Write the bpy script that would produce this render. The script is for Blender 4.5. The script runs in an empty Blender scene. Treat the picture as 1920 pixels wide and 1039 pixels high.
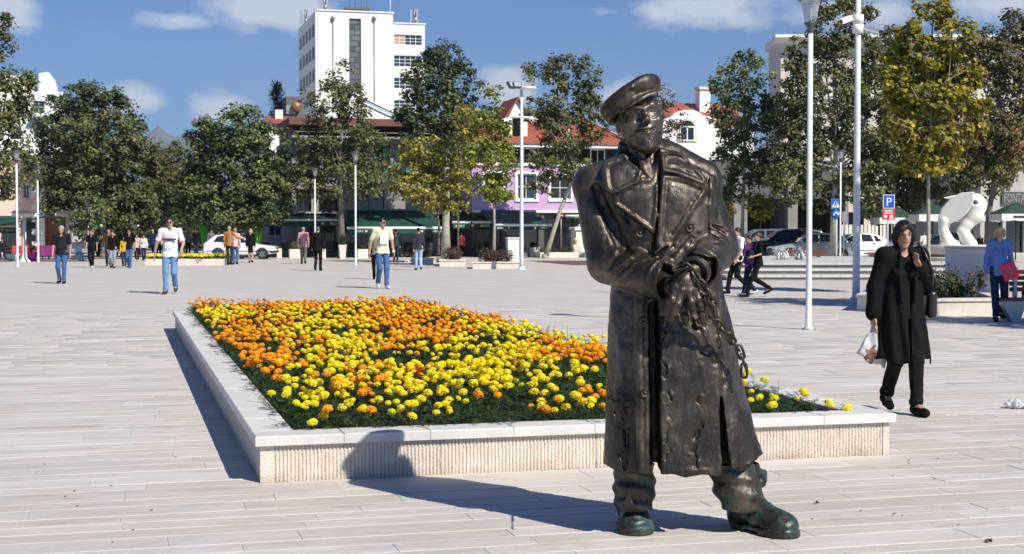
import bpy, bmesh, math, random
import numpy as np
from mathutils import Vector, Matrix, Euler

random.seed(7)
RNG = np.random.default_rng(7)
scene = bpy.context.scene
COL = scene.collection

# ------------------------------------------------------------------ camera
FPX = 2720.0                    # focal length in pixels of the 1920 px wide photograph
K = FPX / 2850.0                # distances below were first measured with a 2850 px lens
CAM_H = 1.56
PITCH = math.atan((519.5 - 432.0) / FPX)
cam_data = bpy.data.cameras.new('camera')
cam_data.sensor_width = 36.0
cam_data.lens = 36.0 * FPX / 1920.0
cam_data.clip_start = 0.1
cam_data.clip_end = 20000.0
cam = bpy.data.objects.new('camera', cam_data)
COL.objects.link(cam)
cam.location = (0, 0, CAM_H)
cam.rotation_euler = (math.pi / 2 - PITCH, 0, 0)
scene.camera = cam

# ------------------------------------------------------------------ world
SUN_ELEV = math.radians(43.0)
SUN_DX, SUN_DY = -0.68, 0.733           # the way shadows fall on the ground
SUN_AZ = math.atan2(-SUN_DX, -SUN_DY)   # towards the sun, clockwise from +Y
world = bpy.data.worlds.new('World')
scene.world = world
world.use_nodes = True
EXPOSURE = 0.24
scene.view_settings.view_transform = 'Standard'
scene.view_settings.look = 'None'
scene.view_settings.gamma = 1.0
scene.view_settings.exposure = EXPOSURE
scene.view_settings.use_curve_mapping = False

sun_data = bpy.data.lights.new('sun', 'SUN')
sun_data.energy = 5.0
sun_data.angle = math.radians(0.5)
sun_data.color = (1.0, 0.935, 0.83)
sun = bpy.data.objects.new('sun', sun_data)
COL.objects.link(sun)
_d = Vector((SUN_DX * math.cos(SUN_ELEV), SUN_DY * math.cos(SUN_ELEV), -math.sin(SUN_ELEV)))
sun.rotation_euler = _d.to_track_quat('-Z', 'Y').to_euler()
sun.location = (0, 0, 60)

def pix_dir(px, py):
    """Direction of the photograph's pixel, as a world vector with y = 1 (used to place things on the ground)."""
    x = (px - 960.0) / FPX
    v = (519.5 - py) / FPX
    c, s = math.cos(PITCH), math.sin(PITCH)
    y, z = c + v * s, -s + v * c
    return x / y, z / y

def G(px, py, z=0.0):
    """Ground point seen at a pixel."""
    x, dz = pix_dir(px, py)
    d = (z - CAM_H) / dz
    return Vector((x * d, d, z))

def PX(px, d):
    return pix_dir(px, 432)[0] * d

def PZ(py, d):
    return CAM_H + pix_dir(960, py)[1] * d

def build_world():
    nt = world.node_tree
    nt.nodes.clear()
    N, L = nt.nodes.new, nt.links.new
    out = N('ShaderNodeOutputWorld')
    bg = N('ShaderNodeBackground')
    bg.inputs['Strength'].default_value = 0.05
    sky = N('ShaderNodeTexSky')
    sky.sky_type = 'NISHITA'
    sky.sun_disc = False
    sky.sun_elevation = SUN_ELEV
    sky.sun_rotation = SUN_AZ
    sky.altitude = 100
    sky.air_density = 1.0
    sky.dust_density = 0.25
    sky.ozone_density = 2.2
    # clouds: noise gathered round the places where the photograph shows them, and a thin scatter elsewhere
    tc = N('ShaderNodeTexCoord')
    def math_(op, a, b=None, c=None, clamp=False):
        n = N('ShaderNodeMath'); n.operation = op; n.use_clamp = clamp
        for i, v in enumerate((a, b, c)):
            if v is None: continue
            if isinstance(v, (int, float)): n.inputs[i].default_value = v
            else: L(v, n.inputs[i])
        return n.outputs[0]
    norm = N('ShaderNodeVectorMath'); norm.operation = 'NORMALIZE'
    L(tc.outputs['Generated'], norm.inputs[0])
    nz = N('ShaderNodeTexNoise'); nz.inputs['Scale'].default_value = 30; nz.inputs['Detail'].default_value = 7
    nz.inputs['Roughness'].default_value = 0.6
    mp = N('ShaderNodeMapping'); mp.inputs['Scale'].default_value = (1, 1, 1.9)
    L(norm.outputs[0], mp.inputs[0]); L(mp.outputs[0], nz.inputs['Vector'])
    nb = N('ShaderNodeTexNoise'); nb.inputs['Scale'].default_value = 4.0; nb.inputs['Detail'].default_value = 5
    L(mp.outputs[0], nb.inputs['Vector'])
    blobs = None
    for (px, py, rx, rz, wgt) in [(505, 12, 100, 42, 1.1), (330, 38, 75, 18, .6), (1335, 22, 150, 34, .85), (1150, 24, 60, 16, .45),
                                  (240, 188, 60, 30, 1.05), (412, 200, 55, 26, 1.05), (10, 12, 55, 42, 1.1),
                                  (950, 165, 55, 38, 1.1), (1640, 22, 150, 30, .8), (1880, 10, 160, 26, .8), (1190, 178, 70, 24, .8),
                                  (-500, 60, 300, 60, 1.), (2500, 100, 320, 70, 1.), (1100, -300, 300, 60, .9), (300, -420, 340, 70, .9)]:
        x, z = pix_dir(px, py)
        d = Vector((x, 1, z)).normalized()
        sub = N('ShaderNodeVectorMath'); sub.operation = 'SUBTRACT'
        L(norm.outputs[0], sub.inputs[0]); sub.inputs[1].default_value = d
        mul = N('ShaderNodeVectorMath'); mul.operation = 'MULTIPLY'
        L(sub.outputs[0], mul.inputs[0]); mul.inputs[1].default_value = (FPX / rx, FPX / rx, FPX / rz)
        ln = N('ShaderNodeVectorMath'); ln.operation = 'LENGTH'
        L(mul.outputs[0], ln.inputs[0])
        g = math_('MULTIPLY', math_('SUBTRACT', 1.0, math_('MULTIPLY', ln.outputs['Value'], 0.62), clamp=True), wgt)
        blobs = g if blobs is None else math_('MAXIMUM', blobs, g)
    dens = math_('ADD', math_('MULTIPLY', blobs, 0.95), math_('MULTIPLY', math_('SUBTRACT', nz.outputs['Fac'], 0.5), 1.15))
    thin = math_('MULTIPLY', math_('SUBTRACT', nb.outputs['Fac'], 0.55, clamp=True), 0.5)
    fac = math_('MULTIPLY', math_('SUBTRACT', dens, 0.20, clamp=True), 1.9, clamp=True)
    fac = math_('MAXIMUM', fac, thin)
    fac = math_('MINIMUM', fac, 0.82)
    tint = N('ShaderNodeMixRGB'); tint.blend_type = 'MULTIPLY'; tint.inputs['Fac'].default_value = 1.0
    L(sky.outputs[0], tint.inputs['Color1']); tint.inputs['Color2'].default_value = SKY_TINT
    mix = N('ShaderNodeMixRGB')
    L(fac, mix.inputs['Fac']); L(tint.outputs[0], mix.inputs['Color1'])
    mix.inputs['Color2'].default_value = (13.5, 13.9, 15.2, 1)
    L(mix.outputs[0], bg.inputs['Color'])
    L(bg.outputs[0], out.inputs['Surface'])

SKY_TINT = (0.50, 0.92, 1.55, 1)
build_world()

# ------------------------------------------------------------------ frame of the square: paving, planter and facades share it
_pa, _pb = G(488, 906), G(1668, 853)
TH = math.atan2(_pb.y - _pa.y, _pb.x - _pa.x)
E1 = Vector((math.cos(TH), math.sin(TH), 0))      # along the planter's front
E2 = Vector((-math.sin(TH), math.cos(TH), 0))     # away along its long side
P0 = _pa                                          # foot of the planter's near corner

def UV(u, v, z=0.0):
    p = P0 + E1 * u + E2 * v
    return Vector((p.x, p.y, z))

def uv_of(p):
    q = Vector((p[0] - P0.x, p[1] - P0.y, 0))
    return q.dot(E1), q.dot(E2)

def to_pix(p):
    c_, s_ = math.cos(PITCH), math.sin(PITCH)
    y, z = p[1], p[2] - CAM_H
    f = y * c_ - z * s_
    if f <= 0.05: return (1e6, 1e6)
    v = y * s_ + z * c_
    return 960 + FPX * p[0] / f, 519.5 - FPX * v / f

# ------------------------------------------------------------------ object helpers
def tag(o, label=None, cat=None, group=None, kind=None):
    if label: o['label'] = label
    if cat: o['category'] = cat
    if group: o['group'] = group
    if kind: o['kind'] = kind
    return o

def empty(name, loc=(0, 0, 0), rz=0.0, label=None, cat=None, group=None, parent=None):
    o = bpy.data.objects.new(name, None)
    o.empty_display_size = 0.1
    COL.objects.link(o)
    o.location = loc
    o.rotation_euler = (0, 0, rz)
    if parent: o.parent = parent
    return tag(o, label, cat, group)

def link_mesh(name, me, parent=None, loc=None, rot=None):
    o = bpy.data.objects.new(name, me)
    COL.objects.link(o)
    if parent: o.parent = parent
    if loc is not None: o.location = loc
    if rot is not None: o.rotation_euler = rot
    return o

def copy_tree(o, parent=None):
    c = o.copy()
    COL.objects.link(c)
    if parent is not None: c.parent = parent
    for ch in list(o.children): copy_tree(ch, c)
    return c

def np_mesh(name, V, F, mats=(), mat_idx=None, smooth=False):
    """Mesh from numpy arrays: F is (n,3) or (n,4)."""
    me = bpy.data.meshes.new(name)
    V = np.asarray(V, dtype=np.float32); F = np.asarray(F, dtype=np.int32)
    n, k = F.shape
    me.vertices.add(len(V)); me.vertices.foreach_set('co', V.ravel())
    me.loops.add(n * k); me.loops.foreach_set('vertex_index', F.ravel())
    me.polygons.add(n)
    me.polygons.foreach_set('loop_start', np.arange(0, n * k, k, dtype=np.int32))
    me.polygons.foreach_set('loop_total', np.full(n, k, dtype=np.int32))
    if smooth: me.polygons.foreach_set('use_smooth', np.ones(n, dtype=bool))
    for m in mats: me.materials.append(m)
    if mat_idx is not None: me.polygons.foreach_set('material_index', np.asarray(mat_idx, dtype=np.int32))
    me.update(calc_edges=True)
    return me

class MB:
    """Collects boxes, prisms, tubes and lathes into one mesh; every face may carry a material slot."""
    def __init__(s):
        s.v, s.f, s.m, s.cur, s.sm, s.smooth = [], [], [], 0, [], False

    def add(s, vs, fs):
        b = len(s.v)
        s.v += [tuple(p) for p in vs]
        for f in fs:
            s.f.append([b + i for i in f]); s.m.append(s.cur); s.sm.append(s.smooth)

    def box(s, x0, x1, y0, y1, z0, z1, M=None):
        vs = [Vector(p) for p in ((x0, y0, z0), (x1, y0, z0), (x1, y1, z0), (x0, y1, z0), (x0, y0, z1), (x1, y0, z1), (x1, y1, z1), (x0, y1, z1))]
        if M is not None: vs = [M @ p for p in vs]
        s.add(vs, [(0, 3, 2, 1), (4, 5, 6, 7), (0, 1, 5, 4), (1, 2, 6, 5), (2, 3, 7, 6), (3, 0, 4, 7)])
        return s

    def bbox(s, x0, x1, y0, y1, z0, z1, b=0.01):
        """A box with chamfered top edges."""
        vs = [(x0, y0, z0), (x1, y0, z0), (x1, y1, z0), (x0, y1, z0), (x0, y0, z1 - b), (x1, y0, z1 - b), (x1, y1, z1 - b), (x0, y1, z1 - b),
              (x0 + b, y0 + b, z1), (x1 - b, y0 + b, z1), (x1 - b, y1 - b, z1), (x0 + b, y1 - b, z1)]
        s.add(vs, [(0, 3, 2, 1), (8, 9, 10, 11)] + [(i, (i + 1) % 4, 4 + (i + 1) % 4, 4 + i) for i in range(4)] + [(4 + i, 4 + (i + 1) % 4, 8 + (i + 1) % 4, 8 + i) for i in range(4)])
        return s

    def prism(s, poly, y0, y1, axis='y'):
        """Polygon in (x,z) swept along y (or in (x,y) along z, (y,z) along x)."""
        n = len(poly)
        def P(a, b, t):
            return (a, t, b) if axis == 'y' else ((a, b, t) if axis == 'z' else (t, a, b))
        vs = [P(a, b, y0) for a, b in poly] + [P(a, b, y1) for a, b in poly]
        s.add(vs, [list(range(n)), list(range(2 * n - 1, n - 1, -1))] + [(i, n + i, n + (i + 1) % n, (i + 1) % n) for i in range(n)])
        return s

    def tube(s, pts, rads, n=8, caps=True):
        pts = [Vector(p) for p in pts]
        if not isinstance(rads, (list, tuple)): rads = [rads] * len(pts)
        b = len(s.v); prev = None; vs = []
        for i, p in enumerate(pts):
            t = (pts[min(i + 1, len(pts) - 1)] - pts[max(i - 1, 0)]).normalized()
            if prev is None:
                u = t.orthogonal().normalized()
            else:
                u = (prev - t * prev.dot(t))
                u = u.normalized() if u.length > 1e-6 else t.orthogonal().normalized()
            prev = u; w = t.cross(u)
            vs += [p + (u * math.cos(2 * math.pi * k / n) + w * math.sin(2 * math.pi * k / n)) * rads[i] for k in range(n)]
        fs = [(i * n + k, i * n + (k + 1) % n, (i + 1) * n + (k + 1) % n, (i + 1) * n + k) for i in range(len(pts) - 1) for k in range(n)]
        sm = s.smooth; s.smooth = True
        s.add(vs, fs); s.smooth = sm
        if caps:
            m = len(pts) - 1
            s.f.append([b + k for k in range(n)][::-1]); s.m.append(s.cur); s.sm.append(False)
            s.f.append([b + m * n + k for k in range(n)]); s.m.append(s.cur); s.sm.append(False)
        return s

    def lathe(s, prof, cx=0, cy=0, n=16, M=None):
        """Profile [(r,z)...] turned round the vertical axis through (cx,cy)."""
        vs = []
        for r, z in prof:
            for k in range(n):
                a = 2 * math.pi * k / n
                p = Vector((cx + r * math.cos(a), cy + r * math.sin(a), z))
                vs.append(M @ p if M is not None else p)
        fs = [(i * n + k, i * n + (k + 1) % n, (i + 1) * n + (k + 1) % n, (i + 1) * n + k) for i in range(len(prof) - 1) for k in range(n)]
        if prof[0][0] > 1e-5: fs.append(tuple(range(n))[::-1])
        if prof[-1][0] > 1e-5: fs.append(tuple((len(prof) - 1) * n + k for k in range(n)))
        sm = s.smooth; s.smooth = True
        s.add(vs, fs); s.smooth = sm
        return s

    def mesh(s, name, mats):
        if not isinstance(mats, (list, tuple)): mats = [mats]
        me = bpy.data.meshes.new(name)
        me.from_pydata(s.v, [], s.f)
        for m in mats: me.materials.append(m)
        me.polygons.foreach_set('material_index', s.m)
        me.polygons.foreach_set('use_smooth', s.sm)
        me.update()
        return me

    def build(s, name, mats, parent=None, loc=None, rot=None):
        return link_mesh(name, s.mesh(name, mats), parent, loc, rot)

# ------------------------------------------------------------------ materials
def nodes_of(name):
    m = bpy.data.materials.new(name); m.use_nodes = True
    nt = m.node_tree
    return m, nt, nt.nodes['Principled BSDF']

def mat(name, color, rough=0.6, metal=0.0, noise=0.0, nscale=6.0, bump=0.0, bscale=40.0, var=0.0, spec=0.5, coords='Object', stretch=None, coat=0.0, detail=5):
    """Principled material: colour with soft noise variation (noise), fine relief (bump), and a tone per object (var)."""
    m, nt, b = nodes_of(name)
    N, L = nt.nodes.new, nt.links.new
    b.inputs['Roughness'].default_value = rough
    b.inputs['Metallic'].default_value = metal
    b.inputs['Specular IOR Level'].default_value = spec
    b.inputs['Coat Weight'].default_value = coat
    b.inputs['Base Color'].default_value = (*color, 1)
    tc = N('ShaderNodeTexCoord')
    vec = tc.outputs[coords]
    if stretch:
        mp = N('ShaderNodeMapping'); mp.inputs['Scale'].default_value = stretch
        L(vec, mp.inputs[0]); vec = mp.outputs[0]
    src = None
    if noise > 0:
        nz = N('ShaderNodeTexNoise'); nz.inputs['Scale'].default_value = nscale; nz.inputs['Detail'].default_value = detail
        nz.inputs['Roughness'].default_value = 0.62
        L(vec, nz.inputs['Vector'])
        r = N('ShaderNodeMapRange'); r.inputs['From Min'].default_value = 0.28; r.inputs['From Max'].default_value = 0.72
        r.inputs['To Min'].default_value = 1 - noise; r.inputs['To Max'].default_value = 1 + noise
        L(nz.outputs['Fac'], r.inputs['Value']); src = r.outputs[0]
    if var > 0:
        oi = N('ShaderNodeObjectInfo')
        r2 = N('ShaderNodeMapRange'); r2.inputs['To Min'].default_value = 1 - var; r2.inputs['To Max'].default_value = 1 + var
        L(oi.outputs['Random'], r2.inputs['Value'])
        if src is None: src = r2.outputs[0]
        else:
            mm = N('ShaderNodeMath'); mm.operation = 'MULTIPLY'; L(src, mm.inputs[0]); L(r2.outputs[0], mm.inputs[1]); src = mm.outputs[0]
    if src is not None:
        vm = N('ShaderNodeVectorMath'); vm.operation = 'SCALE'; vm.inputs[0].default_value = color
        L(src, vm.inputs['Scale']); L(vm.outputs[0], b.inputs['Base Color'])
    if bump > 0:
        nb = N('ShaderNodeTexNoise'); nb.inputs['Scale'].default_value = bscale; nb.inputs['Detail'].default_value = 4
        L(vec, nb.inputs['Vector'])
        bp = N('ShaderNodeBump'); bp.inputs['Strength'].default_value = bump; bp.inputs['Distance'].default_value = 0.02
        L(nb.outputs['Fac'], bp.inputs['Height']); L(bp.outputs[0], b.inputs['Normal'])
    return m

def glass_mat(name, color=(0.02, 0.025, 0.03), rough=0.05):
    m, nt, b = nodes_of(name)
    b.inputs['Base Color'].default_value = (*color, 1)
    b.inputs['Roughness'].default_value = rough
    b.inputs['Specular IOR Level'].default_value = 0.8
    return m

def clear_glass(name):
    m, nt, b = nodes_of(name)
    b.inputs['Base Color'].default_value = (0.86, 0.9, 0.93, 1)
    b.inputs['Roughness'].default_value = 0.18
    b.inputs['IOR'].default_value = 1.2
    b.inputs['Transmission Weight'].default_value = 0.85
    return m

# ------------------------------------------------------------------ signed distance modelling
def smin(a, b, k):
    if k <= 0: return np.minimum(a, b)
    h = np.clip(0.5 + 0.5 * (b - a) / k, 0, 1)
    return b + (a - b) * h - k * h * (1 - h)

def smax(a, b, k):
    return -smin(-a, -b, k)

def poly2d(P, X, Y):
    """Signed distance to a polygon, negative inside."""
    P = np.asarray(P, dtype=np.float64)
    d = np.full(X.shape, 1e9); s = np.ones(X.shape)
    n = len(P)
    for i in range(n):
        a = P[i]; b = P[i - 1]
        ex, ey = b - a
        wx, wy = X - a[0], Y - a[1]
        t = np.clip((wx * ex + wy * ey) / (ex * ex + ey * ey + 1e-12), 0, 1)
        bx, by = wx - ex * t, wy - ey * t
        d = np.minimum(d, bx * bx + by * by)
        c1 = Y >= a[1]; c2 = Y < b[1]; c3 = ex * wy > ey * wx
        flip = (c1 & c2 & c3) | (~c1 & ~c2 & ~c3)
        s = np.where(flip, -s, s)
    return s * np.sqrt(d)

def hash_noise(X, Y, Z, scale, seed=0):
    """Smooth value noise in [-1,1]."""
    r = np.random.default_rng(seed)
    T = r.uniform(-1, 1, (32, 32, 32)).astype(np.float32)
    x, y, z = X * scale + 100, Y * scale + 100, Z * scale + 100
    xi, yi, zi = np.floor(x).astype(int), np.floor(y).astype(int), np.floor(z).astype(int)
    fx, fy, fz = x - xi, y - yi, z - zi
    fx, fy, fz = [f * f * (3 - 2 * f) for f in (fx, fy, fz)]
    def g(a, b, c): return T[(xi + a) % 32, (yi + b) % 32, (zi + c) % 32]
    l = lambda a, b, t: a + (b - a) * t
    return l(l(l(g(0, 0, 0), g(1, 0, 0), fx), l(g(0, 1, 0), g(1, 1, 0), fx), fy), l(l(g(0, 0, 1), g(1, 0, 1), fx), l(g(0, 1, 1), g(1, 1, 1), fx), fy), fz)

class SDF:
    def __init__(s, lo, hi, res):
        s.lo = np.array(lo, dtype=np.float64); s.res = res
        s.n = np.maximum(np.ceil((np.array(hi) - s.lo) / res).astype(int) + 1, 4)
        s.ax = [s.lo[i] + np.arange(s.n[i]) * res for i in range(3)]
        s.D = np.full(tuple(s.n), 0.25, dtype=np.float64)

    def sub(s, lo, hi, pad):
        sl = []
        for i in range(3):
            a = int(max(0, math.floor((lo[i] - pad - s.lo[i]) / s.res)))
            b = int(min(s.n[i], math.ceil((hi[i] + pad - s.lo[i]) / s.res) + 1))
            if b <= a: return None
            sl.append(slice(a, b))
        X, Y, Z = np.meshgrid(s.ax[0][sl[0]], s.ax[1][sl[1]], s.ax[2][sl[2]], indexing='ij', sparse=False)
        return tuple(sl), X, Y, Z

    def apply(s, lo, hi, fn, k=0.0, op='add', pad=None):
        r = s.sub(lo, hi, (k * 1.5 + 3 * s.res) if pad is None else pad)
        if r is None: return s
        sl, X, Y, Z = r
        d = fn(X, Y, Z)
        if op == 'add': s.D[sl] = smin(s.D[sl], d, k)
        elif op == 'cut': s.D[sl] = smax(s.D[sl], -d, k)
        elif op == 'and': s.D[sl] = smax(s.D[sl], d, k)
        elif op == 'push': s.D[sl] = s.D[sl] + d
        return s

    def cone(s, a, b, ra, rb, k=0.0, op='add', flat=None):
        """Tapered capsule from a to b; flat = (axis vector, factor) squashes it along that axis."""
        a, b = np.array(a, float), np.array(b, float)
        r = max(ra, rb)
        def fn(X, Y, Z):
            e = b - a
            px, py, pz = X - a[0], Y - a[1], Z - a[2]
            if flat is not None:
                ax = np.array(flat[0], float); ax /= np.linalg.norm(ax)
                dp = px * ax[0] + py * ax[1] + pz * ax[2]
                de = e @ ax
                f = 1.0 / flat[1] - 1.0
                t0 = np.clip((px * e[0] + py * e[1] + pz * e[2]) / (e @ e + 1e-12), 0, 1)
                off = (dp - de * t0) * f
                px, py, pz = px + ax[0] * off, py + ax[1] * off, pz + ax[2] * off
            t = np.clip((px * e[0] + py * e[1] + pz * e[2]) / (e @ e + 1e-12), 0, 1)
            qx, qy, qz = px - e[0] * t, py - e[1] * t, pz - e[2] * t
            return np.sqrt(qx * qx + qy * qy + qz * qz) - (ra + (rb - ra) * t)
        return s.apply(np.minimum(a, b) - r, np.maximum(a, b) + r, fn, k, op)

    def chain(s, pts, rads, k=0.0, op='add', join=0.01):
        """A chain of cones blended into one body, then joined."""
        pts = [np.array(p, float) for p in pts]
        if not isinstance(rads, (list, tuple)): rads = [rads] * len(pts)
        R = max(rads)
        lo, hi = np.min(pts, axis=0) - R, np.max(pts, axis=0) + R
        def fn(X, Y, Z):
            d = None
            for i in range(len(pts) - 1):
                a, e = pts[i], pts[i + 1] - pts[i]
                px, py, pz = X - a[0], Y - a[1], Z - a[2]
                t = np.clip((px * e[0] + py * e[1] + pz * e[2]) / (e @ e + 1e-12), 0, 1)
                q = np.sqrt((px - e[0] * t) ** 2 + (py - e[1] * t) ** 2 + (pz - e[2] * t) ** 2) - (rads[i] + (rads[i + 1] - rads[i]) * t)
                d = q if d is None else smin(d, q, join)
            return d
        return s.apply(lo, hi, fn, k, op)

    def ell(s, c, r, k=0.0, op='add', R=None):
        c = np.array(c, float); r = np.array(r, float); m = r.max()
        Ri = np.array(R.to_3x3().inverted()) if R is not None else None
        def fn(X, Y, Z):
            p = [X - c[0], Y - c[1], Z - c[2]]
            if Ri is not None:
                p = [Ri[i, 0] * p[0] + Ri[i, 1] * p[1] + Ri[i, 2] * p[2] for i in range(3)]
            k0 = np.sqrt((p[0] / r[0]) ** 2 + (p[1] / r[1]) ** 2 + (p[2] / r[2]) ** 2)
            k1 = np.sqrt((p[0] / r[0] ** 2) ** 2 + (p[1] / r[1] ** 2) ** 2 + (p[2] / r[2] ** 2) ** 2)
            return k0 * (k0 - 1) / np.maximum(k1, 1e-9)
        return s.apply(c - m, c + m, fn, k, op)

    def box(s, c, h, k=0.0, op='add', R=None, rnd=0.005):
        c = np.array(c, float); h = np.array(h, float); m = np.linalg.norm(h)
        Ri = np.array(R.to_3x3().inverted()) if R is not None else None
        def fn(X, Y, Z):
            p = [X - c[0], Y - c[1], Z - c[2]]
            if Ri is not None:
                p = [Ri[i, 0] * p[0] + Ri[i, 1] * p[1] + Ri[i, 2] * p[2] for i in range(3)]
            q = [np.abs(p[i]) - (h[i] - rnd) for i in range(3)]
            o = np.sqrt(sum(np.maximum(v, 0) ** 2 for v in q))
            return o + np.minimum(np.maximum(np.maximum(q[0], q[1]), q[2]), 0) - rnd
        return s.apply(c - m, c + m, fn, k, op)

    def mesh(s, name, mats, mat_fn=None, level=0.0, relax=0, color=None):
        D = s.D - level
        V, F = surface_nets(D)
        for _ in range(relax):
            nb = np.zeros_like(V); cnt = np.zeros(len(V))
            for a in range(4):
                for b in (1, 3):
                    i0, i1 = F[:, a], F[:, (a + b) % 4]
                    for x in range(3): nb[:, x] += np.bincount(i0, V[i1, x], len(V))
                    cnt += np.bincount(i0, minlength=len(V))
            V = V * .45 + .55 * nb / np.maximum(cnt, 1)[:, None]
        V = V * s.res + s.lo
        me = np_mesh(name, V, F, mats if isinstance(mats, (list, tuple)) else [mats], None, True)
        if mat_fn is not None and len(F):
            c = V[F].mean(axis=1)
            me.polygons.foreach_set('material_index', np.asarray(mat_fn(c), dtype=np.int32))
        return me

    def build(s, name, mats, parent=None, mat_fn=None, loc=None, rot=None, level=0.0, relax=1):
        return link_mesh(name, s.mesh(name, mats, mat_fn, level, relax), parent, loc, rot)

def surface_nets(D):
    S = D < 0
    nx, ny, nz = D.shape
    c = [S[i:nx - 1 + i, j:ny - 1 + j, k:nz - 1 + k] for i in (0, 1) for j in (0, 1) for k in (0, 1)]
    cnt = sum(x.astype(np.int8) for x in c)
    act = (cnt > 0) & (cnt < 8)
    idx = np.full(act.shape, -1, dtype=np.int64)
    ii, jj, kk = np.nonzero(act)
    idx[ii, jj, kk] = np.arange(len(ii))
    acc = np.zeros((len(ii), 3)); w = np.zeros(len(ii))
    corners = [(i, j, k) for i in (0, 1) for j in (0, 1) for k in (0, 1)]
    val = {q: D[ii + q[0], jj + q[1], kk + q[2]] for q in corners}
    for a in corners:
        for ax in range(3):
            if a[ax] == 1: continue
            b = list(a); b[ax] = 1; b = tuple(b)
            va, vb = val[a], val[b]
            cr = (va < 0) != (vb < 0)
            t = np.where(cr, va / np.where(cr, va - vb, 1), 0)
            for x in range(3):
                acc[:, x] += np.where(cr, a[x] + (t if x == ax else 0), 0)
            w += cr
    V = np.stack([ii, jj, kk], 1) + acc / np.maximum(w, 1)[:, None]
    F = []
    for ax in range(3):
        o1, o2 = (ax + 1) % 3, (ax + 2) % 3
        sl0 = [slice(None)] * 3; sl1 = [slice(None)] * 3
        sl0[ax] = slice(0, -1); sl1[ax] = slice(1, None)
        for o in (o1, o2):
            sl0[o] = slice(1, -1); sl1[o] = slice(1, -1)
        A, B = S[tuple(sl0)], S[tuple(sl1)]
        e = np.argwhere(A != B)
        if not len(e): continue
        e2 = e.copy(); e2[:, o1] += 1; e2[:, o2] += 1
        ins = A[tuple(e.T)]
        q = []
        for (d1, d2) in ((0, 0), (-1, 0), (-1, -1), (0, -1)):
            p = e2.copy(); p[:, o1] += d1; p[:, o2] += d2
            q.append(idx[tuple(p.T)])
        q = np.stack(q, 1)
        q[~ins] = q[~ins][:, ::-1]
        F.append(q)
    F = np.concatenate(F) if F else np.zeros((0, 4), int)
    F = F[(F >= 0).all(axis=1)]
    # orientation: the normal should point out of the solid
    return V, F[:, ::-1] if _nets_flip else F

_nets_flip = False
# ------------------------------------------------------------------ the square: paving, planter, marigolds
PL_F = (G(1668, 853) - P0).length       # length of the planter's front
PL_S = 14.4                              # length of its side
WALL_H, COP_H = 0.232, 0.060

def paving_mat(name, attr, base=(.54, .50, .448)):
    m, nt, b = nodes_of(name)
    N, L = nt.nodes.new, nt.links.new
    geo = N('ShaderNodeNewGeometry')
    mp = N('ShaderNodeMapping'); mp.vector_type = 'TEXTURE'; mp.inputs['Rotation'].default_value = (0, 0, TH)
    L(geo.outputs['Position'], mp.inputs[0])
    def noise(scale, stretch, detail=4, rough=.6):
        s = N('ShaderNodeMapping'); s.inputs['Scale'].default_value = stretch
        L(mp.outputs[0], s.inputs[0])
        n = N('ShaderNodeTexNoise'); n.inputs['Scale'].default_value = scale; n.inputs['Detail'].default_value = detail; n.inputs['Roughness'].default_value = rough
        L(s.outputs[0], n.inputs['Vector']); return n.outputs['Fac']
    def mr(src, a, bb, c, d):
        r = N('ShaderNodeMapRange'); L(src, r.inputs['Value'])
        for k, v in zip(('From Min', 'From Max', 'To Min', 'To Max'), (a, bb, c, d)): r.inputs[k].default_value = v
        return r.outputs[0]
    def mul(a, bb):
        n = N('ShaderNodeMath'); n.operation = 'MULTIPLY'; L(a, n.inputs[0]); L(bb, n.inputs[1]); return n.outputs[0]
    f = mr(noise(.9, (1, 2.2, 1), 5), .3, .7, .90, 1.08)
    f = mul(f, mr(noise(7, (.28, 2.4, 1), 5, .68), .3, .72, .90, 1.09))
    f = mul(f, mr(noise(55, (.5, 1, 1), 3), .3, .7, .95, 1.05))
    st = mr(noise(2.6, (.8, 1.5, 1), 6, .7), .56, .72, 1.0, .78)          # worn grey stains
    f = mul(f, st)
    if attr == 'random':
        oi = N('ShaderNodeObjectInfo'); f = mul(f, mr(oi.outputs['Random'], 0, 1, .90, 1.08)); tone = oi.outputs['Random']
    elif attr:
        at = N('ShaderNodeAttribute'); at.attribute_name = attr; f = mul(f, mr(at.outputs['Fac'], 0, 1, .90, 1.08)); tone = at.outputs['Fac']
    else:
        wv = noise(1.0, (.35, 3.3, 1), 2); f = mul(f, mr(wv, .35, .65, .93, 1.06)); tone = noise(.25, (1, 1, 1), 2)
    cr = N('ShaderNodeMixRGB'); cr.inputs['Color1'].default_value = (base[0], base[1], base[2], 1); cr.inputs['Color2'].default_value = (base[0] * .97, base[1] * .985, base[2] * 1.03, 1)
    L(tone, cr.inputs['Fac'])
    sc = N('ShaderNodeVectorMath'); sc.operation = 'SCALE'; L(cr.outputs[0], sc.inputs[0]); L(f, sc.inputs['Scale'])
    tn = N('ShaderNodeMixRGB'); tn.blend_type = 'MULTIPLY'; L(mr(noise(1.1, (.7, 1.6, 1), 6, .72), .58, .72, 0, .8), tn.inputs['Fac']); L(sc.outputs[0], tn.inputs['Color1']); tn.inputs['Color2'].default_value = (.84, .76, .64, 1)
    L(tn.outputs[0], b.inputs['Base Color'])
    b.inputs['Roughness'].default_value = .62; b.inputs['Specular IOR Level'].default_value = .35
    bp = N('ShaderNodeBump'); bp.inputs['Strength'].default_value = .22; bp.inputs['Distance'].default_value = .01
    L(noise(45, (.5, 1, 1), 5), bp.inputs['Height']); L(bp.outputs[0], b.inputs['Normal'])
    return m

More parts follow.
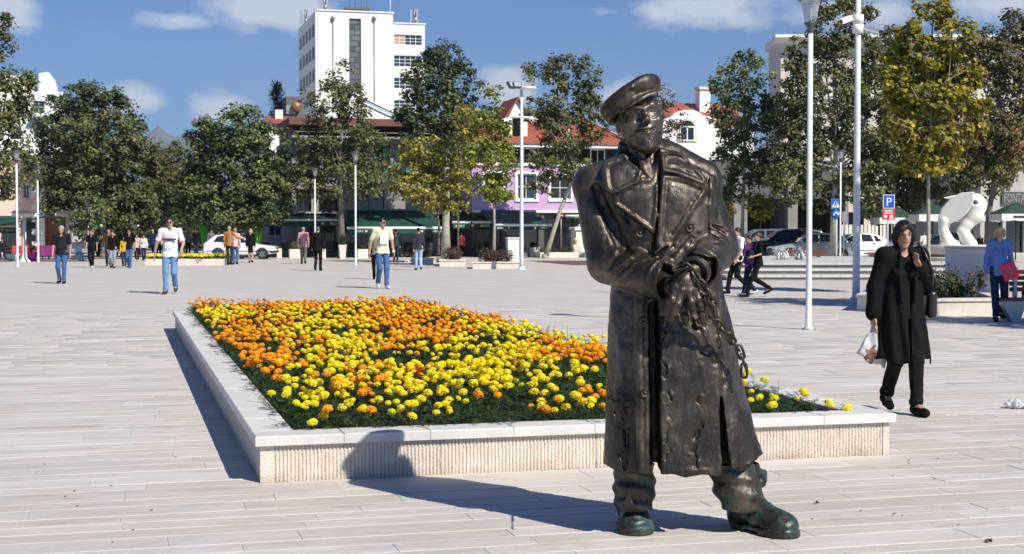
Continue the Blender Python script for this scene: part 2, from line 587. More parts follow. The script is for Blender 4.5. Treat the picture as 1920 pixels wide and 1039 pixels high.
def build_plaza():
    U0, U1, V0, V1 = -9.0, 12.0, -9.0, 20.0
    far = paving_mat('paving_far', None)
    mb = MB()
    def quad(u0, u1, v0, v1, z):
        mb.add([UV(u0, v0, z), UV(u1, v0, z), UV(u1, v1, z), UV(u0, v1, z)], [(0, 1, 2, 3)])
    quad(-400, 400, V1, 900, 0); quad(-400, 400, -60, V0, 0); quad(-400, U0, V0, V1, 0); quad(U1, 400, V0, V1, 0)
    mb.cur = 1
    quad(U0, U1, V0, V1, -.0035)
    lit_joint = mat('lit_joint', (.585, .55, .495), .8, noise=.25, nscale=9)  # joint fill kept pale: sunlit slab edges put into its colour
    plaza = mb.build('plaza', [far, lit_joint])
    plaza['kind'] = 'structure'
    # slabs in rows of changing width
    rnd = random.Random(11)
    slabs = []; v = V0
    while v < V1 - .05:
        w = rnd.choice([.16, .20, .20, .27, .34])
        if v + w > V1: w = V1 - v
        u = U0 - rnd.uniform(0, .8)
        while u < U1:
            l = rnd.choice([.7, .9, 1.1, 1.3, 1.6]) * rnd.uniform(.92, 1.08)
            a, b = max(u, U0), min(u + l, U1)
            if b - a > .05: slabs.append((a, b, v, v + w))
            u += l
        v += w
    keep = []
    for (a, b, c, d) in slabs:
        if a > .1 and b < PL_F - .1 and c > .1 and d < PL_S - .1: continue
        vis = False
        for uu in (a, (a + b) / 2, b):
            x, y = to_pix(UV(uu, (c + d) / 2))
            if -60 < x < 1980 and 430 < y < 1075: vis = True
        keep.append((vis, UV((a + b) / 2, (c + d) / 2).length, a, b, c, d))
    near = sorted([k for k in keep if k[0]], key=lambda k: k[1])[:300]
    ns = set(near)
    # a unit slab with chamfered top edges
    def slab_verts(a, b, c, d, dz, tilt):
        gx, gy, e = .0016, .0065, .003
        x0, x1, y0, y1 = a + gx, b - gx, c + gy, d - gy
        o = [(x0, y0, -.03), (x1, y0, -.03), (x1, y1, -.03), (x0, y1, -.03)]
        t = [(x0, y0, -.002 + dz), (x1, y0, -.002 + dz + tilt), (x1, y1, -.002 + dz + tilt), (x0, y1, -.002 + dz)]
        p = [(x0 + e, y0 + e, dz), (x1 - e, y0 + e, dz + tilt), (x1 - e, y1 - e, dz + tilt), (x0 + e, y1 - e, dz)]
        return o + t + p
    FC = [(8, 9, 10, 11)] + [(i, (i + 1) % 4, 4 + (i + 1) % 4, 4 + i) for i in range(4)] + [(4 + i, 4 + (i + 1) % 4, 8 + (i + 1) % 4, 8 + i) for i in range(4)]
    m1 = paving_mat('paving_slab', 'random')
    for k in near:
        _, _, a, b, c, d = k
        vs = slab_verts(a, b, c, d, rnd.uniform(-.0012, .0012), rnd.uniform(-.0008, .0008))
        me = bpy.data.meshes.new('paving_slab')
        me.from_pydata([UV(x, y, z) for x, y, z in vs], [], FC); me.materials.append(m1)
        link_mesh('paving_slab', me, plaza)
    V, F, T = [], [], []
    for k in keep:
        if k in ns: continue
        _, _, a, b, c, d = k
        o = len(V)
        V += [tuple(UV(x, y, z)) for x, y, z in slab_verts(a, b, c, d, rnd.uniform(-.001, .001), 0)]
        F += [[o + i for i in f] for f in FC]; T += [rnd.random()] * 12
    me = np_mesh('distant_slabs', V, F, [paving_mat('paving_slab_field', 'tone')])
    at = me.attributes.new('tone', 'FLOAT', 'POINT'); at.data.foreach_set('value', np.array(T, dtype=np.float32))
    o = link_mesh('distant_slabs', me, plaza); o['kind'] = 'stuff'
    # a band of reddish paving and the shallow joint lines further off
    red = paving_mat('red_paving', None, (.15, .085, .075))
    mb = MB()
    p = [G(985, 489), G(1120, 489), G(1122, 497), G(1075, 497.5)]
    mb.add([(q.x, q.y, .004) for q in p], [(0, 3, 2, 1)])
    mb.build('red_paving', red)['kind'] = 'structure'
    mb = MB()
    mb.add([UV(-120, 118, .004), UV(140, 118, .004), UV(140, 190, .004), UV(-120, 190, .004)], [(0, 1, 2, 3)])
    mb.build('road', mat('asphalt', (.06, .06, .062), .85, noise=.15, nscale=2))['kind'] = 'structure'
    return plaza

def stone_mat(name, col, noise=.10, rough=.6):
    return mat(name, col, rough, noise=noise, nscale=7, bump=.25, bscale=60, var=.05)

def build_planter():
    root = empty('stone_planter', (P0.x, P0.y, 0), TH, 'long raised flower bed with fluted beige stone walls and pale coping behind the statue', 'planter')
    cop = mat('coping_stone', (.60, .585, .56), .55, noise=.10, nscale=5, bump=.15, bscale=30, var=.05)
    wal = mat('fluted_stone', (.66, .575, .49), .75, noise=.10, nscale=9, bump=.5, bscale=70, var=.04)
    nt = wal.node_tree; bs = nt.nodes['Principled BSDF']; src = bs.inputs['Base Color'].links[0].from_socket
    geo = nt.nodes.new('ShaderNodeNewGeometry'); sp = nt.nodes.new('ShaderNodeSeparateXYZ'); nt.links.new(geo.outputs['Position'], sp.inputs[0])
    nz = nt.nodes.new('ShaderNodeTexNoise'); nz.inputs['Scale'].default_value = 5; nz.inputs['Detail'].default_value = 6; nt.links.new(geo.outputs['Position'], nz.inputs['Vector'])
    ad = nt.nodes.new('ShaderNodeMath'); ad.operation = 'MULTIPLY_ADD'; nt.links.new(nz.outputs['Fac'], ad.inputs[0]); ad.inputs[1].default_value = .16; nt.links.new(sp.outputs['Z'], ad.inputs[2])
    mr_ = nt.nodes.new('ShaderNodeMapRange'); nt.links.new(ad.outputs[0], mr_.inputs['Value']); mr_.inputs['From Min'].default_value = .07; mr_.inputs['From Max'].default_value = .15; mr_.inputs['To Min'].default_value = .55; mr_.inputs['To Max'].default_value = 0
    mx = nt.nodes.new('ShaderNodeMixRGB'); nt.links.new(mr_.outputs[0], mx.inputs['Fac']); nt.links.new(src, mx.inputs['Color1']); mx.inputs['Color2'].default_value = (.36, .30, .23, 1); nt.links.new(mx.outputs[0], bs.inputs['Base Color'])   # splashed dirt at the foot
    rnd = random.Random(3)
    OV, CW = .032, .265

    def flutes(length, name):
        """A run of fluted stone along local x, face at y=0 looking to -y."""
        pitch = .0235; n = max(2, int(length / pitch))
        xs, ds = [], []
        for i in range(n):
            x0 = i * length / n; p = length / n
            for f, d in ((.0, .0105), (.16, .0105), (.30, .001), (.52, .0), (.74, .001), (.88, .0105)):
                xs.append(x0 + f * p); ds.append(d)
        xs.append(length); ds.append(.0105)
        zs = np.linspace(0, WALL_H, 8)
        V = []
        for j, z in enumerate(zs):
            for x, d in zip(xs, ds):
                V.append((x + rnd.uniform(-.0014, .0014), d * rnd.uniform(.75, 1.1) + rnd.uniform(0, .0014), z))
        m = len(xs); F = []
        for j in range(len(zs) - 1):
            for i in range(m - 1):
                F.append((j * m + i, j * m + i + 1, (j + 1) * m + i + 1, (j + 1) * m + i))
        b = len(V)
        V += [(0, .05, 0), (length, .05, 0), (length, .05, WALL_H), (0, .05, WALL_H)]
        F.append((b, b + 3, b + 2, b + 1))
        return np_mesh(name, V, F, [wal])

    runs = [(0, 0, 0, PL_F), (PL_F, 0, math.pi / 2, PL_S), (PL_F, PL_S, math.pi, PL_F), (0, PL_S, -math.pi / 2, PL_S)]
    for (x, y, a, ln) in runs:
        d = Vector((math.cos(a), math.sin(a), 0))
        mb = MB(); mb.bbox(.001, .088, .004, .05, 0, WALL_H, .003)
        o = mb.build('corner_stone', wal, root, (x, y, 0), (0, 0, a))
        t = .09; n = max(1, round((ln - .14) / 1.07)); st = (ln - .14) / n
        shared = flutes(st - .003, 'fluted_stone')
        for k in range(n):
            p = Vector((x, y, 0)) + d * (t + k * st)
            link_mesh('fluted_stone', shared if ln > 8 else flutes(st - .003, 'fluted_stone'), root, p, (0, 0, a))
    # coping: mitred by letting the front and back runs pass and the sides butt
    def cope(x0, x1, y0, y1):
        mb = MB(); mb.bbox(x0 + .0015, x1 - .0015, y0 + .0015, y1 - .0015, WALL_H, WALL_H + COP_H + rnd.uniform(-.0012, .0012), .006)
        mb.build('coping_stone', cop, root)
    n = 8; L_ = PL_F + 2 * OV
    for (ya, yb) in ((-OV, CW - OV), (PL_S + OV - CW, PL_S + OV)):
        for k in range(n): cope(-OV + k * L_ / n, -OV + (k + 1) * L_ / n, ya, yb)
    n = 22; y0, y1 = CW - OV, PL_S + OV - CW
    for (xa, xb) in ((-OV, CW - OV), (PL_F + OV - CW, PL_F + OV)):
        for k in range(n): cope(xa, xb, y0 + k * (y1 - y0) / n, y0 + (k + 1) * (y1 - y0) / n)
    mb = MB(); nx, ny = 14, 44; vs = []
    for j in range(ny + 1):
        for i in range(nx + 1):
            vs.append((.05 + (PL_F - .1) * i / nx, .05 + (PL_S - .1) * j / ny, .215 + rnd.uniform(-.012, .02)))
    mb.add(vs, [(j * (nx + 1) + i, j * (nx + 1) + i + 1, (j + 1) * (nx + 1) + i + 1, (j + 1) * (nx + 1) + i) for j in range(ny) for i in range(nx)])
    o = mb.build('soil', mat('soil', (.035, .026, .02), .95, noise=.35, nscale=20, bump=.8, bscale=60), root)

def leaf_mat(name, c1, c2, trans=.25, attr='tint', rough=.55, c3=None):
    m, nt, b = nodes_of(name)
    N, L = nt.nodes.new, nt.links.new
    at = N('ShaderNodeAttribute'); at.attribute_name = attr
    r = N('ShaderNodeValToRGB'); e = r.color_ramp.elements
    e[0].position = 0.1; e[0].color = (*c1, 1); e[1].position = .75; e[1].color = (*c2, 1)
    if c3:
        x = e.new(.96); x.color = (*c3, 1)
    L(at.outputs['Fac'], r.inputs['Fac'])
    L(r.outputs['Color'], b.inputs['Base Color'])
    b.inputs['Roughness'].default_value = rough
    b.inputs['Specular IOR Level'].default_value = .35
    out = [n for n in nt.nodes if n.type == 'OUTPUT_MATERIAL'][0]
    tr = N('ShaderNodeBsdfTranslucent'); L(r.outputs['Color'], tr.inputs['Color'])
    mx = N('ShaderNodeMixShader'); mx.inputs['Fac'].default_value = trans
    L(b.outputs[0], mx.inputs[1]); L(tr.outputs[0], mx.inputs[2]); L(mx.outputs[0], out.inputs['Surface'])
    return m

def set_tint(me, vals, domain='FACE'):
    at = me.attributes.new('tint', 'FLOAT', domain)
    at.data.foreach_set('value', np.asarray(vals, dtype=np.float32))

def blossom_mesh(name, m, seed):
    """A ruffled pompon of a bloom: a dome whose petals stand out in crinkled rings."""
    r = random.Random(seed); mb = MB(); tint = []
    n, rings = 13, 7; R_ = .036; rows = []
    for j in range(rings + 1):
        a = -.55 + (math.pi / 2 + .55) * j / rings
        row = []
        for k in range(n):
            f = 1 + (.13 if (k + j) % 2 else -.10) * math.cos(a) + r.uniform(-.07, .07)
            th = 2 * math.pi * (k + .5 * (j % 2)) / n
            row.append(Vector((R_ * f * math.cos(a) * math.cos(th), R_ * f * math.cos(a) * math.sin(th), R_ * .78 * f * math.sin(a) + .012)))
        rows.append(row)
    for j in range(rings):
        for k in range(n):
            k2 = (k + 1) % n; lift = Vector((0, 0, .004))
            out = (rows[j][k] + rows[j][k2]) * .5; out = Vector((out.x, out.y, out.z - .012)) * .16
            mb.add([rows[j][k], rows[j][k2], rows[j + 1][k2] + out * .4, rows[j + 1][k] + out * .4], [(0, 1, 2, 3)]); tint.append(r.uniform(.2, .9))
    mb.add([(0, 0, -.03), (.012, 0, .0), (-.006, .01, 0), (-.006, -.01, 0)], [(0, 1, 2), (0, 2, 3), (0, 3, 1)]); tint += [.1] * 3
    me = mb.mesh(name, m); set_tint(me, tint); return me

def foliage_mesh(name, m, seed, h=.22, n=62, spread=.165):
    """A low clump of feathery leaves on short stems."""
    r = random.Random(seed); mb = MB(); tint = []
    for k in range(n):
        a = r.uniform(0, 2 * math.pi); rr = spread * math.sqrt(r.random())
        base = Vector((rr * math.cos(a), rr * math.sin(a), h * r.uniform(.15, .95) * (1 - .45 * rr / spread)))
        yaw = r.uniform(0, 2 * math.pi); ln = r.uniform(.045, .095)
        d = Vector((math.cos(yaw), math.sin(yaw), r.uniform(-.25, .7))).normalized(); s_ = d.cross(Vector((0, 0, 1))).normalized()
        tv = r.random()
        for j in range(4):                               # toothed leaflets to both sides
            c = base + d * ln * (j + .6) / 4
            for sg in (-1, 1):
                tip = c + (s_ * sg * .75 + d * .65).normalized() * ln * .42 * (1.1 - j * .16) + Vector((0, 0, r.uniform(-.006, .010)))
                wv = d * ln * .075
                mb.add([c - wv, c + wv, tip], [(0, 1, 2)]); tint.append(min(1, max(0, tv + r.uniform(-.2, .2))))
    for k in range(5):
        a = r.uniform(0, 6.28); mb.tube([(0, 0, -.03), (math.cos(a) * spread * .5, math.sin(a) * spread * .5, h * .62)], .0025, 4, caps=False)
    tint += [.3] * (len(mb.f) - len(tint))
    me = mb.mesh(name, m); set_tint(me, tint); return me

def flower_colour(u, v, rnd):
    """0 yellow, 1 orange, None no bloom: drifts of colour as they stand in the bed (u across, v away)."""
    p = to_pix(UV(u, v, .42)); x, y = p
    w = rnd.gauss(0, 1)
    def f(cond): return cond
    x += rnd.gauss(0, 18); y += rnd.gauss(0, 3.5)
    if y < 586: c = 1 if rnd.random() < .8 else 0
    elif y < 604: c = 0 if x < 690 and rnd.random() < .9 else 1
    elif y < 622: c = (0 if 560 < x < 660 else 1) if x < 660 else (1 if x < 900 else 0)
    elif y < 645: c = 1 if (x < 520 or 690 < x < 850) else 0
    elif y < 684: c = 1 if (x > 985 or x < 560 or (700 < x < 770)) else 0
    elif y < 735: c = 0 if (x > 540) else 1
    else: c = 0 if x < 860 or rnd.random() < .6 else 1
    if rnd.random() < .08: c = 1 - c
    return c

def build_flowers():
    rnd = random.Random(21)
    my = leaf_mat('marigold_yellow', (.90, .66, .006), (.98, .86, .02), .3, c3=(.99, .92, .12))
    mo = leaf_mat('marigold_orange', (.90, .30, .004), (.97, .42, .010), .3, c3=(.98, .52, .03))
    mg = leaf_mat('marigold_leaf', (.012, .028, .010), (.035, .075, .020), .2, c3=(.07, .12, .035))
    bl = [[blossom_mesh('blossom', my, 1), blossom_mesh('blossom', my, 2)], [blossom_mesh('blossom', mo, 3), blossom_mesh('blossom', mo, 4)]]
    fo = [foliage_mesh('foliage', mg, 30 + i) for i in range(5)]
    lo_bl = []
    plants = []
    sp = .245
    nu, nv = int((PL_F - .5) / sp), int((PL_S - .55) / sp)
    for j in range(nv + 1):
        for i in range(nu + 1):
            u = .36 + i * (PL_F - .72) / nu + rnd.uniform(-.07, .07); v = .31 + j * (PL_S - .62) / nv + rnd.uniform(-.07, .07)
            c = flower_colour(u, v, rnd)
            edge = min(u, PL_F - u, v, PL_S - v)
            patch = math.sin(u * 2.3 + 1.0) * math.sin(v * 1.9 + .5) + .5 * math.sin(u * 5.1 + v * 2.7)
            lam = 3.6 + 4.2 * patch + 1.5 * math.sin(v * 5.3 + u)
            if v < 1.0: lam = 1.1 + 1.3 * v + .8 * patch
            if edge < .3 and v > .8: lam *= .6
            if u > PL_F - .45: lam *= .35
            n = max(0, min(10, int(rnd.gauss(lam, 1.3) + .5)))
            if v > PL_S - .75: n = 0; c = None
            plants.append((u, v, c, n, i, j))
    pl = sorted(plants, key=lambda p: UV(p[0], p[1]).length)
    vis = []
    for p in pl:
        x, y = to_pix(UV(p[0], p[1], .35))
        hid = 1140 < x < 1400 and y > 560 and p[1] < 6
        if not hid and len(vis) < 300: vis.append(p)
    vs = set(vis)
    V, F, T, MI = [], [], [], []
    mats = [mg, my, mo]

    def data(me):
        n = len(me.vertices); co = np.empty(n * 3, dtype=np.float32); me.vertices.foreach_get('co', co)
        fs = [list(p.vertices) for p in me.polygons]; t = np.empty(len(fs), dtype=np.float32); me.attributes['tint'].data.foreach_get('value', t)
        tri = []; tt = []
        for f, q in zip(fs, t):
            for k in range(1, len(f) - 1): tri.append((f[0], f[k], f[k + 1])); tt.append(q)
        return co.reshape(-1, 3), np.array(tri), np.array(tt)
    fod = [data(m) for m in fo]; bld = [[data(m) for m in r] for r in bl]

    def bloom_spots(n, hh):
        out = []
        for k in range(n):
            for _ in range(6):
                a = rnd.uniform(0, 6.28); r = .15 * math.sqrt(rnd.random())
                q = (r * math.cos(a), r * math.sin(a), hh * rnd.uniform(.72, 1.15) - .28 * r)
                if all((q[0] - o[0]) ** 2 + (q[1] - o[1]) ** 2 > .055 ** 2 for o in out): out.append(q); break
        return out
    OR = 'first second third fourth fifth sixth seventh eighth ninth tenth eleventh twelfth thirteenth fourteenth fifteenth sixteenth seventeenth eighteenth nineteenth twentieth'.split()
    for p in plants:
        u, v, c, n, i, j = p
        hh = .24 + rnd.uniform(-.03, .035) + (.03 if v > 1.0 else -.02)
        if u > PL_F - .7: hh -= .06
        if v > PL_S - .75: hh = .26
        fi = rnd.randrange(5); s_ = hh / .22; rz = rnd.uniform(0, 6.28)
        spots = bloom_spots(n, hh)
        if p in vs and c is not None:
            cn = ('yellow', 'orange')[c]
            lab = f'{cn if n else "unflowered"} marigold, {OR[i]} from the shaded long wall in the {OR[min(j, 19)]} row behind the front coping'
            r_ = empty('marigold_plant', UV(u, v, .205), rz, lab, 'flower', 'marigolds in the raised bed')
            f = link_mesh('foliage', fo[fi], r_); f.scale = (1.05, 1.05, s_)
            for q in spots:
                b = link_mesh('blossom', rnd.choice(bl[c]), r_, q, (rnd.uniform(-.45, .45), rnd.uniform(-.45, .45), rnd.uniform(0, 6.28)))
                k = rnd.uniform(.50, .98); b.scale = (k, k, k)
        else:
            o = UV(u, v, .205); cs, sn = math.cos(rz), math.sin(rz)
            items = [(fod[fi], 0, (1.05, 1.05, s_), (0, 0, 0))] + [(rnd.choice(bld[c]), 1 + c, (k, k, k), q) for q in spots for k in (rnd.uniform(.50, .98),)]
            for (co, tri, tt), mi, sc, q in items:
                w = co * np.array(sc) + np.array(q)
                w = np.stack([w[:, 0] * cs - w[:, 1] * sn, w[:, 0] * sn + w[:, 1] * cs, w[:, 2]], 1) + np.array(o)
                F.append(tri + sum(len(x) for x in V)); V.append(w); T.append(tt); MI.append(np.full(len(tri), mi))
    me = np_mesh('marigold_mass', np.concatenate(V), np.concatenate(F), mats, np.concatenate(MI))
    set_tint(me, np.concatenate(T))
    o = link_mesh('marigold_mass', me)
    tag(o, 'yellow and orange marigolds massed over the far part of the raised bed', 'flowers', kind='stuff')
    # grass blades and weeds along the rim, a spiky green edging at the back
    gv, gf, gt = [], [], []
    def blade(b, h, lean, w):
        a = rnd.uniform(0, 6.28); d = Vector((math.cos(a), math.sin(a), 0)); s_ = Vector((-d.y, d.x, 0)) * w
        i = len(gv); m_ = b + Vector((0, 0, h * .6)) + d * lean * .3; t = b + Vector((0, 0, h)) + d * lean
        gv.extend([tuple(b - s_), tuple(b + s_), tuple(m_ + s_ * .7), tuple(m_ - s_ * .7), tuple(t), tuple(t)]); gf.extend([(i, i + 1, i + 2, i + 3), (i + 3, i + 2, i + 4, i + 5)]); t_ = rnd.random(); gt.extend([t_, t_])
    for k in range(2600):
        sd = rnd.random()
        if sd < .55: u, v = .235 + abs(rnd.gauss(0, .07)), rnd.uniform(.25, PL_S - .3)
        elif sd < .75: u, v = rnd.uniform(.25, PL_F - .25), .24 + abs(rnd.gauss(0, .05))
        else: u, v = PL_F - .25 - abs(rnd.gauss(0, .1)), rnd.uniform(.25, PL_S - .3)
        blade(UV(u, v, .205), rnd.uniform(.04, .12), rnd.uniform(.0, .06), .004)
    for k in range(1500):
        blade(UV(rnd.uniform(.25, PL_F - .25), PL_S - .28 - rnd.uniform(0, .5), .205), rnd.uniform(.16, .27), rnd.uniform(0, .05), .010)
    for k in range(160):
        blade(UV(rnd.uniform(.3, PL_F - .3), rnd.uniform(.5, PL_S - .5), .3), rnd.uniform(.14, .30), rnd.uniform(0, .08), .003)
    me = np_mesh('weeds', gv, gf, [mg]); set_tint(me, gt)
    tag(link_mesh('weeds', me), 'grass blades and weeds along the rim of the flower bed', 'weeds', kind='stuff')

plaza = build_plaza()
build_planter()
build_flowers()
# ------------------------------------------------------------------ buildings round the square
WHITE = mat('white_render', (.76, .745, .71), .8, noise=.07, nscale=.6, bump=.1, bscale=8)
CREAM = mat('cream_render', (.62, .57, .49), .8, noise=.10, nscale=.6)
GREYW = mat('grey_render', (.40, .39, .37), .85, noise=.14, nscale=.7)
SHADE_CONC = mat('shaded_concrete', (.10, .10, .10), .85, noise=.16, nscale=1.2)  # concrete darkened: shade of trees and awnings put into its colour
CAFEW = mat('cafe_wall', (.26, .255, .25), .85, noise=.16, nscale=.8)  # grey darkened to hold the shade under the awnings
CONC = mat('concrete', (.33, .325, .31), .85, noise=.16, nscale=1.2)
PURPLE = mat('purple_render', (.50, .34, .57), .8, noise=.08, nscale=.8)
PINKW = mat('pink_render', (.70, .50, .42), .8, noise=.08, nscale=.8)
WFRAME = mat('white_frame', (.78, .78, .77), .45)
DFRAME = mat('dark_frame', (.035, .035, .04), .5)
GLASS = glass_mat('window_glass', (.03, .04, .05))
DGLASS = glass_mat('dark_glass', (.012, .014, .017), .1)
TEAL = mat('teal_blind', (.08, .30, .34), .6, noise=.2, nscale=2)
TILE = mat('roof_tile', (.36, .105, .06), .75, noise=.25, nscale=5, var=.10)
BROWN = mat('brown_fascia', (.15, .065, .05), .7, noise=.15, nscale=2)
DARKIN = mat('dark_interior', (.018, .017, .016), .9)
METAL = mat('grey_metal', (.36, .37, .38), .45, .6)
STEELW = mat('painted_pole', (.66, .69, .71), .35, .0, coat=.3)

class Face:
    """A facade plane standing at a pixel's ground position at a distance; converts pixels on it to local x and z."""
    def __init__(s, px, d, ang=None):
        s.ang = TH if ang is None else ang
        d *= K
        s.o = Vector((PX(px, d), d, 0)); s.e = Vector((math.cos(s.ang), math.sin(s.ang), 0)); s.n = Vector((-s.e.y, s.e.x, 0))

    def at(s, px, py, y=0.0):
        x, dz = pix_dir(px, py)
        t = (s.o.dot(s.n) + y) / (x * s.n.x + s.n.y)
        p = Vector((x * t, t, 0))
        return (p - s.o).dot(s.e), CAM_H + dz * t

    def x(s, px, y=0.0): return s.at(px, 432, y)[0]
    def z(s, px, py, y=0.0): return s.at(px, py, y)[1]

def wall_panel(mb, x0, x1, z0, z1, openings, y=0.0, rec=.16, thick=.3):
    """Wall with real openings and reveals; front at y, solid to the sides and above."""
    xs = sorted({x0, x1, *[v for o in openings for v in o[:2] if x0 < v < x1]}); zs = sorted({z0, z1, *[v for o in openings for v in o[2:4] if z0 < v < z1]})
    for i in range(len(xs) - 1):
        for j in range(len(zs) - 1):
            cx, cz = (xs[i] + xs[i + 1]) / 2, (zs[j] + zs[j + 1]) / 2
            if any(o[0] < cx < o[1] and o[2] < cz < o[3] for o in openings): continue
            mb.add([(xs[i], y, zs[j]), (xs[i + 1], y, zs[j]), (xs[i + 1], y, zs[j + 1]), (xs[i], y, zs[j + 1])], [(0, 1, 2, 3)])
    for a, b, c, d in [o[:4] for o in openings]:
        r = y + rec
        mb.add([(a, y, c), (b, y, c), (b, y, d), (a, y, d), (a, r, c), (b, r, c), (b, r, d), (a, r, d)], [(0, 4, 5, 1), (1, 5, 6, 2), (2, 6, 7, 3), (3, 7, 4, 0)])
    mb.add([(x0, y, z0), (x1, y, z0), (x1, y, z1), (x0, y, z1), (x0, y + thick, z0), (x1, y + thick, z0), (x1, y + thick, z1), (x0, y + thick, z1)],
           [(1, 5, 6, 2), (3, 2, 6, 7), (0, 3, 7, 4), (0, 4, 5, 1)])

def window(root, x0, x1, z0, z1, y=0.0, nx=2, nz=1, fm=None, gm=None, rec=.14, fw=.05, bar=.035, M=None):
    """A framed window set back in its opening, one pane object per light."""
    fm = fm or WFRAME; gm = gm or GLASS
    yy = y + rec - .05
    mb = MB()
    mb.box(x0, x1, yy, yy + .05, z0, z0 + fw); mb.box(x0, x1, yy, yy + .05, z1 - fw, z1)
    mb.box(x0, x0 + fw, yy, yy + .05, z0 + fw, z1 - fw); mb.box(x1 - fw, x1, yy, yy + .05, z0 + fw, z1 - fw)
    w, h = (x1 - x0 - 2 * fw), (z1 - z0 - 2 * fw)
    for i in range(1, nx):
        c = x0 + fw + w * i / nx; mb.box(c - bar / 2, c + bar / 2, yy + .004, yy + .046, z0 + fw, z1 - fw)
    for j in range(1, nz):
        c = z0 + fw + h * j / nz; mb.box(x0 + fw, x1 - fw, yy + .008, yy + .042, c - bar / 2, c + bar / 2)
    f = mb.build('window', fm, root)
    if M is not None: f.matrix_local = M
    for i in range(nx):
        p = MB(); a = x0 + fw + w * i / nx; b = a + w / nx
        p.box(a + .002, b - .002, yy + .026, yy + .034, z0 + fw + .002, z1 - fw - .002)
        p.build('pane', gm if not isinstance(gm, list) else gm[i % len(gm)], f)
    return f

def roof_tiles(root, x0, x1, y0, z0, y1, z1, m, hipL=0.0, hipR=0.0, rows=None, cols=None, name='roof_tile', joined=True):
    """Sloped roof of overlapping tile courses; a hip pulls the top edge in."""
    L_ = math.hypot(y1 - y0, z1 - z0); n = rows or max(3, int(L_ / .36)); mb = MB()
    for j in range(n):
        a, b = j / n, (j + 1) / n
        ya, za, yb, zb = y0 + (y1 - y0) * a, z0 + (z1 - z0) * a, y0 + (y1 - y0) * b, z0 + (z1 - z0) * b
        xa, xb = x0 + hipL * a, x1 - hipR * a
        c = max(2, int((xb - xa) / .42))
        for i in range(c):
            p, q = xa + (xb - xa) * i / c, xa + (xb - xa) * (i + 1) / c
            t = .055; mth = (p + q) / 2
            r_ = random.uniform(-.008, .008)
            mb.add([(p, ya, za + .0 + r_), (mth, ya - .01, za + t + r_), (q, ya, za + .0 + r_), (p, yb + .02, zb - .02), (mth, yb + .01, zb + t * .5), (q, yb + .02, zb - .02)], [(0, 1, 4, 3), (1, 2, 5, 4), (0, 2, 1)])
    return mb

def bld(name, face, label):
    return empty(name, face.o, face.ang, label, 'building')

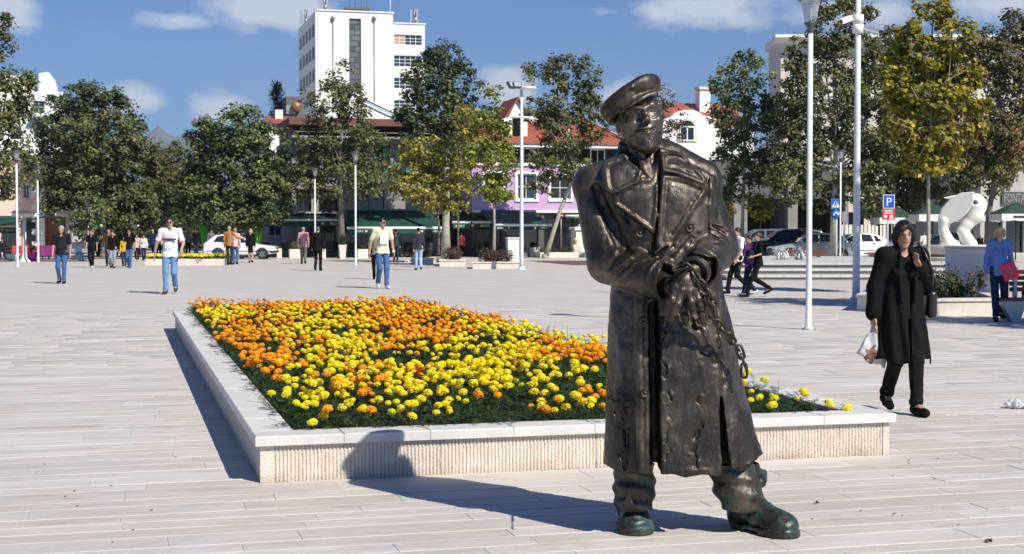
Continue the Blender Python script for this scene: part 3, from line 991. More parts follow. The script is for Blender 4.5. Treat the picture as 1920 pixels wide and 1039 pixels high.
# --- the white tower block
def build_tower():
    f = Face(597, 228)
    r = bld('tower_block', f, 'tall white tower block with a dark glazed stair strip and rooftop antennas')
    X1, X2 = f.x(738), f.x(798)
    H1, H2 = f.z(597, 20), f.z(770, 45)
    DP = 21.0
    st = (f.x(656), f.x(678), f.z(667, 262), f.z(667, 35))
    mb = MB(); wall_panel(mb, 0, X1, 0, H1, [st], 0, .35, DP)
    # side wall to the left with its window openings
    cols = 5
    side = []
    hs = [H1 - 3.4 - i * 3.35 for i in range(8)]
    for h in hs:
        if h < 3: continue
        for k in range(cols):
            side.append((1.2 + k * 3.95, 1.2 + k * 3.95 + 2.7, h - .2, h + 1.75))
    smb = MB(); wall_panel(smb, 0, DP, 0, H1, side, 0, .3, .3)
    MS = Matrix.Translation((-.33, DP, 0)) @ Matrix.Rotation(-math.pi / 2, 4, 'Z')
    mb.build('wall', WHITE, r)
    sw = smb.build('wall', WHITE, r); sw.matrix_local = MS
    sw['label'] = 'side wall with rows of windows'
    for (a, b, c, d) in side:
        if c > f.z(580, 300): window(r, a, b, c, d, 0, 2, 1, DFRAME, DGLASS, .28, .06, M=MS)
    wing = []
    for (ya, yb) in [(65, 84), (104, 125), (146, 166), (188, 207), (230, 248), (271, 290)]:
        wing.append((f.x(738.5), f.x(792), f.z(765, yb), f.z(765, ya)))
    wing = [(a + .12, b, c, d) for a, b, c, d in wing]
    mb = MB(); wall_panel(mb, X1 + .002, X2, 0, H2, wing, .25, .25, DP - 1); mb.build('wing_wall', WHITE, r)
    tan = mat('tan_blind', (.50, .33, .22), .8)
    for i, (a, b, c, d) in enumerate(wing):
        window(r, a, b, c, d, .25, 5, 3, WFRAME, [tan, tan, GLASS, GLASS, GLASS] if i == 0 else GLASS, .22, .07, .07)
    # stair strip: glass blocks in staggered panels
    s = MB(); s.box(st[0], st[1], .30, .34, st[2], st[3]); sp = s.build('stair_glazing', mat('stair_back', (.05, .05, .055), .6), r)
    n = 22; hgt = (st[3] - st[2]) / n; gm = mat('glass_block', (.13, .14, .15), .25, var=.35)
    for j in range(n):
        cut = (.5 if j % 3 else .22, .5 if j % 3 == 1 else .78)[j % 2]
        for (a, b) in ((0, cut), (cut, 1)):
            p = MB(); w = st[1] - st[0]; p.box(st[0] + a * w + .05, st[0] + b * w - .05, .26, .3, st[2] + j * hgt + .05, st[2] + (j + 1) * hgt - .06)
            p.build('pane', gm, sp)
    for px in (626, 703):
        mb = MB(); x = f.x(px); mb.tube([(x, -.12, 6), (x, -.12, f.z(px, 33))], .07, 6); mb.lathe([(.05, 0), (.3, .1), (.3, .5), (.1, .6)], x, -.25, 8, Matrix.Translation((0, 0, f.z(px, 38)))); mb.build('downpipe', METAL, r)
    mb = MB(); mb.box(-.15, X1 + .15, -.15, DP, H1, H1 + .22); mb.build('roof_edge', WHITE, r)
    mb = MB(); mb.box(X1 + .17, X2 + .1, .12, DP - 1, H2, H2 + .2); mb.build('roof_edge', WHITE, r)
    # plant on the roof
    mb = MB(); a, b = f.x(654), f.x(700); z0, z1 = H1 + .22, f.z(677, 10)
    mb.box(a, b, 2, 5, z1 - .35, z1); mb.box(a + .1, a + .4, 2.2, 2.5, z0, z1 - .35); mb.box(b - .4, b - .1, 2.2, 2.5, z0, z1 - .35); mb.box(a + 1, b - 1, 3, 4.6, z0, z1 - .5)
    for k in (0.2, .42, .66, .9): mb.tube([(a + (b - a) * k, 3, z1), (a + (b - a) * k, 3, z1 + 1.8)], .04, 5)
    mb.build('roof_plant', mat('plant_box', (.10, .10, .11), .6), r)
    def antenna(px, ytop, ybase, y):
        mb = MB(); x = f.x(px, y); z0 = f.z(px, ybase, y); z1 = f.z(px, ytop, y)
        mb.tube([(x, y, z0), (x, y, z1)], .09, 6)
        for dx, dy in ((-.55, 0), (.35, -.3), (.1, .35)):
            mb.box(x + dx - .16, x + dx + .16, y + dy - .1, y + dy + .1, z1 - 2.2, z1 - .1)
        mb.tube([(x - .55, y, z1 - 1), (x + .4, y, z1 - 1)], .05, 5)
        mb.lathe([(.0, 0), (.35, .05), (.35, .12), (0, .14)], 0, 0, 10, Matrix.Translation((x + .1, y - .35, z0 + .7)) @ Matrix.Rotation(math.pi / 2, 4, 'X'))
        mb.build('antenna', METAL, r)
    antenna(574, 18, 48, 14); antenna(610, -6, 22, 3); antenna(778, 16, 46, 2)
    mb = MB(); x = f.x(735); mb.tube([(x, 1, H1), (x, 1, f.z(735, -12))], .07, 6); mb.build('mast', WFRAME, r)

build_tower()

# --- low white gabled house in front of the tower, and the small roofs beside the pine
def build_small_roofs():
    f = Face(600, 150)
    r = bld('gabled_house', f, 'white gabled house with pale roof pipe in front of the tower block')
    x0, x1, xm = f.x(600), f.x(770), f.x(664)
    ze, zp = f.z(690, 226), f.z(664, 178)
    mb = MB(); mb.prism([(x0, 0), (x1, 0), (x1, ze), (xm, zp), (x0, ze)], 0, 9); mb.build('wall', WHITE, r)
    mb = MB()
    for (a, b) in (((x0 - .3, ze - .12), (xm, zp + .1)), ((xm, zp + .1), (x1 + .3, ze - .12))):
        mb.prism([a, b, (b[0], b[1] + .14), (a[0], a[1] + .14)], -.2, 9.2)
    mb.build('roof', WFRAME, r)
    mb = MB(); mb.tube([(xm + .4, -.26, zp - .35), (x1, -.26, ze - .2)], .07, 6); mb.build('pipe', mat('pale_blue_pipe', (.45, .6, .75), .5), r)
    f = Face(515, 118)
    r = bld('small_tiled_house', f, 'low white house with red tile strip and white chimney beside the pine')
    a, b = f.x(505), f.x(562); z0, z1 = f.z(535, 232), f.z(535, 219)
    mb = MB(); mb.box(a, b, 0, 6, 0, z0 - .12); mb.build('wall', WHITE, r)
    mb = roof_tiles(r, a - .15, b + .15, -.2, z0, 3.0, z1 + .25, TILE); mb.build('roof', TILE, r)
    mb = MB(); x = f.x(524, 2); mb.box(x - .3, x + .3, 1.8, 2.4, z0, f.z(524, 206, 2)); mb.build('chimney', WHITE, r)
    f = Face(538, 135)
    r = bld('grey_plant_room', f, 'dark grey rooftop plant room with a round copper drum')
    a, b = f.x(538), f.x(572); z1 = f.z(550, 181)
    mb = MB(); mb.box(a, b, 0, 5, 0, z1); mb.build('wall', mat('dark_grey_panel', (.12, .12, .125), .7, noise=.1, nscale=1), r)
    mb = MB(); mb.lathe([(.0, -.3), (.42, -.3), (.46, 0), (.42, .3), (0, .3)], 0, 0, 16, Matrix.Translation((f.x(556), -.35, f.z(556, 201))) @ Matrix.Rotation(math.pi / 2, 4, 'X')); mb.build('drum', mat('copper_drum', (.30, .13, .08), .5, .3), r)
    mb = MB(); mb.box(f.x(546) - .4, f.x(546) + .4, -.15, 0, f.z(546, 214), f.z(546, 198)); mb.build('vent_box', METAL, r)

build_small_roofs()

# --- centre building behind the plane tree
def build_centre():
    f = Face(495, 90.5)
    r = bld('cafe_building', f, 'low grey building with brown roof fascia and big dark windows behind the plane tree')
    x0, x1 = f.x(548), f.x(884)
    H = f.z(700, 262)
    op = []
    zf, zt = f.z(640, 397), f.z(640, 356)
    for (a, b) in [(556, 584), (598, 634), (664, 721), (760, 800), (816, 846), (856, 878)]: op.append((f.x(a), f.x(b), zf, zt))
    zu0, zu1 = f.z(700, 335), f.z(700, 270)
    up = [(f.x(a), f.x(b), zu0, zu1) for a, b in [(560, 600), (606, 640), (646, 690), (696, 732), (738, 776), (790, 826), (834, 874)]]
    sh = [(f.x(a), f.x(b), .25, 2.55) for a, b in [(552, 630), (636, 720), (726, 812), (818, 880)]]
    mb = MB(); wall_panel(mb, x0, x1, 0, H, op + up + sh, 0, .3, 9); mb.build('wall', CAFEW, r)
    for a, b, c, d in op: window(r, a, b, c, d, 0, 2, 1, DFRAME, DGLASS, .26, .05)
    for i, (a, b, c, d) in enumerate(up): window(r, a, b, c, d, 0, 3, 2, WFRAME if i in (2, 5) else DFRAME, [TEAL, GLASS, TEAL] if i in (3, 4) else GLASS, .26, .06)
    for a, b, c, d in sh: window(r, a, b, c, d, 0, 4, 1, DFRAME, DGLASS, .28, .07)
    z0, z1 = f.z(700, 239), f.z(700, 226)
    mb = MB(); mb.box(x0 - .3, x1 + .1, -1.3, 8, z0, z1); mb.build('roof_fascia', BROWN, r)
    mb = MB(); mb.box(x0 + .1, x1 - .1, .8, 8, H, z0); mb.build('set_back_storey', BROWN, r)
    for k in range(13):
        x = x0 + (x1 - x0) * k / 12; mb = MB(); mb.box(x - .05, x + .05, -.95, -.85, H, z0); mb.build('terrace_post', DFRAME, r)
    mb = MB(); zr = H + .75
    mb.box(x0, x1, -.94, -.88, zr, zr + .05); mb.box(x0, x1, -.94, -.88, H + .35, H + .39); mb.build('terrace_rail', WFRAME, r)
    mb = MB(); mb.box(x0 - .1, x1, -1.05, 0, H, H + .12); mb.build('terrace_slab', CONC, r)
    mb = MB(); mb.box(x0 - .1, x1 + .1, -.25, 0, f.z(700, 401), f.z(700, 397.5)); mb.build('string_course', CONC, r)
    # pale sloping roof glimpsed to the left
    f2 = Face(440, 97)
    q = bld('beige_house', f2, 'beige house with a shallow sloping roof seen under the big tree beside the cafe awning')
    a, b = f2.x(486), f2.x(548)
    mb = MB(); mb.prism([(a, 0), (b, 0), (b, f2.z(545, 345)), (a, f2.z(500, 330))], 0, 8); mb.build('wall', CREAM, q)
    window(q, a + .5, a + 1.5, 1.2, 2.4, -.16, 2, 1, WFRAME, GLASS, .14)

build_centre()

# --- purple building with the red hipped roof
def build_purple():
    f = Face(878, 91)
    r = bld('purple_building', f, 'purple two storey building with white window frames, dark glazed gallery and red hipped roof')
    x0, x1 = f.x(884.5), f.x(1168)
    zb, zt = 0, f.z(1000, 311)
    win = [(f.x(908), f.x(943), f.z(925, 374), f.z(925, 324)), (f.x(970), f.x(1005), f.z(985, 374), f.z(985, 326)), (f.x(1032), f.x(1070), f.z(1050, 374), f.z(1050, 330)), (f.x(1096), f.x(1132), f.z(1110, 374), f.z(1110, 330))]
    shop = [(f.x(892), f.x(940), .2, 2.5), (f.x(950), f.x(1010), .2, 2.5), (f.x(1020), f.x(1075), .2, 2.5), (f.x(1090), f.x(1150), .2, 2.5)]
    zm = f.z(1000, 399); mb = MB(); wall_panel(mb, x0, x1, zm, zt, win, 0, .22, 9); mb.build('wall', PURPLE, r)
    mb = MB(); wall_panel(mb, x0 + .002, x1 - .002, zb, zm - .002, shop, 0, .22, 9); mb.build('shop_wall', SHADE_CONC, r)  # ground floor wall coloured dark for the shade below the awnings
    for a, b, c, d in win:
        window(r, a, b, c, d, 0, 2, 2, WFRAME, GLASS, .18, .08)
        mb = MB(); w = .14
        mb.box(a - w, a, -.04, 0, c, d); mb.box(b, b + w, -.04, 0, c, d); mb.box(a - w, b + w, -.04, 0, d, d + w); mb.box(a - w, b + w, -.09, 0, c - w, c); mb.build('window_surround', WFRAME, r)
    for a, b, c, d in shop: window(r, a, b, c, d, 0, 3, 1, DFRAME, DGLASS, .2, .07)
    mb = MB(); mb.box(x0, x1, -.16, 0, f.z(1000, 399), f.z(1000, 394)); mb.build('string_course', WFRAME, r)
    # glazed gallery
    g0, g1 = zt + .12, f.z(1000, 277)
    mb = MB(); mb.box(x0 - .05, x1 + .05, -.12, 9, zt, g0); mb.build('gallery_sill', WFRAME, r)
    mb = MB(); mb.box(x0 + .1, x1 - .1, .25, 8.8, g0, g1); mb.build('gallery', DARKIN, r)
    n = 9
    for k in range(n):
        a, b = x0 + (x1 - x0) * k / n, x0 + (x1 - x0) * (k + 1) / n
        window(r, a + .05, b - .05, g0 + .02, g1 - .02, 0, 2, 1, WFRAME if k % 2 else DFRAME, DGLASS, .2, .06)
    ze = f.z(1000, 271)
    mb = MB(); mb.box(x0 - .5, x1 + .5, -.7, 9.5, g1, ze); mb.build('eaves', WFRAME, r)
    zr = f.z(1060, 218, 4)
    tm = roof_tiles(r, x0 - .6, x1 + .6, -.8, ze, 4.2, zr, TILE, hipL=0, hipR=2.2); tm.build('roof', TILE, r)
    mb = MB(); mb.add([(x1 + .6, -.8, ze), (x1 + .6, 9.4, ze), (x1 - 1.6, 4.2, zr)], [(0, 1, 2)]); mb.add([(x0 - .6, 9.4, ze), (x1 + .6, 9.4, ze), (x1 - 1.6, 4.2, zr), (x0 - .6, 4.2, zr)], [(1, 0, 3, 2)]); mb.build('roof', TILE, r)
    mb = MB(); mb.tube([(x1 + .6, -.8, ze + .06), (x1 - 1.6, 4.2, zr + .06)], .09, 6); mb.build('hip_ridge', mat('ridge_mortar', (.6, .42, .36), .8), r)
    # dormer with its white gable
    a, b = f.x(952, .4), f.x(989, .4); zc = f.z(970, 222, .4); zp = f.z(966, 186, .4)
    mb = MB(); mb.prism([(a, ze + .3), (b, ze + .3), (b, zc), ((a + b) / 2, zp), (a, zc)], .4, 3.6); dm = mb.build('dormer', WFRAME, r)
    mb = MB(); m_ = (a + b) / 2
    mb.prism([(a - .25, zc - .12), (m_, zp), (m_, zp + .14), (a - .25, zc + .02)], .15, 3.8); mb.prism([(m_, zp), (b + .25, zc - .12), (b + .25, zc + .02), (m_, zp + .14)], .15, 3.8); mb.build('dormer_roof', TILE, dm)
    mb = MB(); mb.box(a + .3, b - .3, .37, .4, ze + .5, zc + .1); mb.build('dormer_window', DGLASS, dm)

build_purple()

# --- house with the curved white gable
def build_curved_gable():
    f = Face(1168, 101)
    r = bld('curved_gable_house', f, 'white house with curved baroque gable, arched window and red tiled roof behind the statue')
    x0, x1 = f.x(1172), f.x(1342)
    zs = f.z(1290, 222)
    def g(px, py): return f.at(px, py)
    prof = [(x0, 0), (x1, 0), (x1, zs)]
    for px, py in [(1334, 219), (1322, 218), (1314, 213), (1306, 208), (1296, 206), (1284, 206), (1273, 209), (1264, 214), (1258, 220), (1245, 223), (1235, 224), (1228, 229)]: prof.append(g(px, py))
    prof += [(f.x(1226), f.z(1226, 236)), (x0, f.z(1200, 236))]
    mb = MB(); mb.prism(prof, 0, .5); mb.build('wall', WHITE, r)
    # arched window, set proud on a dark recess with stone surround
    a, b, c, d = f.x(1273), f.x(1301), f.z(1287, 264), f.z(1287, 238)
    def arch(x0, x1, z0, zsp, top, n=10):
        m = (x0 + x1) / 2; rx = (x1 - x0) / 2
        return [(x0, z0), (x1, z0), (x1, zsp)] + [(m + rx * math.cos(t), zsp + (top - zsp) * math.sin(t)) for t in np.linspace(0, math.pi, n)[1:-1]] + [(x0, zsp)]
    top = f.z(1287, 226)
    mb = MB(); mb.prism(arch(a - .16, b + .16, c - .1, d, top + .16), -.05, 0); mb.build('window_surround', CREAM, r)
    mb = MB(); mb.prism(arch(a, b, c, d, top), -.055, -.02); w = mb.build('window', DGLASS, r)
    mb = MB(); m = (a + b) / 2
    for x in (a + .04, m, b - .04): mb.box(x - .04, x + .04, -.10, -.057, c, d)
    mb.box(a, b, -.102, -.057, d - .05, d + .05); mb.box(a, b, -.102, -.057, c, c + .07); mb.build('frame', WFRAME, w)
    tm = roof_tiles(r, x0, x1 + 3, .5, zs - .55, 4.5, f.z(1290, 194, 4.5), TILE); tm.build('roof', TILE, r)
    mb = MB(); mb.box(x0, x1 + 3, .52, 8, 0, zs - .6); mb.build('wall', WHITE, r)
    mb = MB(); p, q = f.x(1311, 3), f.x(1331, 3); z0, z1 = f.z(1320, 200, 3), f.z(1320, 172, 3)
    mb.box(p, q, 3, 3.8, z0 - .6, z1); ch = mb.build('chimney', WFRAME, r)
    mb = MB(); mb.box(p + .06, q - .06, 3.06, 3.74, z1, z1 + .16); mb.box(p - .05, q + .05, 2.95, 3.85, z1 + .16, z1 + .34); mb.build('chimney_cap', CREAM, ch)
    sh = [(f.x(1190), f.x(1225)), (f.x(1240), f.x(1290)), (f.x(1300), f.x(1335))]
    for a, b in sh: window(r, a, b, .2, 2.6, -.2, 2, 1, DFRAME, DGLASS, .18)

build_curved_gable()

# --- arcade and the big corniced building on the right
def build_right():
    f = Face(1338, 100)
    r = bld('arcade_building', f, 'grey concrete building with tall dark arcade openings between square piers')
    x0, x1 = f.x(1342), f.x(1586)
    H = f.z(1450, 300)
    op = [(f.x(a), f.x(b), 0, f.z(1450, 372)) for a, b in [(1352, 1368), (1400, 1470), (1494, 1578)]]
    mb = MB(); wall_panel(mb, x0, x1, 0, H, op, 0, 2.2, 7); mb.build('wall', SHADE_CONC, r)
    mb = MB()
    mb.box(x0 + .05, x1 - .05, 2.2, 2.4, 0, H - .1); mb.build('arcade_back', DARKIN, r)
    for a, b in [(1372, 1397), (1473, 1491), (1580, 1586)]:
        mb = MB(); mb.bbox(f.x(a), f.x(b), -.35, -.003, 0, H - .4, .02); mb.build('pier', mat('pier_stone', (.22, .22, .21), .85, noise=.15, nscale=1) if 'pier_stone' not in bpy.data.materials else bpy.data.materials['pier_stone'], r)
    mb = MB(); p = f.x(1358); rr = .75; zc = f.z(1358, 425)
    mb.prism([(p - rr, 0), (p + rr, 0), (p + rr, zc)] + [(p + rr * math.cos(t), zc + rr * math.sin(t)) for t in np.linspace(0, math.pi, 9)[1:-1]] + [(p - rr, zc)], -.03, -.004); mb.build('arched_door', DARKIN, r)
    f = Face(1470, 112, 0.0)
    r = bld('corniced_building', f, 'large pale four storey building with a heavy cornice behind the trees')
    x0, x1 = f.x(1462), f.x(2060)
    H = f.z(1750, 82)
    win = []
    for (ya, yb) in [(118, 165), (196, 240), (262, 305), (330, 372)]:
        for k in range(14):
            px = 1478 + k * 42
            win.append((f.x(px), f.x(px + 20), f.z(1750, yb), f.z(1750, ya)))
    shop = [(f.x(1450 + k * 62), f.x(1496 + k * 62), .2, 2.9) for k in range(9)]
    mb = MB(); wall_panel(mb, x0, x1, 0, H, win + shop, 0, .25, 5); mb.build('wall', CREAM, r)
    for i, (a, b, c, d) in enumerate(win): window(r, a, b, c, d, 0, 2, 2, WFRAME, GLASS, .2, .07)
    for a, b, c, d in shop: window(r, a, b, c, d, 0, 3, 1, DFRAME, DGLASS, .22, .07)
    zc = f.z(1750, 68)
    mb = MB(); mb.prism([(0, H), (0, zc), (-1.1, zc), (-1.1, zc - .22), (-.7, zc - .35), (-.4, H + .15), (-.12, H)], x0 - .6, x1, 'x'); mb.build('cornice', WHITE, r)
    mb = MB(); mb.box(x0 - .3, x1, .01, 5, H, zc); mb.build('parapet', WHITE, r)
    for py in (182, 250, 318): mb = MB(); mb.box(x0, x1, -.18, -.003, f.z(1750, py + 4), f.z(1750, py - 3)); mb.build('string_course', WHITE, r)
    # lower red roof with the cafe in front of it
    f = Face(1838, 92)
    r = bld('fountain_cafe', f, 'low cafe building with rusty tiled roof and grey name board behind the sculpture')
    x0, x1 = f.x(1838), f.x(2010)
    ze = f.z(1900, 300)
    shop = [(f.x(1846 + k * 40), f.x(1880 + k * 40), .2, 2.7) for k in range(4)]
    mb = MB(); wall_panel(mb, x0, x1, 0, ze, shop, 0, .3, 8); mb.build('wall', GREYW, r)
    for a, b, c, d in shop: window(r, a, b, c, d, 0, 2, 1, DFRAME, DGLASS, .25, .06)
    tm = roof_tiles(r, x0 - .4, x1, -.6, ze, 4.5, f.z(1900, 232, 4.5), TILE, hipL=1.2); tm.build('roof', TILE, r)
    a, b, c, d = f.x(1876), f.x(1932), f.z(1900, 384), f.z(1900, 360)
    mb = MB(); mb.box(a, b, -.14, -.03, c, d); sgn = mb.build('name_board', mat('grey_board', (.07, .075, .08), .6), r)
    text_part('lettering', 'FONTANA', f.z(1900, 363) - f.z(1900, 379), mat('grey_letters', (.26, .265, .265), .6), sgn, (f.x(1878.5), -.145, f.z(1900, 379)), (math.pi / 2, 0, 0), depth=.02, squeeze=.60)

def text_part(name, body, size, m, parent, loc, rot, depth=.006, align='LEFT', squeeze=1.0):
    """Lettering as its own mesh; size is the height of a capital."""
    cu = bpy.data.curves.new(name, 'FONT'); cu.body = body; cu.size = size / .70; cu.extrude = depth; cu.align_x = align; cu.resolution_u = 2
    t = bpy.data.objects.new(name, cu); COL.objects.link(t)
    dg = bpy.context.evaluated_depsgraph_get()
    me = bpy.data.meshes.new_from_object(t.evaluated_get(dg)); me.name = name
    bpy.data.objects.remove(t); bpy.data.curves.remove(cu)
    me.materials.clear(); me.materials.append(m)
    o = link_mesh(name, me, parent, loc, rot); o.scale = (squeeze, 1, 1)
    return o

build_right()

# --- left side: white flats, pink corner house
def build_left():
    f = Face(35, 150, TH)
    r = bld('white_flats', f, 'white block of flats with a curved parapet and a double window behind the trees')
    x0, x1 = f.x(-40), f.x(122)
    H = f.z(80, 172)
    win = [(f.x(64), f.x(86), f.z(75, 213), f.z(75, 189)), (f.x(20), f.x(42), f.z(30, 213), f.z(30, 189)), (f.x(64), f.x(86), f.z(75, 262), f.z(75, 238)), (f.x(20), f.x(42), f.z(30, 262), f.z(30, 238)), (f.x(98), f.x(114), f.z(105, 262), f.z(105, 238))]
    mb = MB(); wall_panel(mb, x0, x1, 0, H, win, 0, .2, 10); mb.build('wall', WHITE, r)
    for a, b, c, d in win: window(r, a, b, c, d, 0, 2, 2, WFRAME, GLASS, .18, .06)
    pts = [f.at(px, py) for px, py in [(72, 172), (105, 172), (105, 166), (103, 150), (97, 142), (92, 135), (84, 134), (72, 137)]]
    mb = MB(); mb.prism(pts, .5, 6); mb.build('stair_tower', WHITE, r)
    mb = MB(); mb.box(x0, f.x(66), 1.5, 6, H, f.z(30, 138)); mb.build('set_back_storey', WHITE, r)
    mb = MB(); mb.box(f.x(60), f.x(100), -1.0, 0, f.z(75, 222), f.z(75, 219)); mb.build('balcony', CONC, r)
    f = Face(-60, 100, TH)
    r = bld('pink_corner_house', f, 'pale pink corner house with white quoins above the green awnings')
    x0, x1 = f.x(-60), f.x(82)
    H = f.z(40, 300)
    win = [(f.x(25), f.x(33), f.z(30, 402), f.z(30, 394)), (f.x(4), f.x(16), f.z(10, 372), f.z(10, 345)), (f.x(44), f.x(56), f.z(50, 372), f.z(50, 345))]
    shop = [(f.x(-30), f.x(-4), .2, 2.4), (f.x(2), f.x(34), .2, 2.4), (f.x(40), f.x(72), .2, 2.4)]
    mb = MB(); wall_panel(mb, x0, x1, 0, H, win + shop, 0, .25, 9); mb.build('wall', PINKW, r)
    for a, b, c, d in win: window(r, a, b, c, d, 0, 2, 1, WFRAME, GLASS, .2, .05)
    for a, b, c, d in shop: window(r, a, b, c, d, 0, 3, 1, DFRAME, DGLASS, .22, .06)
    nq = int(H / .42)
    for k in range(nq):
        mb = MB(); w = .75 if k % 2 else .5; mb.bbox(x1 - w, x1 + .05, -.06, .5, k * .42 + .01, k * .42 + .41, .01); mb.build('quoin', WHITE, r)
    mb = MB(); mb.box(x0 - .2, x1 + .2, -.25, 9, H, H + .3); mb.build('cornice', WHITE, r)
    f = Face(84, 104, TH)
    r = bld('brick_house', f, 'narrow terracotta house with a railed balcony beside the pink corner house')
    x0, x1 = f.x(86), f.x(128)
    H = f.z(100, 322)
    mb = MB(); mb.box(x0, x1, 0, 8, 0, H); mb.build('wall', mat('terracotta', (.42, .22, .13), .8, noise=.12, nscale=1), r)
    mb = MB(); mb.prism([(x0 - .3, H), ((x0 + x1) / 2, H + 1.3), (x1 + .3, H)], -.4, 8); mb.build('roof', mat('slate', (.08, .08, .085), .7), r)
    window(r, x0 + .3, x0 + 1.0, 3.0, 4.2, -.16, 2, 1, WFRAME, GLASS, .14)
    zb = f.z(110, 400)
    mb = MB(); mb.box(x0, x1 + .5, -1.1, 0, zb - .15, zb); bl = mb.build('balcony', CONC, r)
    for k in range(9):
        mb = MB(); x = x0 + (x1 + .4 - x0) * k / 8; mb.box(x - .015, x + .015, -1.06, -1.03, zb, zb + .9); mb.build('baluster', METAL, bl)
    mb = MB(); mb.box(x0, x1 + .45, -1.08, -1.01, zb + .9, zb + .95); mb.build('handrail', METAL, bl)

build_left()

# --- far mountains
def build_hills():
    rnd = random.Random(4)
    V, F = [], []
    n, m = 260, 24
    for i in range(n + 1):
        px = -900 + 3800 * i / n
        base = 258 + 18 * math.sin(px * .006) + 9 * math.sin(px * .021 + 1)
        base -= 40 * math.exp(-((px - 300) / 22) ** 2) + 24 * math.exp(-((px - 350) / 30) ** 2) + 16 * math.exp(-((px - 255) / 60) ** 2)
        base += 4 * math.sin(px * .09) + rnd.uniform(-5, 5)
        hz = PZ(base, 6200)
        for j in range(m + 1):
            t = j / m
            d = 4700 + 1500 * t
            V.append((PX(px, 6200), d, hz * (t ** 1.25) * (1 + rnd.uniform(-.05, .05) * (1 - t) + .05 * math.sin(i * .7 + t * 9) * (1 - t)) - 4))
    for i in range(n):
        for j in range(m):
            a = i * (m + 1) + j; F.append((a, a + m + 1, a + m + 2, a + 1))
    me = np_mesh('mountains', V, F, [mat('mountain', (.10, .105, .12), .95, noise=.3, nscale=.004)], None, True)
    o = link_mesh('mountains', me); o['kind'] = 'structure'
    mb = MB(); mb.add([(-9000, 200, -6), (9000, 200, -6), (9000, 9000, -6), (-9000, 9000, -6)], [(0, 1, 2, 3)]); mb.build('terrain', mat('far_land', (.10, .11, .07), .95, noise=.3, nscale=.01))['kind'] = 'structure'

build_hills()
# ------------------------------------------------------------------ trees
BARK = mat('bark', (.17, .145, .12), .9, noise=.30, nscale=5, bump=.6, bscale=25)
BARKP = mat('plane_bark', (.36, .34, .28), .85, noise=.42, nscale=3.5, bump=.4, bscale=18)
LEAF = {
    'olive': leaf_mat('leaf_olive', (0.063, 0.073, 0.026), (0.183, 0.190, 0.067), 0.3, c3=(0.381, 0.349, 0.135)),
    'brown': leaf_mat('leaf_brown', (0.076, 0.070, 0.027), (0.206, 0.178, 0.067), 0.3, c3=(0.349, 0.270, 0.104)),
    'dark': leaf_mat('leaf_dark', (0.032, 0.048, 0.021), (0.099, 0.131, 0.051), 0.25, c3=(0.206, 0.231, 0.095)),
    'green': leaf_mat('leaf_green', (0.054, 0.076, 0.027), (0.167, 0.210, 0.070), 0.3, c3=(0.365, 0.381, 0.143)),
    'lime': leaf_mat('leaf_lime', (0.091, 0.114, 0.018), (0.312, 0.338, 0.039), 0.34, c3=(0.598, 0.520, 0.078)),
    'yellowgreen': leaf_mat('leaf_yellowgreen', (0.135, 0.135, 0.028), (0.428, 0.381, 0.067), 0.34, c3=(0.793, 0.634, 0.120)),
    'gold': leaf_mat('leaf_gold', (.10, .11, .016), (.40, .34, .035), .42, c3=(.82, .62, .08)),
    'needle': leaf_mat('needle', (.007, .012, .010), (.018, .028, .022), .05),
    'rust': leaf_mat('leaf_rust', (.045, .028, .016), (.12, .070, .035), .2, c3=(.10, .13, .04)),
}

def crown_mesh(name, ells, m, rng, leaf, dens, clump_r, depth=.85, droop=.2, gap=.12):
    """Leaves gathered in clumps through the volume of several ellipsoids (x, y, z, rx, ry, rz in metres)."""
    C, TB = [], []
    for (x, y, z, rx, ry, rz) in ells:
        n = max(8, int(rx * rz * 3.3 / (clump_r ** 2) * 2.1))
        d = rng.normal(size=(n, 3)); d /= np.linalg.norm(d, axis=1)[:, None]
        r = rng.uniform(.30, 1.0, n) ** .5
        c = np.array([x, y, z]) + d * r[:, None] * np.array([rx, ry, rz])
        C.append(c); TB.append(rng.uniform(-.22, .22, n))
    C = np.concatenate(C); TB = np.concatenate(TB)
    keep = rng.random(len(C)) > gap
    C, TB = C[keep], TB[keep]
    area = sum(e[3] * e[5] * 3.14 for e in ells) * .75
    N = int(area * dens * 2.0)
    k = rng.integers(0, len(C), N)
    off = rng.normal(size=(N, 3)); ln = np.linalg.norm(off, axis=1)[:, None]
    off = off / ln * (rng.random(N) ** .5)[:, None] * clump_r * .92 * rng.uniform(.6, 1.25, len(C))[k][:, None]
    off[:, 2] *= .72
    P = C[k] + off
    nrm = off / np.maximum(np.linalg.norm(off, axis=1)[:, None], 1e-6) * .6 + np.array([0, 0, .45]) + (P - P.mean(0)) / (np.abs(P - P.mean(0)).max(0) + .1) * .5 + np.array([.50, -.54, .68]) * .45 + rng.normal(size=(N, 3)) * .55
    nrm /= np.linalg.norm(nrm, axis=1)[:, None]
    t = rng.normal(size=(N, 3)); t[:, 2] -= droop; t -= nrm * (t * nrm).sum(1)[:, None]; t /= np.maximum(np.linalg.norm(t, axis=1)[:, None], 1e-6)
    b = np.cross(nrm, t)
    L_ = leaf * rng.uniform(.6, 1.35, N)[:, None]; W_ = L_ * rng.uniform(.32, .5, N)[:, None]
    fold = nrm * L_ * rng.uniform(-.18, .18, N)[:, None]
    V = np.stack([P - t * L_ * .5, P + b * W_ + fold, P + t * L_ * .5, P - b * W_ + fold], 1).reshape(-1, 3)
    F = np.arange(N * 4).reshape(-1, 4)
    me = np_mesh(name, V, F, [m])
    tint = np.clip(.42 + TB[k] + rng.normal(size=N) * .20, 0, 1)
    set_tint(me, tint)
    return me, C

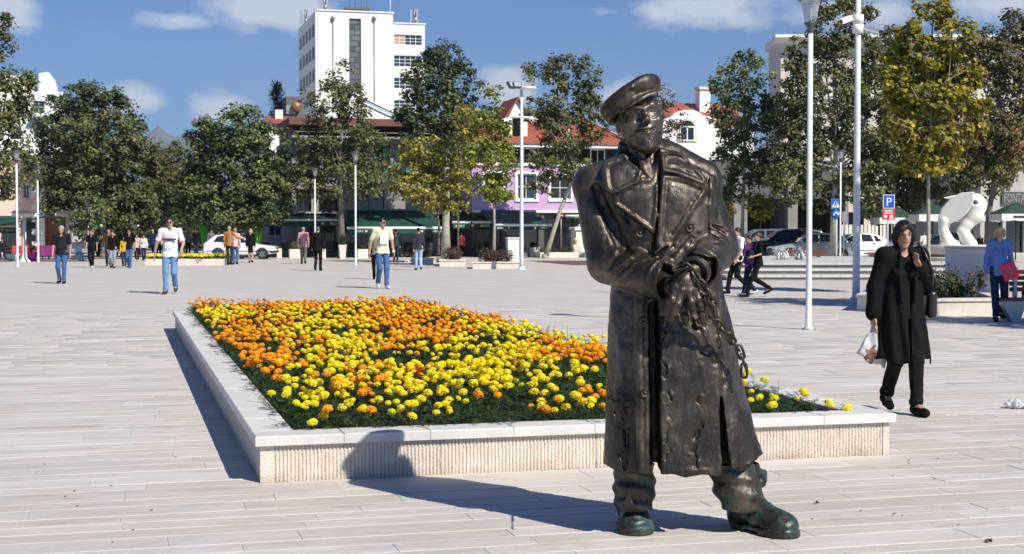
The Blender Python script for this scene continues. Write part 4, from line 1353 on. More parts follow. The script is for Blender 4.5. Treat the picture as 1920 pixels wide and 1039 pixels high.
def tree(name, label, px, d, ells, leaf='olive', ls=.17, dens=230, cr=.55, trunk=None, tr=.16, bark=None, seed=1, group='trees round the square', limbs=14, dep=.8, gap=.12, py0=None, top=None):
    """Tree standing at a pixel column and distance; crown ellipsoids and trunk points are read off the photograph at that distance."""
    rng = np.random.default_rng(seed); rnd = random.Random(seed)
    d *= K; s = d / FPX; tr *= .66
    ells = [(a, b, c * 1.13, e * 1.10) for a, b, c, e in ells]
    base = Vector((PX(px, d), d, 0))
    r = empty(name, base, 0, label, 'tree', group)
    E = []
    for (cx, cy, rx, ry) in ells:
        E.append((PX(cx, d) - base.x, rng.uniform(-.35, .35) * rx * s, PZ(cy, d), rx * s, max(rx * s * dep, .35), ry * s))
    me, C = crown_mesh('crown', E, LEAF[leaf], rng, ls, dens, cr, gap=gap)
    link_mesh('crown', me, r)
    zc = sum(e[2] for e in E) / len(E); zmin = min(e[2] - e[5] for e in E); zmax = max(e[2] + e[5] for e in E)
    if trunk: pts = [(PX(a, d) - base.x, 0, max(PZ(b, d), -.05)) for a, b in trunk]
    else:
        xm = sum(e[0] for e in E) / len(E)
        pts = [(0, 0, -.05), (xm * .1, 0, zmin * .6), (xm * .4, .05, zmin + .3), (xm * .8, 0, (zc + zmax) / 2)]
    zt = max(pts[-1][2], .1)
    mb = MB()
    rad = [tr * (1.25 if i == 0 else 1) * (1 - .78 * max(0, p[2]) / max(zt, zmax)) for i, p in enumerate(pts)]
    mb.tube(pts, rad, 10)
    mb.tube([(0, 0, -.03), (0, 0, .25)], [tr * 1.6, tr * 1.2], 10)
    idx = rng.choice(len(C), min(limbs, len(C)), replace=False)
    P = [Vector(p) for p in pts]
    for i in idx:
        c = Vector(C[i]); f = rnd.uniform(.25, .85)
        z0 = zmin + (min(zt, zmax) - zmin) * f * .8
        z0 = min(z0, c.z - .2) if c.z - .2 > pts[1][2] else pts[1][2]
        for j in range(len(P) - 1):
            if P[j].z <= z0 <= P[j + 1].z: break
        t = 0 if P[j + 1].z == P[j].z else min(1, max(0, (z0 - P[j].z) / (P[j + 1].z - P[j].z)))
        a = P[j].lerp(P[j + 1], t); r0 = tr * (1 - .78 * a.z / max(zt, zmax)) * .42
        m1 = a.lerp(c, .5) + Vector((rnd.uniform(-.2, .2), rnd.uniform(-.2, .2), rnd.uniform(.0, .3)))
        mb.tube([a, m1, c], [r0, r0 * .6, r0 * .2 + .006], 6, caps=False)
        for q in range(2):
            e = c + Vector((rnd.uniform(-.6, .6), rnd.uniform(-.6, .6), rnd.uniform(-.2, .6))); mb.tube([m1.lerp(c, .6), e], [r0 * .3 + .004, .006], 5, caps=False)
    mb.build('trunk', bark or BARK, r)
    return r

tree('plane_tree', 'tall olive plane tree at the very edge of the square over the pink house', -30, 66, [(-16, 110, 46, 74), (6, 185, 50, 56), (-6, 255, 62, 58), (14, 318, 50, 44), (-10, 345, 50, 28), (14, 58, 18, 30), (50, 150, 12, 16)], 'olive', .17, 210, .5, seed=1, tr=.22)
tree('broadleaf_tree', 'dark green tree with domed top rising over the broad olive tree', 172, 100, [(172, 196, 62, 40), (140, 245, 55, 62), (215, 235, 52, 52), (118, 305, 42, 60), (180, 330, 80, 60)], 'dark', .21, 190, .7, seed=2, tr=.3)
tree('broadleaf_tree', 'broad olive tree in front of the domed dark green tree', 195, 88, [(190, 262, 75, 48), (150, 320, 58, 62), (238, 320, 58, 72), (190, 388, 92, 55), (118, 350, 36, 55), (260, 390, 45, 50)], 'olive', .19, 220, .62, seed=3, tr=.3)
tree('young_tree', 'small bright green tree beside the white cafe pole', 168, 80, [(165, 396, 30, 26), (180, 416, 26, 16), (150, 412, 18, 16)], 'green', .15, 240, .35, seed=4, tr=.07)
tree('avenue_tree', 'hazy tree far down the avenue below the mountain', 318, 165, [(305, 312, 26, 34), (330, 300, 24, 30), (345, 350, 30, 40)], 'green', .26, 130, .9, seed=5, tr=.25)
tree('avenue_tree', 'brownish avenue tree between the domed tree and the big green tree', 300, 122, [(290, 325, 30, 45), (322, 345, 34, 45), (300, 395, 52, 50), (345, 405, 40, 40)], 'brown', .22, 170, .75, seed=6, tr=.25)
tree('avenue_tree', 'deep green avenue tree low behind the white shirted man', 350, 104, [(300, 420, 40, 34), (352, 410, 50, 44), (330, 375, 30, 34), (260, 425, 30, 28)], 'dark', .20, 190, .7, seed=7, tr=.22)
tree('broadleaf_tree', 'large rounded green tree beside the green cafe awning', 440, 86, [(450, 245, 62, 44), (398, 290, 52, 54), (492, 285, 50, 55), (440, 335, 92, 55), (372, 365, 44, 52), (490, 372, 58, 48), (420, 402, 72, 32), (375, 250, 24, 24), (525, 330, 30, 40)], 'green', .19, 230, .6, seed=8, tr=.28)
tree('plane_tree', 'plane tree with thin airy top in front of the white tower block', 641, 85, [(646, 142, 26, 28), (615, 185, 42, 34), (664, 195, 32, 36), (636, 250, 70, 42), (596, 292, 50, 46), (692, 290, 40, 46), (640, 335, 78, 42), (575, 345, 40, 32), (690, 345, 40, 30)], 'olive', .17, 150, .5, trunk=[(641, 486), (640, 400), (638, 300), (648, 150)], seed=9, tr=.27, bark=BARK, limbs=26, gap=.2)
tree('plane_tree', 'tall dark green tree to the side of the tower block with a pale thick trunk', 838, 86, [(832, 112, 46, 30), (805, 158, 46, 44), (862, 152, 36, 36), (780, 205, 36, 34), (838, 208, 58, 42), (800, 252, 46, 36), (872, 225, 30, 40)], 'dark', .18, 220, .52, trunk=[(836, 480), (836, 420), (838, 330), (835, 130)], seed=10, tr=.36, bark=BARKP, limbs=18)
tree('young_tree', 'yellowing young tree with forked stem in front of the dark tall tree', 822, 74, [(798, 288, 46, 32), (768, 318, 38, 34), (838, 315, 40, 38), (800, 352, 52, 34), (755, 350, 22, 22), (820, 385, 30, 16)], 'yellowgreen', .16, 230, .42, trunk=[(822, 478), (823, 425), (818, 380), (800, 290)], seed=11, tr=.10)
tree('young_tree', 'slender young tree with sparse yellow green leaves behind the shrub beds', 859, 72, [(870, 235, 20, 40), (874, 290, 24, 44), (866, 345, 18, 30), (862, 385, 10, 18)], 'yellowgreen', .15, 170, .36, trunk=[(859, 475), (859, 400), (868, 240)], seed=12, tr=.075, gap=.2)
tree('young_tree', 'narrow lime green young tree beside the floodlight mast', 926, 66, [(925, 195, 18, 38), (915, 245, 32, 40), (938, 262, 26, 40), (928, 305, 42, 36), (912, 348, 34, 26), (942, 350, 22, 24), (935, 375, 16, 12), (885, 300, 16, 30)], 'lime', .15, 230, .38, trunk=[(926, 486), (927, 420), (926, 350), (924, 200)], seed=13, tr=.10, bark=BARKP)
tree('plane_tree', 'leaning plane tree in front of the purple building', 1022, 85, [(1050, 125, 30, 28), (1102, 138, 22, 32), (1008, 136, 24, 20), (1060, 185, 54, 38), (1012, 212, 32, 30), (1112, 215, 26, 42), (1060, 250, 58, 34), (1038, 300, 46, 30), (1082, 322, 42, 22), (1020, 345, 26, 14)], 'olive', .17, 215, .48, trunk=[(1022, 485), (1036, 440), (1052, 390), (1074, 335), (1062, 200)], seed=14, tr=.21, limbs=20, bark=BARKP)
tree('bare_tree', 'thin half bare tree with rusty leaves behind the statue cap', 1238, 92, [(1218, 162, 30, 20), (1246, 182, 22, 26), (1246, 225, 36, 34), (1262, 250, 28, 24)], 'rust', .15, 60, .42, seed=15, tr=.12, limbs=30, gap=.3)
tree('plane_tree', 'full green tree with straight trunk above the little golden tree', 1392, 80, [(1398, 125, 34, 28), (1368, 165, 34, 36), (1428, 172, 30, 36), (1392, 222, 58, 40), (1450, 255, 32, 42), (1368, 285, 32, 36), (1412, 312, 48, 36), (1385, 358, 36, 22), (1440, 320, 26, 30)], 'green', .17, 230, .5, trunk=[(1392, 487), (1392, 420), (1394, 340), (1396, 150)], seed=16, tr=.17, bark=BARKP)
tree('young_tree', 'little round tree with golden leaves beside the dark parked cars', 1425, 77, [(1432, 374, 18, 14), (1416, 384, 16, 16), (1428, 398, 22, 13), (1440, 388, 12, 14)], 'gold', .14, 290, .26, seed=17, tr=.04)
tree('young_tree', 'tiny yellow tree half hidden by the statue elbow', 1372, 84, [(1370, 396, 10, 12), (1368, 384, 8, 10)], 'gold', .14, 240, .25, seed=18, tr=.04)
tree('plane_tree', 'very tall olive plane tree with pale trunk behind the two white poles', 1563, 75, [(1560, 55, 42, 52), (1640, 160, 40, 60), (1480, 330, 40, 50), (1660, 280, 40, 60), (1512, 108, 38, 52), (1602, 112, 52, 52), (1488, 190, 30, 55), (1550, 195, 66, 62), (1622, 225, 50, 62), (1508, 275, 46, 55), (1568, 305, 68, 52), (1622, 345, 52, 52), (1540, 372, 36, 26), (1605, 12, 36, 30), (1548, 0, 30, 24), (1480, 240, 22, 30)], 'olive', .17, 220, .5, trunk=[(1563, 478), (1564, 380), (1566, 280), (1560, 60)], seed=19, tr=.27, bark=BARKP, limbs=24)
tree('plane_tree', 'dark tree low behind the parking sign', 1668, 84, [(1660, 320, 46, 50), (1700, 352, 36, 34), (1680, 395, 46, 22), (1640, 390, 26, 26)], 'dark', .18, 210, .5, seed=20, tr=.2)
tree('plane_tree', 'brownish tree leaning into view beside the fountain cafe roof', 1850, 76, [(1850, 100, 40, 50), (1830, 270, 40, 50),(1904, 52, 34, 38), (1872, 122, 38, 52), (1922, 160, 46, 60), (1858, 212, 38, 42), (1902, 262, 54, 46), (1868, 312, 46, 34), (1950, 90, 40, 60)], 'brown', .17, 250, .5, seed=21, tr=.24, limbs=22, gap=.08)
tree('young_tree', 'bright yellow leaved young tree in the planter by the white sculpture', 1741, 36.6, [(1745, 15, 32, 30), (1700, 75, 30, 34), (1782, 72, 34, 34), (1745, 108, 54, 40), (1690, 158, 34, 38), (1802, 145, 34, 42), (1745, 186, 72, 44), (1700, 240, 40, 34), (1802, 215, 40, 40), (1752, 268, 56, 34), (1722, 306, 36, 24), (1770, 310, 26, 18), (1672, 110, 18, 24), (1830, 190, 18, 28)], 'gold', .125, 560, .26, trunk=[(1742, 560), (1741, 470), (1740, 340), (1744, 180), (1745, 20)], seed=22, tr=.085, bark=BARKP, limbs=40)
tree('plane_tree', 'olive tree filling the gap behind the bright yellow tree', 1706, 82, [(1690, 170, 50, 60), (1705, 270, 55, 60), (1765, 320, 60, 50), (1800, 240, 50, 60), (1745, 200, 60, 50), (1720, 370, 60, 30), (1660, 100, 40, 50), (1800, 130, 50, 50), (1840, 330, 50, 40)], 'olive', .17, 200, .5, seed=25, tr=.2)
for k, (px, d, lab) in enumerate([(232, 116, 'added low dark tree for the shade behind the strolling group'), (372, 118, 'added low dark tree for the shade behind the bright green folded parasol'), (290, 138, 'added furthest low tree darkening the gap under the mountain'), (505, 112, 'added dark tree for the shade behind the end of the long green awning')]):
    tree('avenue_tree', lab, px, d, [(px - 20, 400, 48, 34), (px + 22, 410, 46, 36), (px, 440, 60, 26)], 'dark', .22, 150, .8, seed=40 + k, tr=.2)  # low crowns added to darken the gap where deep shade lies
# two trees beyond the edge of the picture; their shade falls across the paving behind the woman in black
tree('plane_tree', 'shade tree standing beyond the bench by the planter', 960 + 12.9 / 25.5 * FPX, 25.5 / K, [(960 + x / 25.5 * FPX, 432 - (z - 1.56) / 25.5 * FPX, w / 25.5 * FPX, h / 25.5 * FPX) for x, z, w, h in [(12.4, 6.2, 1.3, 1.2), (13.6, 7.4, 1.4, 1.2), (13.0, 8.8, 1.2, 1.1), (11.9, 7.6, 1.0, .9)]], 'olive', .16, 240, .4, seed=23, tr=.15)
tree('plane_tree', 'second shade tree standing past the bench nearer the statue', 960 + 13.8 / 19 * FPX, 19 / K, [(960 + x / 19 * FPX, 432 - (z - 1.56) / 19 * FPX, w / 19 * FPX, h / 19 * FPX) for x, z, w, h in [(13.4, 6.0, 1.1, 1.0), (14.4, 7.0, 1.2, 1.0), (13.7, 8.0, 1.0, .9)]], 'olive', .16, 230, .4, seed=24, tr=.14)

def pine(px, d, ytop, ybot, w, label):
    rng = np.random.default_rng(60); rnd = random.Random(60)
    d *= K
    r = empty('pine_tree', (PX(px, d), d, 0), 0, label, 'tree', 'trees round the square')
    z1, z0 = PZ(ytop, d), PZ(ybot, d) - 3; W = w * d / FPX
    mb = MB(); mb.tube([(0, 0, 0), (0, 0, z1)], [.3, .03], 8); mb.build('trunk', BARK, r)
    P, T = [], []
    V, tv = [], []
    n = int((z1 - z0) / .28)
    for i in range(n):
        t = i / n; z = z0 + (z1 - z0) * t; R_ = W * (1 - t) ** .8 * rnd.uniform(.75, 1.1) + .12
        for k in range(9):
            a = rnd.uniform(0, 6.28); d_ = np.array([math.cos(a), math.sin(a), -.28 + .3 * t])
            for q in range(16):
                f = rnd.uniform(.15, 1); c = np.array([0, 0, z]) + d_ * R_ * f
                o = rng.normal(size=3) * .16; e = rng.normal(size=3) * .15 + d_ * .25; sd = np.cross(e, [0, 0, 1.0]); sd = sd / (np.linalg.norm(sd) + 1e-6) * .05
                V += [c + o - sd, c + o + sd, c + o + e + sd * .3, c + o + e - sd * .3]; tv.append(rnd.random())
    me = np_mesh('crown', np.array(V), np.arange(len(V)).reshape(-1, 4), [LEAF['needle']]); set_tint(me, tv); link_mesh('crown', me, r)

pine(521, 128, 153, 218, 22, 'dark pointed conifer beside the grey rooftop plant room')
# ------------------------------------------------------------------ the bronze statue
SD = 7.85 * K                                     # metres from the camera to its middle
SX = PX(1290, SD)

def S(px, py, dy=0.0):
    d = SD + dy
    return np.array([PX(px, d) - SX, dy, PZ(py, d)])

def pr(n, dy=0.0):
    return n * (SD + dy) / FPX

def bronze_mat(name, patina, pn=(.46, .66)):
    m, nt, b = nodes_of(name)
    N, L = nt.nodes.new, nt.links.new
    tc = N('ShaderNodeTexCoord')
    def noise(scale, detail=5, rough=.6, stretch=None, dist=0.0):
        n = N('ShaderNodeTexNoise'); n.inputs['Scale'].default_value = scale; n.inputs['Detail'].default_value = detail
        n.inputs['Roughness'].default_value = rough; n.inputs['Distortion'].default_value = dist
        v = tc.outputs['Object']
        if stretch:
            mp = N('ShaderNodeMapping'); mp.inputs['Scale'].default_value = stretch; mp.inputs['Rotation'].default_value = (0, .5, .3)
            L(v, mp.inputs[0]); v = mp.outputs[0]
        L(v, n.inputs['Vector']); return n.outputs['Fac']
    def ramp(src, pts):
        r = N('ShaderNodeValToRGB'); L(src, r.inputs['Fac'])
        e = r.color_ramp.elements
        while len(e) > len(pts): e.remove(e[-1])
        while len(e) < len(pts): e.new(0.5)
        for k, (p, c) in enumerate(pts): e[k].position = p; e[k].color = (*c, 1)
        return r.outputs['Color']
    n1 = noise(3.2, 6, .65)
    col = ramp(n1, [(.30, (.022, .0185, .016)), (.5, (.066, .055, .046)), (.72, (.20, .168, .140))])
    fine = noise(34, 4, .6, (1, 1, .25), .4)
    mx = N('ShaderNodeMixRGB'); mx.blend_type = 'OVERLAY'; mx.inputs['Fac'].default_value = .5
    L(col, mx.inputs['Color1']); L(ramp(fine, [(.3, (.28, .28, .28)), (.7, (.72, .71, .70))]), mx.inputs['Color2'])
    col = mx.outputs['Color']
    metal_in = None
    if patina:
        sep = N('ShaderNodeSeparateXYZ'); L(tc.outputs['Object'], sep.inputs[0])
        n2 = noise(9, 5, .65)
        def mr(src, a, bb, c=0., d=1.):
            r = N('ShaderNodeMapRange'); L(src, r.inputs['Value'])
            for k, v in zip(('From Min', 'From Max', 'To Min', 'To Max'), (a, bb, c, d)): r.inputs[k].default_value = v
            return r.outputs[0]
        hz = mr(sep.outputs['Z'], patina[0], patina[1], 1., 0.)            # more verdigris low down where water stands
        mul = N('ShaderNodeMath'); mul.operation = 'MULTIPLY'; L(hz, mul.inputs[0]); L(mr(n2, *pn), mul.inputs[1])
        mx2 = N('ShaderNodeMixRGB'); L(mul.outputs[0], mx2.inputs['Fac']); L(col, mx2.inputs['Color1'])
        L(ramp(noise(21, 4), [(.3, (.016, .040, .038)), (.55, (.030, .085, .075)), (.75, (.085, .20, .17))]), mx2.inputs['Color2'])
        col = mx2.outputs['Color']
        sm = N('ShaderNodeMath'); sm.operation = 'MULTIPLY_ADD'; L(mul.outputs[0], sm.inputs[0]); sm.inputs[1].default_value = -.5; sm.inputs[2].default_value = .75
        metal_in = sm.outputs[0]
    L(col, b.inputs['Base Color'])
    if metal_in is not None: L(metal_in, b.inputs['Metallic'])
    else: b.inputs['Metallic'].default_value = .78
    rr = N('ShaderNodeMapRange'); L(noise(14, 5, .7, (1, 1, .4)), rr.inputs['Value'])
    rr.inputs['From Min'].default_value = .3; rr.inputs['From Max'].default_value = .7
    rr.inputs['To Min'].default_value = .30; rr.inputs['To Max'].default_value = .56
    L(rr.outputs[0], b.inputs['Roughness'])
    bp = N('ShaderNodeBump'); bp.inputs['Strength'].default_value = .5; bp.inputs['Distance'].default_value = .016
    L(noise(26, 5, .62, (1, 1, .35), .6), bp.inputs['Height'])
    bp2 = N('ShaderNodeBump'); bp2.inputs['Strength'].default_value = .15; bp2.inputs['Distance'].default_value = .03
    L(noise(8, 3), bp2.inputs['Height']); L(bp.outputs[0], bp2.inputs['Normal'])
    L(bp2.outputs[0], b.inputs['Normal'])
    return m

def build_statue():
    root = empty('bronze_statue', (SX, SD, 0), 0, 'bronze statue of a bearded man in flat cap and long greatcoat with chained hands', 'statue')
    bz = bronze_mat('bronze', None)
    bzp = bronze_mat('bronze_patina', (.10, .52))
    bzb = bronze_mat('bronze_boot', (.30, .46), (.42, .64))
    FR = -0.2

    def P2(pts, dy=FR):
        return [(S(a, b, dy)[0], S(a, b, dy)[2]) for a, b in pts]

    # ---- greatcoat -------------------------------------------------
    lo = S(1050, 905, -.3); hi = S(1465, 255, .3)
    s = SDF((lo[0], -.50, lo[2] - .02), (hi[0], .34, hi[2] + .03), .0075)
    rows = [(300, 1165, 1262, .02, .14), (322, 1118, 1315, .02, .185), (350, 1106, 1337, .02, .205), (385, 1112, 1341, .02, .215), (430, 1124, 1346, .02, .215),
            (480, 1138, 1348, .015, .205), (540, 1146, 1354, .01, .20), (600, 1141, 1371, .01, .22), (680, 1137, 1385, .0, .235),
            (740, 1136, 1399, .0, .25), (820, 1134, 1421, .0, .265), (905, 1132, 1445, .0, .285)]
    zr = np.array([S(0, r[0], 0)[2] for r in rows])[::-1]
    xl = np.array([S(r[1], r[0], 0)[0] for r in rows])[::-1]
    xr = np.array([S(r[2], r[0], 0)[0] for r in rows])[::-1]
    yc = np.array([r[3] for r in rows])[::-1]
    hb = np.array([r[4] for r in rows])[::-1]

    def loft(X, Y, Z):
        z1 = Z[0, 0, :]
        L_, R_ = np.interp(z1, zr, xl), np.interp(z1, zr, xr)
        a = (R_ - L_) / 2; cx = (R_ + L_) / 2
        b = np.interp(z1, zr, hb); cy = np.interp(z1, zr, yc)
        px, py = X - cx, Y - cy
        p = 2.5
        k0 = (np.abs(px / a) ** p + np.abs(py / b) ** p) ** (1 / p)
        g = np.sqrt((px / a ** 2) ** 2 + (py / b ** 2) ** 2) + 1e-6
        d = k0 * (k0 - 1) / g
        d = np.clip(d, -.2, .3)
        return np.maximum(d, np.maximum(Z - zr[-1], zr[0] - Z))
    s.apply((lo[0], -.5, zr[0]), (hi[0], .34, zr[-1]), loft, 0)
    # pleats of the skirt
    def pleat(X, Y, Z):
        t = np.clip((S(0, 560, 0)[2] - Z) / 1.0, 0, 1)
        amp = .010 * np.minimum(t * 3, 1)
        ang = X * 60 + 1.6 * np.sin(Z * 2.1)
        return amp * np.sin(ang) * (X < S(1222, 0, FR)[0]) + .006 * np.sin(X * 23 + Z * 3) * t
    s.apply(lo, hi, pleat, 0, 'push')
    # shoulders and the yoke
    s.cone(S(1200, 312, .03), S(1112, 347, .02), pr(34), pr(38), .05)
    s.cone(S(1255, 300, .03), S(1318, 335, .02), pr(34), pr(34), .05)
    s.cone(S(1215, 300, .05), S(1220, 340, .05), pr(46), pr(60), .05)
    body = s.D.copy()

    def decal(poly, t, k=0.004, dy=FR, ridge=None, rr=.008, rt=.012, ymax=0.03):
        pol = P2(poly, dy)
        a = np.array(pol)
        l = (a[:, 0].min(), -.5, a[:, 1].min()); h = (a[:, 0].max(), ymax, a[:, 1].max())
        r = s.sub(l, h, .04)
        sl, X, Y, Z = r
        pd = poly2d(pol, X[:, 0, :], Z[:, 0, :])[:, None, :] * np.ones_like(X)
        base = body[sl]
        lay = smax(np.maximum(base - t, -base - .05), pd, .006)
        lay = np.maximum(lay, Y - ymax)
        s.D[sl] = smin(s.D[sl], lay, k)
        if ridge is not None:
            rd = np.sqrt(np.maximum(base - t, 0) ** 2 * (0.0) + (pd + ridge) ** 2 + np.maximum(base - t, 0) ** 2) - rr
            rd = np.maximum(np.maximum(rd, base - t - rt), np.maximum(Y - ymax, -base - .03))
            s.D[sl] = smin(s.D[sl], rd, .005)
            gr = np.sqrt((pd + ridge + .020) ** 2 + (base - t) ** 2) - .0075
            s.D[sl] = smax(s.D[sl], -np.maximum(gr, Y - ymax), .008)
        return pol

    def cutpoly(poly, depth, dy=FR, k=.006, ymax=0.0):
        pol = P2(poly, dy); a = np.array(pol)
        sl, X, Y, Z = s.sub((a[:, 0].min(), -.5, a[:, 1].min()), (a[:, 0].max(), ymax, a[:, 1].max()), .03)
        pd = poly2d(pol, X[:, 0, :], Z[:, 0, :])[:, None, :] * np.ones_like(X)
        c = np.maximum(np.maximum(pd, -(body[sl] + depth)), Y - ymax)
        s.D[sl] = smax(s.D[sl], -c, k)

    # front overlap: the panel on the right lies over the other
    decal([(1238, 285), (1262, 285), (1345, 330), (1348, 560), (1352, 893), (1240, 895), (1236, 600), (1224, 470), (1231, 398)], .016, .003)
    # lapels with their rolled edges
    decal([(1152, 352), (1192, 336), (1236, 330), (1234, 389), (1227, 440), (1219, 434), (1150, 384)], .034, .003, ridge=.012)
    decal([(1137, 300), (1172, 286), (1206, 318), (1196, 344), (1150, 366), (1135, 356), (1131, 318)], .052, .004, ridge=.012)
    decal([(1239, 326), (1276, 330), (1326, 349), (1325, 360), (1254, 461), (1228, 474), (1233, 398)], .040, .003, ridge=.013)
    decal([(1238, 276), (1284, 284), (1327, 337), (1318, 347), (1268, 328), (1240, 322)], .056, .004, ridge=.011)
    # dark seams: the overlap edge, the deep slits of the skirt, the notch lines
    cutpoly([(1236, 300), (1240, 300), (1236, 398), (1229, 468), (1222, 468), (1230, 398)], .035)
    cutpoly([(1217, 570), (1233, 560), (1240, 900), (1217, 900)], .13)
    cutpoly([(1349, 748), (1353, 740), (1372, 900), (1351, 900)], .12)
    for xa, xb, rr_ in ((1180, 1184, 5.0), (1154, 1158, 3.5), (1166, 1168, 3.0)):
        s.chain([S(xa, 575, -.222), S((xa + xb) / 2, 720, -.248), S(xb, 896, -.272)], pr(rr_), .022, 'cut')
    # placket ridge and hem ridge
    s.chain([S(1199, 560, -.225), S(1200, 700, -.25), S(1203, 885, -.27)], pr(9), .012)
    s.chain([S(1244, 600, -.232), S(1244, 740, -.255), S(1246, 886, -.275)], pr(4.5), .008)
    s.chain([S(1246, 884, -.278), S(1300, 882, -.285), S(1348, 882, -.275)], pr(3.5), .008)
    s.chain([S(1372, 878, -.235), S(1405, 873, -.20), S(1440, 868, -.10)], pr(3.5), .008)
    # stand collar round the neck
    def collar(X, Y, Z):
        c = S(1212, 285, .045)
        r = np.sqrt((X - c[0]) ** 2 + ((Y - c[1]) * 1.1) ** 2)
        d = np.abs(r - pr(50) - (Z - c[2]) * -.25) - .014
        zt = S(0, 271, 0)[2] + .35 * np.clip(Y - .0, -.05, .1)
        return np.maximum(np.maximum(d, Z - zt), np.maximum(S(0, 330, 0)[2] - Z, -(Y - c[1]) - .055 ))
    s.apply(S(1150, 330, -.2), S(1275, 262, .3), collar, .012, pad=.15)
    # opening at the throat
    cutpoly([(1176, 296), (1236, 288), (1236, 318), (1231, 345), (1207, 326)], .11, ymax=.1)
    # worn cracks and casting flaws
    rr = random.Random(5)
    for (cx, cy, n) in [(1252, 600, 1), (1255, 690, 1), (1262, 745, 1), (1258, 800, 1), (1263, 850, 1), (1322, 740, 1), (1327, 800, 1), (1318, 850, 1), (1157, 745, 1), (1185, 770, 1), (1180, 820, 1), (1178, 862, 1)]:
        x, y = cx, cy
        pts = []
        for i in range(5):
            pts.append(S(x, y, -.5)); x += rr.uniform(-7, 7); y += rr.uniform(4, 12)
        pts2 = []
        for p in pts:
            i0 = np.clip(((p - s.lo) / s.res).astype(int), 0, s.n - 1)
            colm = s.D[i0[0], :, i0[2]]
            jj = np.argmax(colm < 0)
            pts2.append(np.array([p[0], s.ax[1][jj], p[2]]))
        s.chain(pts2, pr(2.6), .005, 'cut')
        s.chain([p + np.array([pr(4), 0, 0]) for p in pts2], pr(2.2), .006)
    # arms: sleeve by sleeve
    def sleeve(a, e, w, ra, re, rw, k=.03):
        s.cone(a, e, ra, re, k); s.cone(e, w, re, rw, .02)
        d = (w - e) / np.linalg.norm(w - e)
        R = Vector(d).to_track_quat('Z', 'Y').to_matrix()
        return d, R
    aL, eL, wL = S(1112, 352, .02), S(1143, 492, -.09), S(1246, 527, -.325)
    dL, RL = sleeve(aL, eL, wL, pr(37), pr(40), pr(36))
    aR, eR, wR = S(1314, 352, .02), S(1341, 466, -.03), S(1311, 505, -.335)
    dR, RR = sleeve(aR, eR, wR, pr(35), pr(40), pr(34))
    s.cone(S(1311, 352, .02), S(1342, 452, .02), pr(35), pr(38), .02)
    for (w, d, R, rad) in ((wL, dL, RL, 36), (wR, dR, RR, 34)):
        w2 = w + d * .02
        s.box(w2 + d * .10, (.16, .16, .10), .004, 'cut', R)            # a clean cuff edge
        s.cone(w2 - d * .07, w2 + d * .1, pr(rad) - .022, pr(rad) - .022, .004, 'cut')
        # seam ring of the cuff
        q = w2 - d * .055
        def ring(X, Y, Z, q=q, d=d, rad=rad):
            px, py, pz = X - q[0], Y - q[1], Z - q[2]
            t = px * d[0] + py * d[1] + pz * d[2]
            r = np.sqrt(np.maximum(px * px + py * py + pz * pz - t * t, 0))
            return np.sqrt(t * t + (r - pr(rad) - .004) ** 2) - .007
        s.apply(q - .13, q + .13, ring, .006)
    # armhole seams and folds of the sleeves and the waist
    def surf(px, py, off=0.0):
        p = S(px, py, -.3)
        i0 = np.clip(((p - s.lo) / s.res).astype(int), 0, s.n - 1)
        colm = s.D[i0[0], :, i0[2]]
        jj = np.argmax(colm < 0)
        y = s.ax[1][jj] + off
        q = S(px, py, y)
        return q
    cuts = [([(1331, 338), (1333, 360), (1331, 390), (1332, 430)], 2.6), ([(1116, 352), (1130, 385), (1148, 425), (1164, 458), (1178, 472)], 9),
            ([(1142, 500), (1158, 478), (1176, 466)], 4), ([(1336, 425), (1352, 430), (1366, 440)], 3.2), ([(1334, 436), (1350, 442), (1364, 451)], 3.2), ([(1338, 452), (1356, 456), (1368, 464)], 2.5),
            ([(1250, 452), (1242, 468), (1228, 482)], 3.0), ([(1275, 440), (1262, 462), (1246, 484)], 3.2), ([(1292, 446), (1280, 464), (1262, 482)], 3.0), ([(1312, 440), (1300, 458), (1284, 476)], 2.6),
            ([(1150, 520), (1170, 500), (1182, 488)], 2.6), ([(1168, 532), (1180, 512), (1190, 498)], 2.2), ([(1336, 500), (1322, 522), (1312, 536)], 2.2),
            ([(1172, 405), (1190, 425), (1215, 445)], 2), ([(1345, 575), (1352, 640), (1362, 720)], 3), ([(1300, 600), (1322, 625), (1340, 680)], 2.5)]
    for pts, r in cuts:
        pp = [surf(a, b, -.002) for a, b in pts]
        s.chain(pp, pr(r), .022, 'cut')
        if r < 4: s.chain([p + np.array([.0, -.001, pr(r * 2.1)]) for p in pp], pr(r * .75), .02)
    # pocket flap on the hip
    s.ell(surf(1156, 578, .012), (.022, .03, .055), .02)
    # hollow under the hem
    def hollow(X, Y, Z):
        return loft(X, Y, Z) + .035
    zc = S(0, 880, -.2)[2]
    s.apply((lo[0], -.5, zr[0] - .05), (hi[0], .34, zc), lambda X, Y, Z: np.maximum(hollow(X, Y, np.maximum(Z, zr[0] + .001)), Z - zc), 0, 'cut', .01)
    # the hem: a little uneven
    def hem(X, Y, Z):
        h0 = S(0, 888, -.24)[2] + .006 * np.sin(X * 40) + np.where(X > S(1362, 0, -.2)[0], .012 + (X - S(1362, 0, -.2)[0]) * .25, 0) + np.clip(Y + .2, 0, 1) * .02
        return h0 - Z
    s.apply((lo[0], -.5, zr[0] - .05), (hi[0], .34, zr[0] + .25), hem, .004, 'and', .02)
    def rough(X, Y, Z):
        return .0028 * hash_noise(X, Y, Z, 22, 3) + .0016 * hash_noise(X, Y, Z, 55, 4) + .006 * hash_noise(X, Y, Z, 6, 5)
    s.apply(lo, hi, rough, 0, 'push')
    s.build('greatcoat', [bronze_mat('bronze_hem', (.22, .36))], root)

    # ---- buttons ---------------------------------------------------
    mb = MB()
